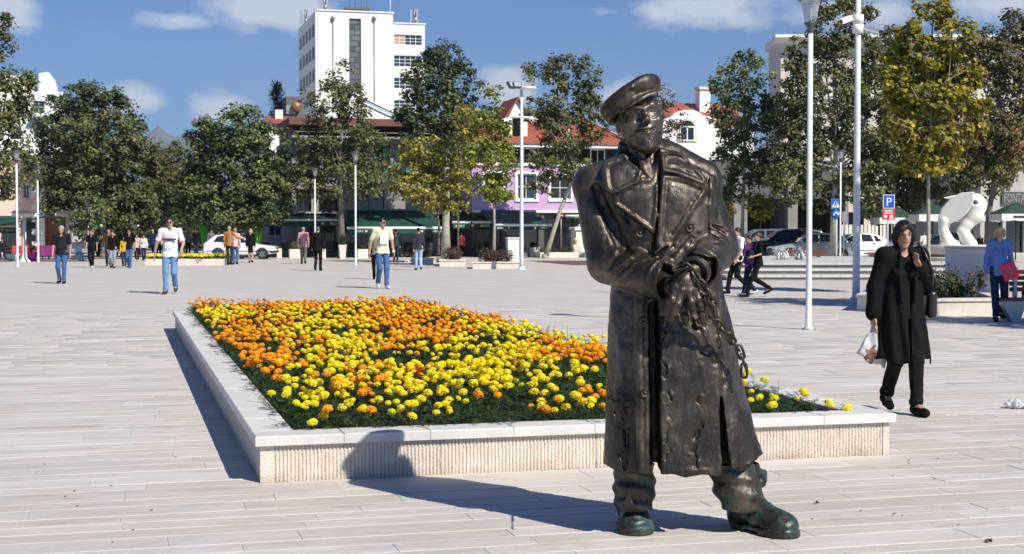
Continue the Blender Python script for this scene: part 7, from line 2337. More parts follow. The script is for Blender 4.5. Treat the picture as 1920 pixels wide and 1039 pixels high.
def monument():
    d = 90 * K; b = Vector((PX(1094, d), d, 0)); s = d / FPX
    r = empty('stone_monument', b, TH, 'white stone drinking fountain monument with small urn behind the statue sleeve', 'monument')
    h = PZ(424, d)
    mb = MB(); mb.bbox(-.62, .62, -.5, .5, .3, h - .25, .03); mb.build('shaft', WHITE, r)
    mb = MB(); mb.bbox(-.95, .95, -.75, .75, 0, .298, .03); mb.build('plinth', STONEB, r)
    mb = MB(); mb.bbox(-.72, .72, -.6, .6, h - .248, h - .05, .05); mb.build('cornice', WHITE, r)
    mb = MB(); mb.lathe([(.40, h - .048), (.30, h + .1), (.12, h + .18), (.26, h + .40), (.22, h + .55), (.06, h + .68), (0, h + .72)], n=18); mb.build('finial', WHITE, r)
    for x in (-.75, .62):
        mb = MB(); mb.bbox(x - .22, x + .22, -1.1, -.76, 0, .72, .02); p = mb.build('pedestal', STONEB, r)
        mb = MB(); mb.lathe([(.08, .72), (.06, .8), (.18, .95), (.16, 1.05), (.04, 1.15), (0, 1.18)], x, -.93, 12); mb.build('urn', CREAM, p)

monument()

def litter():
    rnd = random.Random(14)
    lm = mat('dead_leaf', (.10, .035, .02), .8, noise=.3, nscale=20)
    def leaf(px, py, s_, label):
        b = G(px, py); mb = MB(); vs = [(0, 0, .006)]; n = 11
        for k in range(n):
            a = 2 * math.pi * k / n; q = s_ * (1.0 if k % 2 else .55) * rnd.uniform(.85, 1.15); vs.append((q * math.cos(a), q * math.sin(a) * .8, rnd.uniform(.004, .03) * (s_ / .04)))
        mb.add(vs, [(0, 1 + k, 1 + (k + 1) % n) for k in range(n)])
        o = mb.build('fallen_leaf', lm, None, (b.x, b.y, .002), (0, 0, rnd.uniform(0, 6)))
        o.modifiers.new('thick', 'SOLIDIFY').thickness = .0015
        tag(o, label, 'leaf', 'dead leaves lying on the paving')
    leaf(1531, 945, .022, 'dark curled dead leaf beside the toe of the statue boot')
    leaf(1854, 1017, .026, 'reddish dead leaf alone on the paving in the bottom corner')
    for px, py in [(1614, 959), (1677, 965), (1692, 968), (1704, 864), (1704, 870), (1753, 899), (1759, 861), (1523, 975), (1674, 894), (1797, 985), (122, 932), (208, 912), (145, 950), (250, 995), (284, 958), (85, 872), (330, 858), (212, 1018), (140, 922), (362, 750)]:
        leaf(px, py, rnd.uniform(.007, .012), 'small dark dry leaf fragment lying on the pale paving')
    b = G(1908, 766); r = empty('plastic_bag', b, 0, 'crumpled clear plastic bag lying on the paving beyond the woman in black', 'bag')
    g = SDF((-.16, -.12, -.01), (.16, .12, .14), .006)
    for k in range(7): g.ell((rnd.uniform(-.08, .08), rnd.uniform(-.05, .05), rnd.uniform(.02, .05)), (rnd.uniform(.03, .06), rnd.uniform(.03, .05), rnd.uniform(.02, .04)), .012)
    g.apply(g.lo, g.lo + g.n * g.res, lambda X, Y, Z: .010 * hash_noise(X, Y, Z, 40, 5) + .006 * hash_noise(X, Y, Z, 90, 6), 0, 'push')
    g.apply((-1, -1, -.1), (1, 1, .1), lambda X, Y, Z: .001 - Z, 0, 'and', 0)
    m, nt, bs = nodes_of('clear_plastic'); bs.inputs['Base Color'].default_value = (.82, .86, .9, 1); bs.inputs['Roughness'].default_value = .25; bs.inputs['Transmission Weight'].default_value = .5
    g.build('film', [m], r)

litter()
# ------------------------------------------------------------------ people
CLOTH = {}

def cloth(name, col, rough=.85, noise=.10, nscale=6):
    if name not in CLOTH: CLOTH[name] = mat('cloth_' + name, col, rough, noise=noise, nscale=nscale, bump=.3, bscale=30, spec=.15)
    return CLOTH[name]

SKIN = mat('skin', (.46, .27, .185), .5, noise=.06, nscale=9)
SKIND = mat('skin_tanned', (.42, .24, .16), .5, noise=.06, nscale=9)
EYE = mat('eye_dark', (.02, .016, .014), .3)
LIP = mat('lip', (.30, .115, .095), .5)
HAIR = {k: mat('hair_' + k, c, .55, noise=.25, nscale=30, stretch=(1, 1, .2)) for k, c in {'black': (.006, .0055, .0055), 'brown': (.055, .032, .018), 'blond': (.42, .29, .13), 'grey': (.30, .29, .28), 'darkgrey': (.10, .095, .09)}.items()}
V3 = np.array

def person(label, px, yb, yh, yaw=0, top=('white', (.7, .7, .7)), sleeve='long', bottom=('denim', (.05, .10, .22)), skirt=False, shoes=('black', (.015, .015, .015)), hair=('short', 'brown'), skin=None,
           stride=.25, lead=1, armL=None, armR=None, female=False, res=.012, build=1.0, coat=None, glasses=False, lean=0.0, headyaw=0.0, hemz=.86, sit=False, base=None, nod=0.0, barshoulder=False, bare_legs=False, fingers=None, belly=0.0):
    """A figure in metres at 1.75 m, facing local -y, then scaled to its height in the photograph. armX = (elbow, wrist) offsets from the shoulder."""
    b = G(px, yb) if base is None else base
    d = b.y; H = PZ(yh, d) - b.z; s_ = H / (1.75 if not sit else 1.28)
    sk = skin or SKIN
    root = empty('person', b, yaw, label, 'person', 'people on the square'); root.scale = (s_,) * 3
    res = res / s_
    fingers = res < .011 if fingers is None else fingers
    shw = .175 * (0.9 if female else 1.0) * build
    zs = 1.43
    # joints
    legs = {}
    for sg in (-1, 1):
        f = stride * (1 if sg == lead else -1)
        hip = V3([sg * .088, 0, .93])
        if sit:
            hip = V3([sg * .09, .0, .50]); knee = V3([sg * .12, -.42, .52]); ank = V3([sg * .11, -.40, .09]); toe = V3([sg * .13, -.58, .03])
        elif f >= 0:
            knee = hip + V3([0, -.55 * f - .03, -.43]); ank = V3([sg * .080, -1.0 * f, .085]); toe = ank + V3([sg * .02, -.17, -.045])
        else:
            lift = min(.16, -f * .42)
            knee = hip + V3([0, -.10 - .10 * f, -.44]); ank = V3([sg * .080, -1.05 * f, .085 + lift]); toe = ank + V3([sg * .02, -.15, -.045 - lift * .62])
        legs[sg] = (hip, knee, ank, toe)
    zoff = -.43 if sit else 0.0
    lv = V3([0, -lean, 0])
    def up(p):                            # upper body moves with a seat or a lean
        p = V3(p, ) if not isinstance(p, np.ndarray) else p
        return p + V3([0, -lean * max(0, p[2] - .95), zoff])
    arms = {}
    for sg, spec in ((-1, armR), (1, armL)):
        sh = V3([sg * shw, .01, zs])
        if spec is None:
            sw = -stride * .55 * (1 if sg == lead else -1)
            el = sh + V3([sg * .05, -sw * .45 + .03, -.29]); wr = el + V3([sg * .005, -sw * .6 - .06, -.245])
        else:
            el = sh + V3([sg * spec[0][0], spec[0][1], spec[0][2]]); wr = el + V3([sg * spec[1][0], spec[1][1], spec[1][2]])
        arms[sg] = (up(sh), up(el), up(wr))
    lo = np.min([np.min([*legs[-1], *legs[1], *arms[-1], *arms[1]], axis=0) - .16, V3([-.25, -.2, -.02])], axis=0); hi = np.max([np.max([*legs[-1], *legs[1], *arms[-1], *arms[1]], axis=0) + .16, V3([.25, .2, 1.82 + zoff])], axis=0)
    lo[2] = -.03; hi[2] = 1.84 + zoff
    if lean: lo[1] -= lean;
    # ---- the body, one continuous skin
    g = SDF(lo, hi, res)
    k = .03
    def cone(gg, a, c, ra, rb, kk=k, **kw): gg.cone(up(V3(a)), up(V3(c)), ra, rb, kk, **kw)
    bw = build
    cone(g, (0, 0, 1.00), (0, .01, 1.33), .105 * bw, .125 * bw, 0, flat=((0, 1, 0), .72))
    g.cone(arms[-1][0], arms[1][0], .042, .042, .03)
    cone(g, (0, .01, 1.40), (0, -.005, 1.53), .052, .047, .03)
    hipz = up(V3([0, 0, .95]))
    g.cone(hipz + V3([-.07, 0, 0]), hipz + V3([.07, 0, 0]), .075 * bw, .075 * bw, .04)
    for sg in (-1, 1):
        hp, kn, an, to = legs[sg]
        lr = 1 if (skirt or bare_legs) else .76
        g.chain([hp, kn, an], [.078 * lr, .050 * lr, .036 * lr], .03, join=.02)
        cf = kn * .6 + an * .4; g.ell(cf + V3([0, .015, 0]), (.048 * lr, .05 * lr, .09), .03)
        g.cone(an, to, .036, .028, .02)
        sh, el, wr = arms[sg]
        ar = (.85 if sleeve == 'long' else 1.0) * (.88 if female else 1.0)
        g.chain([sh, el, wr], [.048 * ar, .038 * ar, .027 * ar], .03, join=.015)
        # hand: palm, four fingers and a thumb
        dv = (wr - el) / np.linalg.norm(wr - el)
        side = np.cross(dv, V3([0, 1, 0.001])); side /= np.linalg.norm(side)
        fw = np.cross(side, dv); fw = fw if fw[1] < 0 else -fw                # towards the front
        pc = wr + dv * .055
        g.cone(wr, pc + dv * .02, .024, .030, .012)
        g.cone(pc + fw * .018, pc - fw * .018 + dv * .02, .020, .019, .012)
        if fingers:
            for q, (o, ln) in enumerate(zip((.030, .010, -.010, -.029), (.070, .078, .072, .056))):
                a0 = pc + dv * .035 + fw * o; a1 = a0 + dv * ln * .5 - side * sg * .008; a2 = a1 + dv * ln * .42 - side * sg * .022
                g.chain([a0, a1, a2], [.0105, .0095, .0075], .004, join=.003)
            t0 = wr + dv * .03 + fw * .026; g.chain([t0, t0 + dv * .03 + fw * .022, t0 + dv * .062 + fw * .026], [.013, .011, .009], .008, join=.004)
        else:
            g.cone(pc + dv * .02, pc + dv * .085 - side * sg * .02, .028, .018, .012)
            g.cone(wr + dv * .03 + fw * .025, wr + dv * .075 + fw * .045, .014, .011, .008)
    # ---- head with a face
    hc = up(V3([0, -.015, 1.625])) + V3([0, -.01, 0])
    HM = Matrix.Rotation(headyaw, 3, 'Z') @ Matrix.Rotation(nod, 3, 'X')
    def hp_(p): q = HM @ Vector(p); return hc + V3([q.x, q.y, q.z])
    fs = .92 if female else 1.0
    g.ell(hp_((0, .016, .04)), (.073 * fs, .092, .080), .015)
    g.ell(hp_((0, -.022, -.02)), (.060 * fs, .064, .082), .025)
    g.cone(hp_((-.040 * fs, .0, -.045)), hp_((-.013, -.058, -.100)), .022, .014, .03); g.cone(hp_((.040 * fs, .0, -.045)), hp_((.013, -.058, -.100)), .022, .014, .03)
    if res < .016:
        for sg in (-1, 1):
            g.ell(hp_((sg * .031, -.094, .008)), (.018, .016, .010), .010, 'cut')
            g.ell(hp_((sg * .031, -.068, .008)), (.013, .011, .009), .002)
            g.chain([hp_((sg * .050, -.064, .024)), hp_((sg * .031, -.083, .030)), hp_((sg * .012, -.088, .024))], .006, .010)
            g.ell(hp_((sg * .073 * fs, .014, -.004)), (.009, .018, .028), .006)
            g.ell(hp_((sg * .011, -.100, -.026)), (.007, .009, .007), .006)
        g.chain([hp_((0, -.084, .024)), hp_((0, -.098, .0)), hp_((0, -.110, -.021))], [.007, .008, .010], .009)
        g.chain([hp_((-.024, -.080, -.058)), hp_((0, -.093, -.0605)), hp_((.024, -.080, -.058))], .003, .004, 'cut')
        g.chain([hp_((-.022, -.083, -.066)), hp_((0, -.0935, -.068)), hp_((.022, -.083, -.066))], .0045, .005)
    else:
        g.cone(hp_((0, -.086, .01)), hp_((0, -.103, -.02)), .008, .011, .01)
    Hi = np.array(HM.inverted())
    def skin_fn(c):
        q = (c - hc) @ Hi.T
        idx = np.zeros(len(c), int)
        ey = (np.abs(np.abs(q[:, 0]) - .031) < .010) & (np.abs(q[:, 2] - .008) < .0065) & (q[:, 1] < -.06)
        brow = (np.abs(np.abs(q[:, 0]) - .030) < .019) & (np.abs(q[:, 2] - .033) < .0045) & (q[:, 1] < -.05)
        idx[ey] = 1; idx[brow] = 3
        idx[(np.abs(q[:, 0]) < .024) & (np.abs(q[:, 2] + .0625) < .0075) & (q[:, 1] < -.075)] = 2
        return idx
    hm = HAIR[hair[1]]
    g.build('body', [sk, EYE, LIP, hm], root, mat_fn=skin_fn, relax=1)
    # ---- hair
    h = SDF(hc - V3([.17, .17, .33]), hc + V3([.17, .19, .17]), min(res, .010))
    style = hair[0]
    if style != 'bald':
        h.ell(hp_((0, .022, .046)), (.082 * fs, .098, .086))
        h.ell(hp_((0, -.085, -.015)), (.066 * fs, .075, .062), .02, 'cut')
        h.apply(hc - V3([.2, .3, .4]), hc + V3([.2, .3, .2]), lambda X, Y, Z: np.maximum(-(Z - hc[2] + .055), -9) * (style == 'short') - 9 * (style != 'short'), .01, 'and', 0)
        if style in ('bob', 'long'):
            ln = -.10 if style == 'bob' else -.22
            for sg in (-1, 1):
                h.chain([hp_((sg * .068, -.01, .05)), hp_((sg * .082, .0, -.02)), hp_((sg * .074, .01, ln + .02))], [.026, .028, .022], .04, join=.02)
            h.chain([hp_((0, .07, .04)), hp_((0, .085, -.03)), hp_((0, .07, ln))], [.06, .062, .045], .03, join=.02)
            h.chain([hp_((.03, -.055, .10)), hp_((-.045, -.068, .062)), hp_((-.070, -.03, .0))], [.016, .020, .018], .03)
            h.chain([hp_((.03, -.055, .10)), hp_((.062, -.05, .055)), hp_((.074, -.02, .0))], [.014, .016, .018], .03)
        if style == 'bun': h.ell(hp_((0, .11, .05)), (.04, .04, .04), .01)
        h.apply(h.lo, h.lo + h.n * h.res, lambda X, Y, Z: .004 * hash_noise(X, Y, Z * .35, 70, 3), 0, 'push')
        h.build('hair', [hm], root)
    if glasses:
        mb = MB()
        P = [Vector(hp_(p)) for p in ((-.066, -.02, .014), (-.058, -.088, .012), (-.012, -.102, .010), (.012, -.102, .010), (.058, -.088, .012), (.066, -.02, .014))]
        mb.tube(P, [.004, .006, .006, .006, .006, .004], 6)
        for sg in (-1, 1):
            c = Vector(hp_((sg * .034, -.098, .006))); mb.lathe([(0, -.004), (.022, -.004), (.022, .004), (0, .004)], 0, 0, 12, Matrix.Translation(c) @ (HM.to_4x4() @ Matrix.Rotation(math.pi / 2, 4, 'X')))
        mb.build('sunglasses', EYE, root)
    # ---- upper garment
    tm = cloth(*top)
    off = .014
    t = SDF(lo, hi, res)
    cone(t, (0, 0, 1.00), (0, .012, 1.33), .118 * bw + off, .140 * bw + off, 0, flat=((0, 1, 0), .70))
    if belly: t.ell(up(V3([0, -.05, 1.10])), (.14 * bw, .12, .16), .04)
    if female:
        for sg in (-1, 1): t.ell(up(V3([sg * .07, -.085, 1.27])), (.062, .055, .062), .03)
    t.cone(arms[-1][0], arms[1][0], .070, .070, .05)
    t.cone(up(V3([-.09, .01, 1.46])), up(V3([.09, .01, 1.46])), .052, .052, .05)
    cone(t, (0, .012, 1.40), (0, .01, 1.475 if not barshoulder else 1.38), .085, .060, .03)
    if sleeve != 'none':
        for sg in (-1, 1):
            sh, el, wr = arms[sg]
            if sleeve == 'long': t.chain([sh, el, wr - (wr - el) * .04], [.060, .052, .042], .035, join=.02)
            else: t.cone(sh, sh + (el - sh) * .72, .062, .060, .035)
    hz = hemz
    if not sit:
        hw = .166 * bw
        cone(t, (0, 0, hz - .02), (0, 0, 1.08), hw + off + .006, .124 * bw + off, .04, flat=((0, 1, 0), .76))
    t.apply(t.lo, t.lo + t.n * t.res, lambda X, Y, Z: .008 * hash_noise(X, Y, Z * .6, 14, int(px) % 50) + .004 * hash_noise(X, Y, Z, 34, int(px) % 40), 0, 'push')
    zh = hz + zoff
    mask = lambda X, Y, Z: zh - Z + .012 * np.sin(X * 30)
    if not sit: t.apply(t.lo, t.lo + t.n * t.res, lambda X, Y, Z: np.where((np.abs(X) < .19 * bw), mask(X, Y, Z), -1), .0, 'and', 0)
    # open neckline
    t.ell(up(V3([0, -.075, 1.475])), (.050, .06, .055), .01, 'cut')
    t.build('top', [tm], root, relax=1)
    # ---- lower garment
    bm = cloth(*bottom)
    q = SDF(lo, hi, res)
    hz0 = up(V3([0, 0, .95]))
    q.cone(hz0 + V3([-.055, .0, .03]), hz0 + V3([.055, .0, .03]), .108 * bw, .108 * bw, 0, flat=((0, 1, 0), .82))
    if skirt:
        q.cone(hz0, (legs[-1][1] + legs[1][1]) / 2 + V3([0, 0, .04]), .125, .13, .03)
        q.apply(q.lo, q.lo + q.n * q.res, lambda X, Y, Z: (.52 if not sit else .3) - Z, .004, 'and', 0)
    else:
        for sg in (-1, 1):
            hp, kn, an, to = legs[sg]
            q.chain([hp, kn, an + (kn - an) * .06], [.088 * bw, .068, .056], .03, join=.03)
            q.ell(an + (kn - an) * .10 + V3([0, 0, 0]), (.062, .066, .05), .02)
        q.apply(q.lo, q.lo + q.n * q.res, lambda X, Y, Z: .006 * hash_noise(X, Y, Z * .6, 16, int(px) % 30) + .003 * hash_noise(X, Y, Z * 2, 30, 5), 0, 'push')
    q.build('skirt' if skirt else 'trousers', [bm], root, relax=1)
    # ---- shoes
    sm = cloth(*shoes, rough=.4)
    for sg in (-1, 1):
        hp, kn, an, to = legs[sg]
        e = SDF(np.minimum(an, to) - .1, np.maximum(an, to) + .1, min(res, .012))
        heel = an + V3([0, .045, -.035])
        e.chain([heel, (heel + to) / 2, to], [.042, .045, .038], 0, join=.02); e.cone(an + V3([0, .01, 0]), heel, .044, .042, .02)
        zmin = min(heel[2], to[2]) - .040
        dvec = to - heel;
        # flat sole in the plane of the foot
        def sole(X, Y, Z, heel=heel, dvec=dvec):
            tt = np.clip((Y - heel[1]) / (dvec[1] if abs(dvec[1]) > 1e-3 else 1e-3), -.5, 1.5)
            return (heel[2] - .046 + dvec[2] * tt) - Z
        e.apply(e.lo, e.lo + e.n * e.res, sole, .004, 'and', 0)
        e.build('shoe', [sm], root)
    # ---- long open coat
    if coat:
        cm = cloth(*coat[0]); ch = coat[1]
        o = SDF(lo - V3([.12, .08, 0]), hi + V3([.12, .08, 0]), res)
        cone(o, (0, .02, ch), (0, .015, 1.30), .245 * bw, .160 * bw, 0, flat=((0, 1, 0), .80))
        o.cone(arms[-1][0], arms[1][0], .078, .078, .06)
        cone(o, (0, .02, 1.38), (0, .03, 1.50), .10, .075, .03)
        for sg in (-1, 1):
            sh, el, wr = arms[sg]; o.chain([sh, el, wr - (wr - el) * .10], [.078, .076, .070], .04, join=.03)
        def folds(X, Y, Z):
            a = np.arctan2(X, Y); w = np.clip((1.15 - Z) / .5, 0, 1)
            return .017 * w * np.sin(a * 9 + 2 * np.sin(Z * 4)) + .006 * hash_noise(X, Y, Z * .4, 12, 9) + .002 * hash_noise(X, Y, Z, 40, 10)
        o.apply(o.lo, o.lo + o.n * o.res, folds, 0, 'push')
        o.apply(o.lo, o.lo + o.n * o.res, lambda X, Y, Z: np.where(np.abs(X) < .26, ch + .025 * np.sin(X * 22) + .02 * np.sign(X) - Z, -1), 0, 'and', 0)
        # open down the front
        o.apply((-.2, -.5, ch - .1), (.2, 0, 1.6), lambda X, Y, Z: np.maximum(np.abs(X - .015) - (.012 + .040 * np.clip((Z - .95) / .45, 0, 1)), Y + .03), .012, 'cut', 0)
        def inner(X, Y, Z):
            q_ = np.clip((Z - ch) / .8, 0, 1); ra = .215 - .075 * q_; return np.maximum(np.sqrt(X ** 2 + (Y / .70) ** 2) - ra, Z - .95)
        o.apply((-.2, -.2, ch - .1), (.2, .2, 1.2), inner, .01, 'cut', 0)
        for sg in (-1, 1):                                                # lapel folds
            o.chain([up(V3([sg * .055, -.085, 1.46])), up(V3([sg * .075, -.125, 1.28])), up(V3([sg * .06, -.150, 1.02]))], [.012, .016, .010], .014)
        o.build('coat', [cm], root, relax=1)
    root['_dummy'] = 0; del root['_dummy']
    info = dict(root=root, arms=arms, legs=legs, hc=hc, up=up, scale=s_)
    return info

def at_local(info, p):
    r = info['root']; M = Matrix.Translation(r.location) @ Matrix.Rotation(r.rotation_euler.z, 4, 'Z') @ Matrix.Scale(info['scale'], 4)
    return M @ Vector(p)

PI = math.pi
JEANS = ('denim', (.055, .12, .26)); LJEANS = ('light_denim', (.13, .25, .43)); DJEANS = ('dark_denim', (.018, .030, .065))
BLACKC = ('black', (.007, .007, .008)); WHITEC = ('white', (.74, .74, .76)); GREYS = ('grey_shoe', (.05, .05, .055)); WSHOE = ('white_shoe', (.65, .65, .65)); BSHOE = ('black', (.010, .010, .011))

def build_people():
    # woman in black, near
    w = person('woman in long black coat and trousers walking with a white carrier bag', 1690, 775, 414, .10, BLACKC, 'long', BLACKC, hair=('bob', 'black'), female=True, stride=.16, lead=1, res=.0075, skin=SKIND,
               armR=((.075, .03, -.285), (.02, -.03, -.25)), armL=((.085, .02, -.27), (-.135, -.135, .175)), coat=(('black_wool', (.006, .006, .0065)), .50), headyaw=-.12, nod=.14, build=1.04, fingers=True)
    wr = at_local(w, w['arms'][-1][2] + V3([0, 0, -.09]))
    # carrier bag hanging from her hand
    b = empty('carrier_bag', wr, .25, 'translucent white plastic carrier bag with a reddish brown print held by the woman in black', 'bag')
    g = SDF((-.19, -.10, -.40), (.19, .10, .06), .007)
    bpoly = [(-.016, .03), (.016, .03), (.030, -.04), (.085, -.15), (.128, -.27), (.105, -.375), (.055, -.335), (-.02, -.335), (-.10, -.285), (-.155, -.235), (-.085, -.12), (-.030, -.04)]
    def bag(X, Y, Z):
        p_ = poly2d(bpoly, X[:, 0, :], Z[:, 0, :])[:, None, :] * np.ones_like(X)
        return smax(p_, np.abs(Y + .02 * np.sin(X * 40) * np.clip(-Z * 3, 0, 1)) - .018 - .035 * np.clip(-p_ / .08, 0, 1), .012)
    g.apply(g.lo, g.lo + g.n * g.res, bag, 0, pad=0)
    g.apply(g.lo, g.lo + g.n * g.res, lambda X, Y, Z: .005 * hash_noise(X, Y, Z, 30, 3) + .004 * np.sin((X / (.05 - Z)) * 16), 0, 'push', 0)
    bagm, nt, bs = nodes_of('bag_film'); bs.inputs['Base Color'].default_value = (.72, .72, .74, 1); bs.inputs['Roughness'].default_value = .35; bs.inputs['Subsurface Weight'].default_value = .0
    N, L = nt.nodes.new, nt.links.new
    tc = N('ShaderNodeTexCoord'); sep = N('ShaderNodeSeparateXYZ'); L(tc.outputs['Object'], sep.inputs[0])
    nz = N('ShaderNodeTexNoise'); nz.inputs['Scale'].default_value = 22; L(tc.outputs['Object'], nz.inputs['Vector'])
    mp = N('ShaderNodeMapping'); mp.inputs['Location'].default_value = (.75, 0, 3.1); mp.inputs['Scale'].default_value = (17, .001, 12.5); L(tc.outputs['Object'], mp.inputs[0])
    ln = N('ShaderNodeVectorMath'); ln.operation = 'LENGTH'; L(mp.outputs[0], ln.inputs[0])
    ad = N('ShaderNodeMath'); ad.operation = 'MULTIPLY_ADD'; L(nz.outputs['Fac'], ad.inputs[0]); ad.inputs[1].default_value = 2.2; L(ln.outputs['Value'], ad.inputs[2])
    lt = N('ShaderNodeMath'); lt.operation = 'LESS_THAN'; L(ad.outputs[0], lt.inputs[0]); lt.inputs[1].default_value = 1.95
    mx = N('ShaderNodeMixRGB'); L(lt.outputs[0], mx.inputs['Fac']); mx.inputs['Color1'].default_value = (.70, .69, .71, 1)
    rp = N('ShaderNodeValToRGB'); nz2 = N('ShaderNodeTexNoise'); nz2.inputs['Scale'].default_value = 40; L(tc.outputs['Object'], nz2.inputs['Vector']); L(nz2.outputs['Fac'], rp.inputs['Fac'])
    rp.color_ramp.elements[0].position = .4; rp.color_ramp.elements[0].color = (.20, .05, .03, 1); rp.color_ramp.elements[1].position = .6; rp.color_ramp.elements[1].color = (.38, .26, .16, 1)
    L(rp.outputs['Color'], mx.inputs['Color2']); L(mx.outputs[0], bs.inputs['Base Color'])
    out = [n for n in nt.nodes if n.type == 'OUTPUT_MATERIAL'][0]; tr = N('ShaderNodeBsdfTranslucent'); L(mx.outputs[0], tr.inputs['Color']); ms = N('ShaderNodeMixShader'); ms.inputs['Fac'].default_value = .35
    L(bs.outputs[0], ms.inputs[1]); L(tr.outputs[0], ms.inputs[2]); L(ms.outputs[0], out.inputs['Surface'])
    g.build('film', [bagm], b)
    mb = MB(); mb.tube([(-.012, 0, .0), (0, 0, .05), (.012, 0, .0)], .006, 6); mb.build('handle', bagm, b)
    # black shoulder bag
    sb = empty('shoulder_bag', at_local(w, (.27, .06, 1.0)), .1, 'black leather shoulder bag hanging at the side of the woman in black', 'bag')
    leather = mat('black_leather', (.014, .013, .013), .3)
    g = SDF((-.1, -.2, -.2), (.1, .2, .2), .008); g.box((0, 0, -.01), (.045, .115, .12), 0, rnd=.04); g.build('body', [leather], sb)
    loc = lambda p: Vector(at_local(w, p)) - sb.location
    Rz = Matrix.Rotation(-.1, 3, 'Z')
    mb = MB(); mb.tube([Rz @ loc(p) for p in ((.27, -.03, 1.12), (.235, -.11, 1.30), (.165, -.10, 1.46), (.150, .0, 1.535), (.185, .09, 1.42), (.27, .12, 1.12))], .013, 6); mb.build('strap', leather, sb)
    # man in the white T-shirt
    m = person('man in sunglasses, white printed T-shirt and light blue jeans striding towards the statue', 320, 551, 407, .08, WHITEC, 'short', LJEANS, shoes=GREYS, hair=('short', 'black'), glasses=True, stride=.20, lead=-1, res=.011, skin=SKIND,
               armR=((.11, .03, -.27), (.05, .01, -.25)), armL=((.09, .05, -.27), (-.03, -.16, -.19)), build=1.12, belly=.5, hemz=.84)
    r = m['root']
    pinkm = mat('pink_print', (.70, .28, .40), .8); navym = mat('navy_print', (.03, .035, .09), .8)
    text_part('lettering', 'CALVIN', .052, pinkm, r, (0, -.165, 1.285), (PI / 2 - .12, 0, 0), depth=.010, align='CENTER', squeeze=1.15)
    mb = MB(); mb.bbox(-.155, .155, -.186, -.130, 1.222, 1.262, .004); mb.build('printed_band', navym, r)
    # man in the yellow T-shirt with a white print
    m = person('man in sunglasses, pale yellow T-shirt with white square print and blue jeans', 717, 541, 408, .30, ('pale_yellow', (.66, .63, .46)), 'short', JEANS, shoes=WSHOE, hair=('short', 'black'), glasses=True, stride=.13, lead=1, res=.011, skin=SKIND,
               armR=((.09, .05, -.28), (.03, .02, -.25)), armL=((.07, .03, -.27), (.02, -.08, -.25)), headyaw=.6, build=1.05)
    r = m['root']
    mb = MB(); mb.bbox(-.085, .105, -.160, -.12, 1.10, 1.33, .004); mb.build('printed_square', cloth(*WHITEC), r)
    mb = MB(); wv = Vector(m['arms'][1][2]); mb.lathe([(.034, -.02), (.038, 0), (.034, .02)], 0, 0, 12, Matrix.Translation(wv)); mb.build('watch', SIGNW, r)
    person('person in dark clothes mostly hidden behind the man in yellow', 705, 524, 431, PI, ('olive_shirt', (.20, .19, .15)), 'short', BLACKC, hair=('short', 'brown'), stride=.15, res=.014)
    person('man in black short sleeved jacket and blue jeans with hands at his sides', 116, 532, 423, .05, ('black_jacket', (.014, .015, .017)), 'short', JEANS, hair=('short', 'grey'), stride=.06, lead=1, res=.012, build=1.12, belly=.4, hemz=.88, skin=SKIND)
    person('young man in black tracksuit T-shirt with white chest stripe and white shoes', 172, 502, 431, 0, BLACKC, 'short', BLACKC, shoes=WSHOE, hair=('short', 'brown'), stride=.14, res=.014)
    person('man in dark brown jacket beside the woman in the black vest', 204, 500, 428, .2, ('brown_jacket', (.06, .035, .022)), 'long', DJEANS, hair=('short', 'black'), stride=.1, res=.014)
    person('woman in a black vest with white sleeves and washed grey jeans', 212, 503, 433, 0, BLACKC, 'long', ('grey_denim', (.26, .30, .36)), hair=('short', 'black'), female=True, stride=.08, res=.014)
    person('woman in a mustard yellow jacket next to the person in black top', 233, 500, 444, .1, ('mustard', (.62, .36, .03)), 'long', DJEANS, hair=('long', 'black'), female=True, stride=.08, res=.014)
    person('person in black top and blue jeans walking beside the mustard jacket', 243, 503, 430, -.1, BLACKC, 'short', JEANS, shoes=('blue_shoe', (.05, .12, .25)), hair=('short', 'black'), glasses=True, stride=.14, res=.014)
    person('woman with bare arms and pale top in black trousers', 257, 490, 439, .1, ('blush', (.60, .42, .36)), 'none', BLACKC, shoes=WSHOE, hair=('long', 'black'), female=True, stride=.1, res=.014)
    person('woman in a white cardigan and dark trousers', 270, 489, 440, 0, ('offwhite', (.62, .62, .62)), 'long', ('navy', (.015, .02, .04)), hair=('bob', 'brown'), female=True, stride=.1, res=.014)
    # the people seated at the cafe
    person('person in light blue shirt and jeans sitting bent forward at the cafe', 146, 490, 455, .9, ('light_blue', (.30, .42, .62)), 'long', LJEANS, hair=('short', 'black'), sit=True, stride=0, res=.015, lean=.35)
    person('person in navy top with white hair seated under the awning', 4, 487, 446, .4, ('navy', (.015, .02, .04)), 'long', DJEANS, hair=('short', 'grey'), sit=True, stride=0, res=.015)
    # couple with the tan jacket
    person('man in a tan jacket and dark trousers seen from behind with one arm out', 430, 497, 424, PI - .15, ('tan', (.34, .17, .055)), 'long', ('charcoal', (.03, .03, .03)), hair=('short', 'grey'), stride=.03, res=.013, armR=((.17, -.05, -.20), (.20, -.08, -.03)))
    person('person in blue jeans hidden behind the man in tan jacket', 441, 496, 428, PI, ('pale_pink', (.65, .45, .45)), 'long', JEANS, hair=('short', 'blond'), stride=.04, res=.015)
    person('woman in bright pink top and dark skirt walking away by the white car', 453, 486, 437, PI, ('hot_pink', (.70, .10, .24)), 'short', BLACKC, skirt=True, hair=('short', 'brown'), female=True, stride=.1, res=.015)
    person('blond woman in a short black dress seen from behind', 470, 493, 429, PI, BLACKC, 'long', BLACKC, skirt=True, hair=('long', 'blond'), female=True, stride=.08, res=.014)
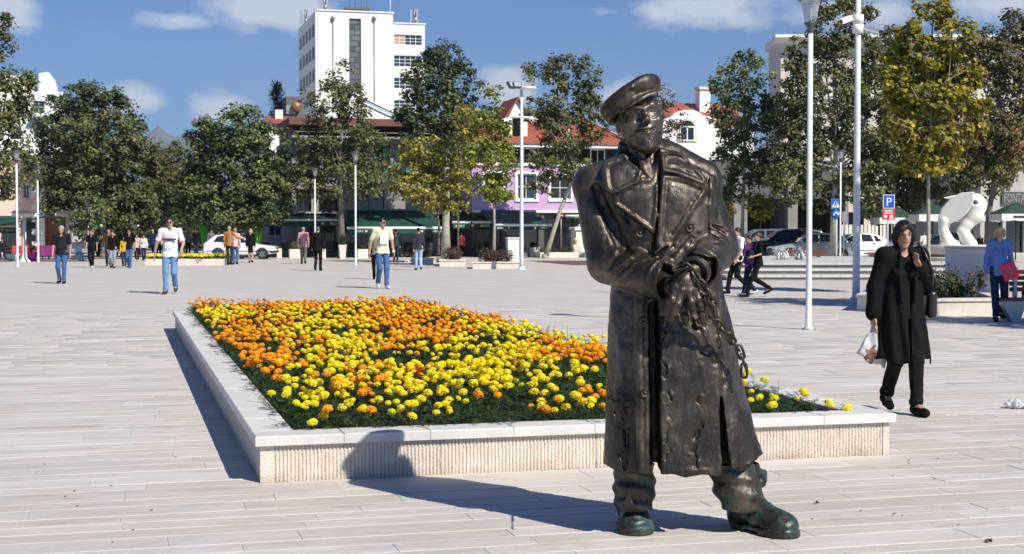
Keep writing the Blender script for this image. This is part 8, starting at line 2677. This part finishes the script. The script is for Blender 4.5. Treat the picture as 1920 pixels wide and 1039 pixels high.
    person('man in a pink blazer and grey green trousers seen from behind', 569, 495, 426, PI + .1, ('pink_tweed', (.52, .235, .275)), 'long', ('sage', (.14, .145, .11)), hair=('short', 'grey'), stride=.05, res=.013, hemz=.80, build=1.05)
    person('man in a black suit jacket and black trousers seen from behind', 596, 508, 425, PI - .08, BLACKC, 'long', BLACKC, hair=('short', 'darkgrey'), stride=.10, lead=-1, res=.013, hemz=.78, build=1.1)
    person('man in dark open jacket standing near the slim beige planter', 742, 492, 431, .2, ('dark_teal', (.03, .045, .055)), 'long', DJEANS, hair=('short', 'black'), stride=.05, res=.015)
    person('woman with bare shoulders, dark grey top and pale jeans seen from behind', 785, 507, 427, PI + .2, ('dark_grey_top', (.035, .037, .042)), 'long', ('pale_denim', (.36, .48, .72)), shoes=('olive_boot', (.09, .085, .055)), hair=('bun', 'black'), female=True, stride=.12, res=.013, barshoulder=True)
    person('person in a dark red coat standing in the shade behind the thin trunk', 865, 482, 437, PI, ('dark_red', (.22, .02, .03)), 'long', BLACKC, hair=('short', 'black'), stride=.05, res=.016)
    # walkers to the right of the statue
    p3 = person('woman in black T-shirt and black trousers striding past with a navy backpack', 1421, 557, 436, -1.35, BLACKC, 'short', BLACKC, hair=('bun', 'brown'), female=True, stride=.36, lead=1, res=.012, armR=((.03, .02, -.27), (-.02, -.20, -.06)), armL=((.03, -.02, -.27), (-.02, -.20, -.06)))
    bp = empty('backpack', at_local(p3, (0.02, .0, 0)), p3['root'].rotation_euler.z, 'navy blue backpack carried in front by the woman in black T-shirt', 'backpack'); bp.scale = (p3['scale'],) * 3
    nav = cloth('navy_nylon', (.012, .016, .045))
    g = SDF((-.2, -.5, .8), (.2, -.1, 1.4), .014); g.box((0, -.25, 1.08), (.15, .09, .21), 0, rnd=.07); g.box((0, -.35, 1.0), (.11, .045, .11), .02, rnd=.04); g.build('pack', [nav], bp)
    for sg in (-.1, .1): mb = MB(); mb.tube([(sg, -.16, 1.25), (sg, -.14, 1.36), (sg, -.03, 1.46)], .018, 6); mb.build('strap', nav, bp)
    person('man in white T-shirt and black trousers partly hidden behind the statue', 1383, 551, 427, -1.2, WHITEC, 'short', BLACKC, hair=('short', 'black'), stride=.26, lead=-1, res=.012)
    person('person in a magenta top and dark jeans behind the woman with the backpack', 1405, 556, 441, -1.3, ('magenta', (.55, .13, .42)), 'short', DJEANS, shoes=WSHOE, hair=('short', 'black'), stride=.22, res=.013)
    # woman in the blue shirt
    b = person('woman with short blond hair in a blue shirt and dark jeans carrying a red folder', 1872, 602, 424, -.12, ('blue_shirt', (.13, .22, .50)), 'long', DJEANS, hair=('bob', 'blond'), female=True, stride=.16, lead=-1, res=.0095, armL=((.06, .04, -.27), (-.02, -.13, -.21)), armR=((.05, .03, -.28), (.02, -.04, -.25)), hemz=.84, headyaw=-.1, nod=.1)
    fo = empty('folder', at_local(b, b['arms'][1][2] + V3([-.03, -.04, -.05])), -.12, 'bright red folder held against the hip of the woman in the blue shirt', 'folder')
    M = Matrix.Rotation(math.radians(-22), 4, 'Y')
    mb = MB(); mb.box(-.13, .13, -.018, -.004, -.12, .16, M); mb.box(-.13, .13, .004, .018, -.12, .16, M); mb.build('cover', mat('red_plastic', (.75, .02, .07), .35), fo)
    mb = MB(); mb.box(-.122, .125, -.0035, .0035, -.112, .152, M); mb.build('paper', SIGNW, fo)
    person('person in a dark top cut off by the picture edge beside the maroon bench', 1925, 594, 520, .4, ('dark_top', (.03, .03, .035)), 'short', DJEANS, hair=('short', 'brown'), sit=True, stride=0, res=.013, base=G(1930, 600))
    person('man in a pale checked shirt standing behind the silver car', 1538, 476, 429, .1, ('pale_check', (.45, .5, .58)), 'short', DJEANS, hair=('short', 'black'), glasses=True, stride=.03, res=.015)
    person('person in a white T-shirt seated by the sculpture basin seen from behind', 1733, 476, 436, PI, WHITEC, 'short', DJEANS, hair=('short', 'darkgrey'), sit=True, stride=0, res=.015, base=Vector((PX(1733, 70 * K), 70 * K, .46)))
    person('dark clothed person sitting in the shade beside the sculpture head', 1838, 480, 440, .3, BLACKC, 'long', BLACKC, hair=('short', 'grey'), sit=True, stride=0, res=.016, base=Vector((PX(1838, 71 * K), 71 * K, .46)))
    # a loose crowd far down the avenue
    rnd = random.Random(33)
    cols = [('black', (.010, .010, .011)), ('far_grey', (.12, .12, .13)), ('far_navy', (.02, .03, .07)), ('far_white', (.6, .6, .6)), ('far_red', (.35, .05, .05)), ('far_beige', (.4, .32, .24))]
    words = ['black', 'grey', 'navy', 'white', 'red', 'beige']
    for k, px in enumerate([190, 223, 286, 297, 338, 352, 368, 396, 409, 183, 264, 308]):
        c = k % 6; d = (84 + 14 * rnd.random()) * K
        person(f'far off stroller in a {words[c]} top in the shade of the avenue', px, 480, 430 + rnd.uniform(-2, 3), rnd.choice([0, PI, .5, PI - .4]), cols[c], 'long', rnd.choice([DJEANS, BLACKC]), hair=('short', rnd.choice(['black', 'brown', 'grey'])), female=rnd.random() < .5, stride=rnd.uniform(.05, .2), res=.020, base=Vector((PX(px, d), d, 0)))

build_people()
# ------------------------------------------------------------------ parked cars
def paint(name, col):
    return mat('paint_' + name, col, .28, metal=.0, coat=.6, spec=.5)

TYRE = mat('tyre', (.018, .018, .018), .8); RIM = mat('wheel_rim', (.42, .43, .45), .35, .7); TRIM = mat('black_trim', (.02, .02, .022), .5)
TAIL = mat('tail_light', (.45, .01, .012), .15); HEADL = mat('head_light', (.55, .57, .6), .1); CGLASS = glass_mat('car_glass', (.018, .022, .026), .04); PLATE = mat('number_plate', (.72, .72, .70), .5)

def car(label, loc, yaw, profile, pm, L=4.3, W=1.72, glass=(), name='parked_car', doors=(), wheels=(.78, 3.35), rw=.31, lights='both', res=.03, shell=None, lower=None):
    """Profile and glass polygons are (x along the car from its nose, z); local x from nose to tail, y across."""
    r = empty(name, loc, yaw, label, 'car', 'parked cars')
    g = SDF((-.1, -W / 2 - .1, .1), (L + .1, W / 2 + .1, max(p[1] for p in profile) + .12), res)
    sl, X, Y, Z = g.sub(g.lo, g.lo + g.n * g.res, 0)
    pd = poly2d(profile, X[:, 0, :], Z[:, 0, :])[:, None, :] * np.ones_like(X)
    belt = .92
    hw = W / 2 - np.clip(Z - belt, 0, 2) ** 1.0 * .36 - .10 * np.clip(.45 - Z, 0, 1) - .05 * (np.abs(X - L / 2) / (L / 2)) ** 4
    body = smax(pd, np.abs(Y) - hw, .10)
    for wx in wheels:
        for sg in (-1, 1):
            c = np.maximum(np.sqrt((X - wx) ** 2 + (Z - rw) ** 2) - rw - .055, (W / 2 - .28) - sg * Y)
            body = smax(body, -c, .015)
    g.D[sl] = body
    base = body.copy()
    g.build('body', [pm], r, relax=2)
    def decal(nm, poly, m, t=.006, side=True, axis='side', inset=.0):
        q = SDF(g.lo, g.lo + (g.n - 1) * g.res, res)
        if axis == 'side': p2 = poly2d(poly, X[:, 0, :], Z[:, 0, :])[:, None, :] * np.ones_like(X); ext = -(np.abs(Y) - hw + .10)
        else: p2 = poly2d(poly, Y[0], Z[0])[None] * np.ones_like(X); ext = (X - (2.2 if nm == 'windscreen' else .35)) if axis == 'front' else ((L - (.22 if nm == 'tail_light' else 1.3)) - X)
        n_ = q.D.shape; sl_ = tuple(slice(0, min(a, b)) for a, b in zip(n_, base.shape))
        dd = np.maximum(np.maximum(np.maximum(base - t, -base - .03), p2), ext)
        q.D[sl_] = dd[sl_]
        return q.build(nm, [m], r, relax=1)
    for i, poly in enumerate(glass): decal('side_window', poly, CGLASS, .012)
    yw = W / 2 - .25
    if shell:
        for nm, poly in shell:
            ax = 'front' if nm in ('windscreen', 'headlight', 'grille', 'front_plate', 'front_bumper') else 'rear'
            decal(nm, poly, CGLASS if nm in ('windscreen', 'rear_window') else HEADL if nm == 'headlight' else TAIL if nm == 'tail_light' else PLATE if 'plate' in nm else TRIM, .012, axis=ax)
    if lower: decal('trim_strip', lower, TRIM, .014)
    for poly in doors: decal('door_handle', poly, TRIM if pm.name != 'paint_black' else RIM, .03)
    tm = MB(); tm.lathe([(.16, -.09), (rw * .86, -.10), (rw * .97, -.07), (rw, -.03), (rw, .03), (rw * .97, .07), (rw * .86, .10), (.16, .09)], n=24); tmesh = tm.mesh('tyre', TYRE)
    rm = MB(); rm.lathe([(0, .085), (.05, .09), (.07, .075), (rw * .55, .07), (rw * .66, .085), (rw * .70, .06), (rw * .70, -.06), (0, -.06)], n=24)
    for k in range(6):
        M = Matrix.Rotation(k * PI / 3, 4, 'Z'); rm.box(-.025, .025, .04, rw * .62, .07, .092, M)
    rmesh = rm.mesh('rim', RIM)
    for wx in wheels:
        for sg in (-1, 1):
            w = empty('wheel', (wx, sg * (W / 2 - .12), rw), 0, parent=r)
            R = (-sg * PI / 2, 0, 0)
            link_mesh('tyre', tmesh, w, None, R); link_mesh('rim', rmesh, w, None, R)
    for sg in (-1, 1):
        mb = MB(); mb.bbox(1.32, 1.46, min(sg * (W / 2 + .0), sg * (W / 2 + .16)), max(sg * (W / 2 + .0), sg * (W / 2 + .16)), .93, 1.05, .02); mb.build('wing_mirror', pm, r)
    return r

def build_cars():
    sedan = [(.02, .30), (.0, .62), (.10, .74), (.55, .84), (1.22, .94), (1.60, 1.18), (2.0, 1.36), (2.6, 1.44), (3.1, 1.40), (3.5, 1.24), (3.85, 1.04), (4.25, 1.00), (4.36, .92), (4.40, .60), (4.36, .30), (3.6, .22), (.6, .22)]
    sg = [[(1.42, .96), (1.72, 1.19), (2.05, 1.33), (2.32, 1.36), (2.32, .97)], [(2.38, .97), (2.38, 1.37), (2.9, 1.35), (3.02, .98)], [(3.08, .98), (2.98, 1.34), (3.25, 1.27), (3.52, 1.04), (3.50, .98)]]
    sh = [('windscreen', [(-.62, .97), (.62, .97), (.52, 1.36), (-.52, 1.36)]), ('rear_window', [(-.60, 1.03), (.60, 1.03), (.50, 1.33), (-.50, 1.33)]), ('headlight', [(.40, .60), (.76, .60), (.76, .74), (.45, .72)]), ('headlight', [(-.40, .60), (-.76, .60), (-.76, .74), (-.45, .72)]),
          ('tail_light', [(.52, .70), (.9, .70), (.9, .98), (.6, .96)]), ('tail_light', [(-.52, .70), (-.9, .70), (-.9, .98), (-.6, .96)]), ('rear_plate', [(-.26, .60), (.26, .60), (.26, .71), (-.26, .71)]), ('grille', [(-.35, .56), (.35, .56), (.35, .68), (-.35, .68)])]
    handles = [[(2.12, .86), (2.28, .86), (2.28, .90), (2.12, .90)], [(2.92, .87), (3.08, .87), (3.08, .91), (2.92, .91)]]
    strip = [(.95, .52), (3.1, .52), (3.1, .56), (.95, .56)]
    # white saloon: nose to the left, tail light to the right
    a = G(1520, 492); d = 74
    car('white four door saloon car parked behind the terrace near the parking sign', (PX(1521, d), d, 0), .10, sedan, paint('white', (.72, .73, .74)), 4.40, 1.72, sg, doors=handles, shell=sh, lower=strip, wheels=(.82, 3.45))
    d = 77 * K
    sil = car('silver saloon car with its bonnet beside the tall lamp pole', (PX(1443, d), d, 0), .06, sedan, paint('silver', (.24, .27, .30)), 4.40, 1.72, sg, doors=handles, shell=sh, wheels=(.82, 3.45))
    suv = [(.02, .34), (.0, .72), (.12, .92), (1.1, 1.06), (1.62, 1.46), (2.0, 1.62), (3.4, 1.66), (4.0, 1.58), (4.25, 1.10), (4.36, 1.0), (4.40, .6), (4.36, .34), (3.6, .26), (.6, .26)]
    vg = [[(1.35, 1.10), (1.70, 1.42), (2.05, 1.55), (2.35, 1.57), (2.35, 1.11)], [(2.42, 1.11), (2.42, 1.57), (3.25, 1.57), (3.25, 1.12)], [(3.32, 1.12), (3.32, 1.57), (3.85, 1.50), (3.98, 1.14)]]
    vs = [('windscreen', [(-.66, 1.12), (.66, 1.12), (.55, 1.54), (-.55, 1.54)]), ('headlight', [(.45, .74), (.8, .74), (.8, .88), (.5, .88)]), ('headlight', [(-.45, .74), (-.8, .74), (-.8, .88), (-.5, .88)]), ('rear_window', [(-.6, 1.12), (.6, 1.12), (.5, 1.5), (-.5, 1.5)]),
          ('tail_light', [(.6, .9), (.9, .9), (.9, 1.15), (.65, 1.15)]), ('tail_light', [(-.6, .9), (-.9, .9), (-.9, 1.15), (-.65, 1.15)])]
    d = 80 * K
    car('dark estate car parked behind the little golden tree', (PX(1395, d), d, 0), .04, suv, paint('black', (.012, .013, .016)), 4.40, 1.78, vg, shell=vs, wheels=(.85, 3.5), rw=.34)
    d = 86 * K
    car('grey blue car behind the woman with the backpack', (PX(1352, d), d, 0), .02, suv, paint('grey_blue', (.10, .13, .16)), 4.40, 1.78, vg, shell=vs, wheels=(.85, 3.5), rw=.34)
    d = 84 * K
    car('black car at the edge of the fountain square under the dark parasols', (PX(1690, d), d, 0), .1, sedan, paint('black', (.012, .013, .016)), 4.40, 1.72, sg, shell=sh, wheels=(.82, 3.45))
    # white older hatchback, nose to the right
    hatch = [(.02, .32), (.0, .60), (.06, .70), (.9, .80), (1.18, .86), (1.70, 1.16), (2.05, 1.32), (2.9, 1.35), (3.30, 1.28), (3.75, .92), (3.86, .86), (3.90, .50), (3.86, .30), (3.2, .24), (.6, .24)]
    hg = [[(1.42, .88), (1.78, 1.14), (2.05, 1.26), (2.30, 1.28), (2.30, .89)], [(2.37, .89), (2.37, 1.28), (2.9, 1.28), (3.15, 1.22), (3.35, .92)]]
    hs = [('windscreen', [(-.6, .90), (.6, .90), (.5, 1.29), (-.5, 1.29)]), ('headlight', [(.45, .56), (.78, .56), (.78, .68), (.45, .68)]), ('headlight', [(-.45, .56), (-.78, .56), (-.78, .68), (-.45, .68)]), ('grille', [(-.44, .56), (.44, .56), (.44, .66), (-.44, .66)]), ('front_bumper', [(-.9, .34), (.9, .34), (.9, .48), (-.9, .48)])]
    d = 82.5 * K
    car('old white hatchback parked behind the man in the tan jacket', (PX(520, d), d, 0), PI + .04, hatch, paint('white', (.72, .73, .74)), 3.90, 1.60, hg, shell=hs, wheels=(.74, 3.10), rw=.28, lower=[(.15, .42), (3.7, .42), (3.7, .47), (.15, .47)])

build_cars()
def build_haze():
    mb = MB(); mb.box(-5200, 5200, -60, 6500, -12, 700)
    m = bpy.data.materials.new('haze'); m.use_nodes = True; nt = m.node_tree; nt.nodes.clear()
    o = nt.nodes.new('ShaderNodeOutputMaterial'); v = nt.nodes.new('ShaderNodeVolumePrincipled')
    v.inputs['Color'].default_value = (.72, .84, 1.0, 1); v.inputs['Density'].default_value = 9e-5; v.inputs['Anisotropy'].default_value = .1
    nt.links.new(v.outputs[0], o.inputs['Volume'])
    h = mb.build('haze', m); h['kind'] = 'stuff'; h['label'] = 'thin blue autumn haze in the air over the town'

build_haze()
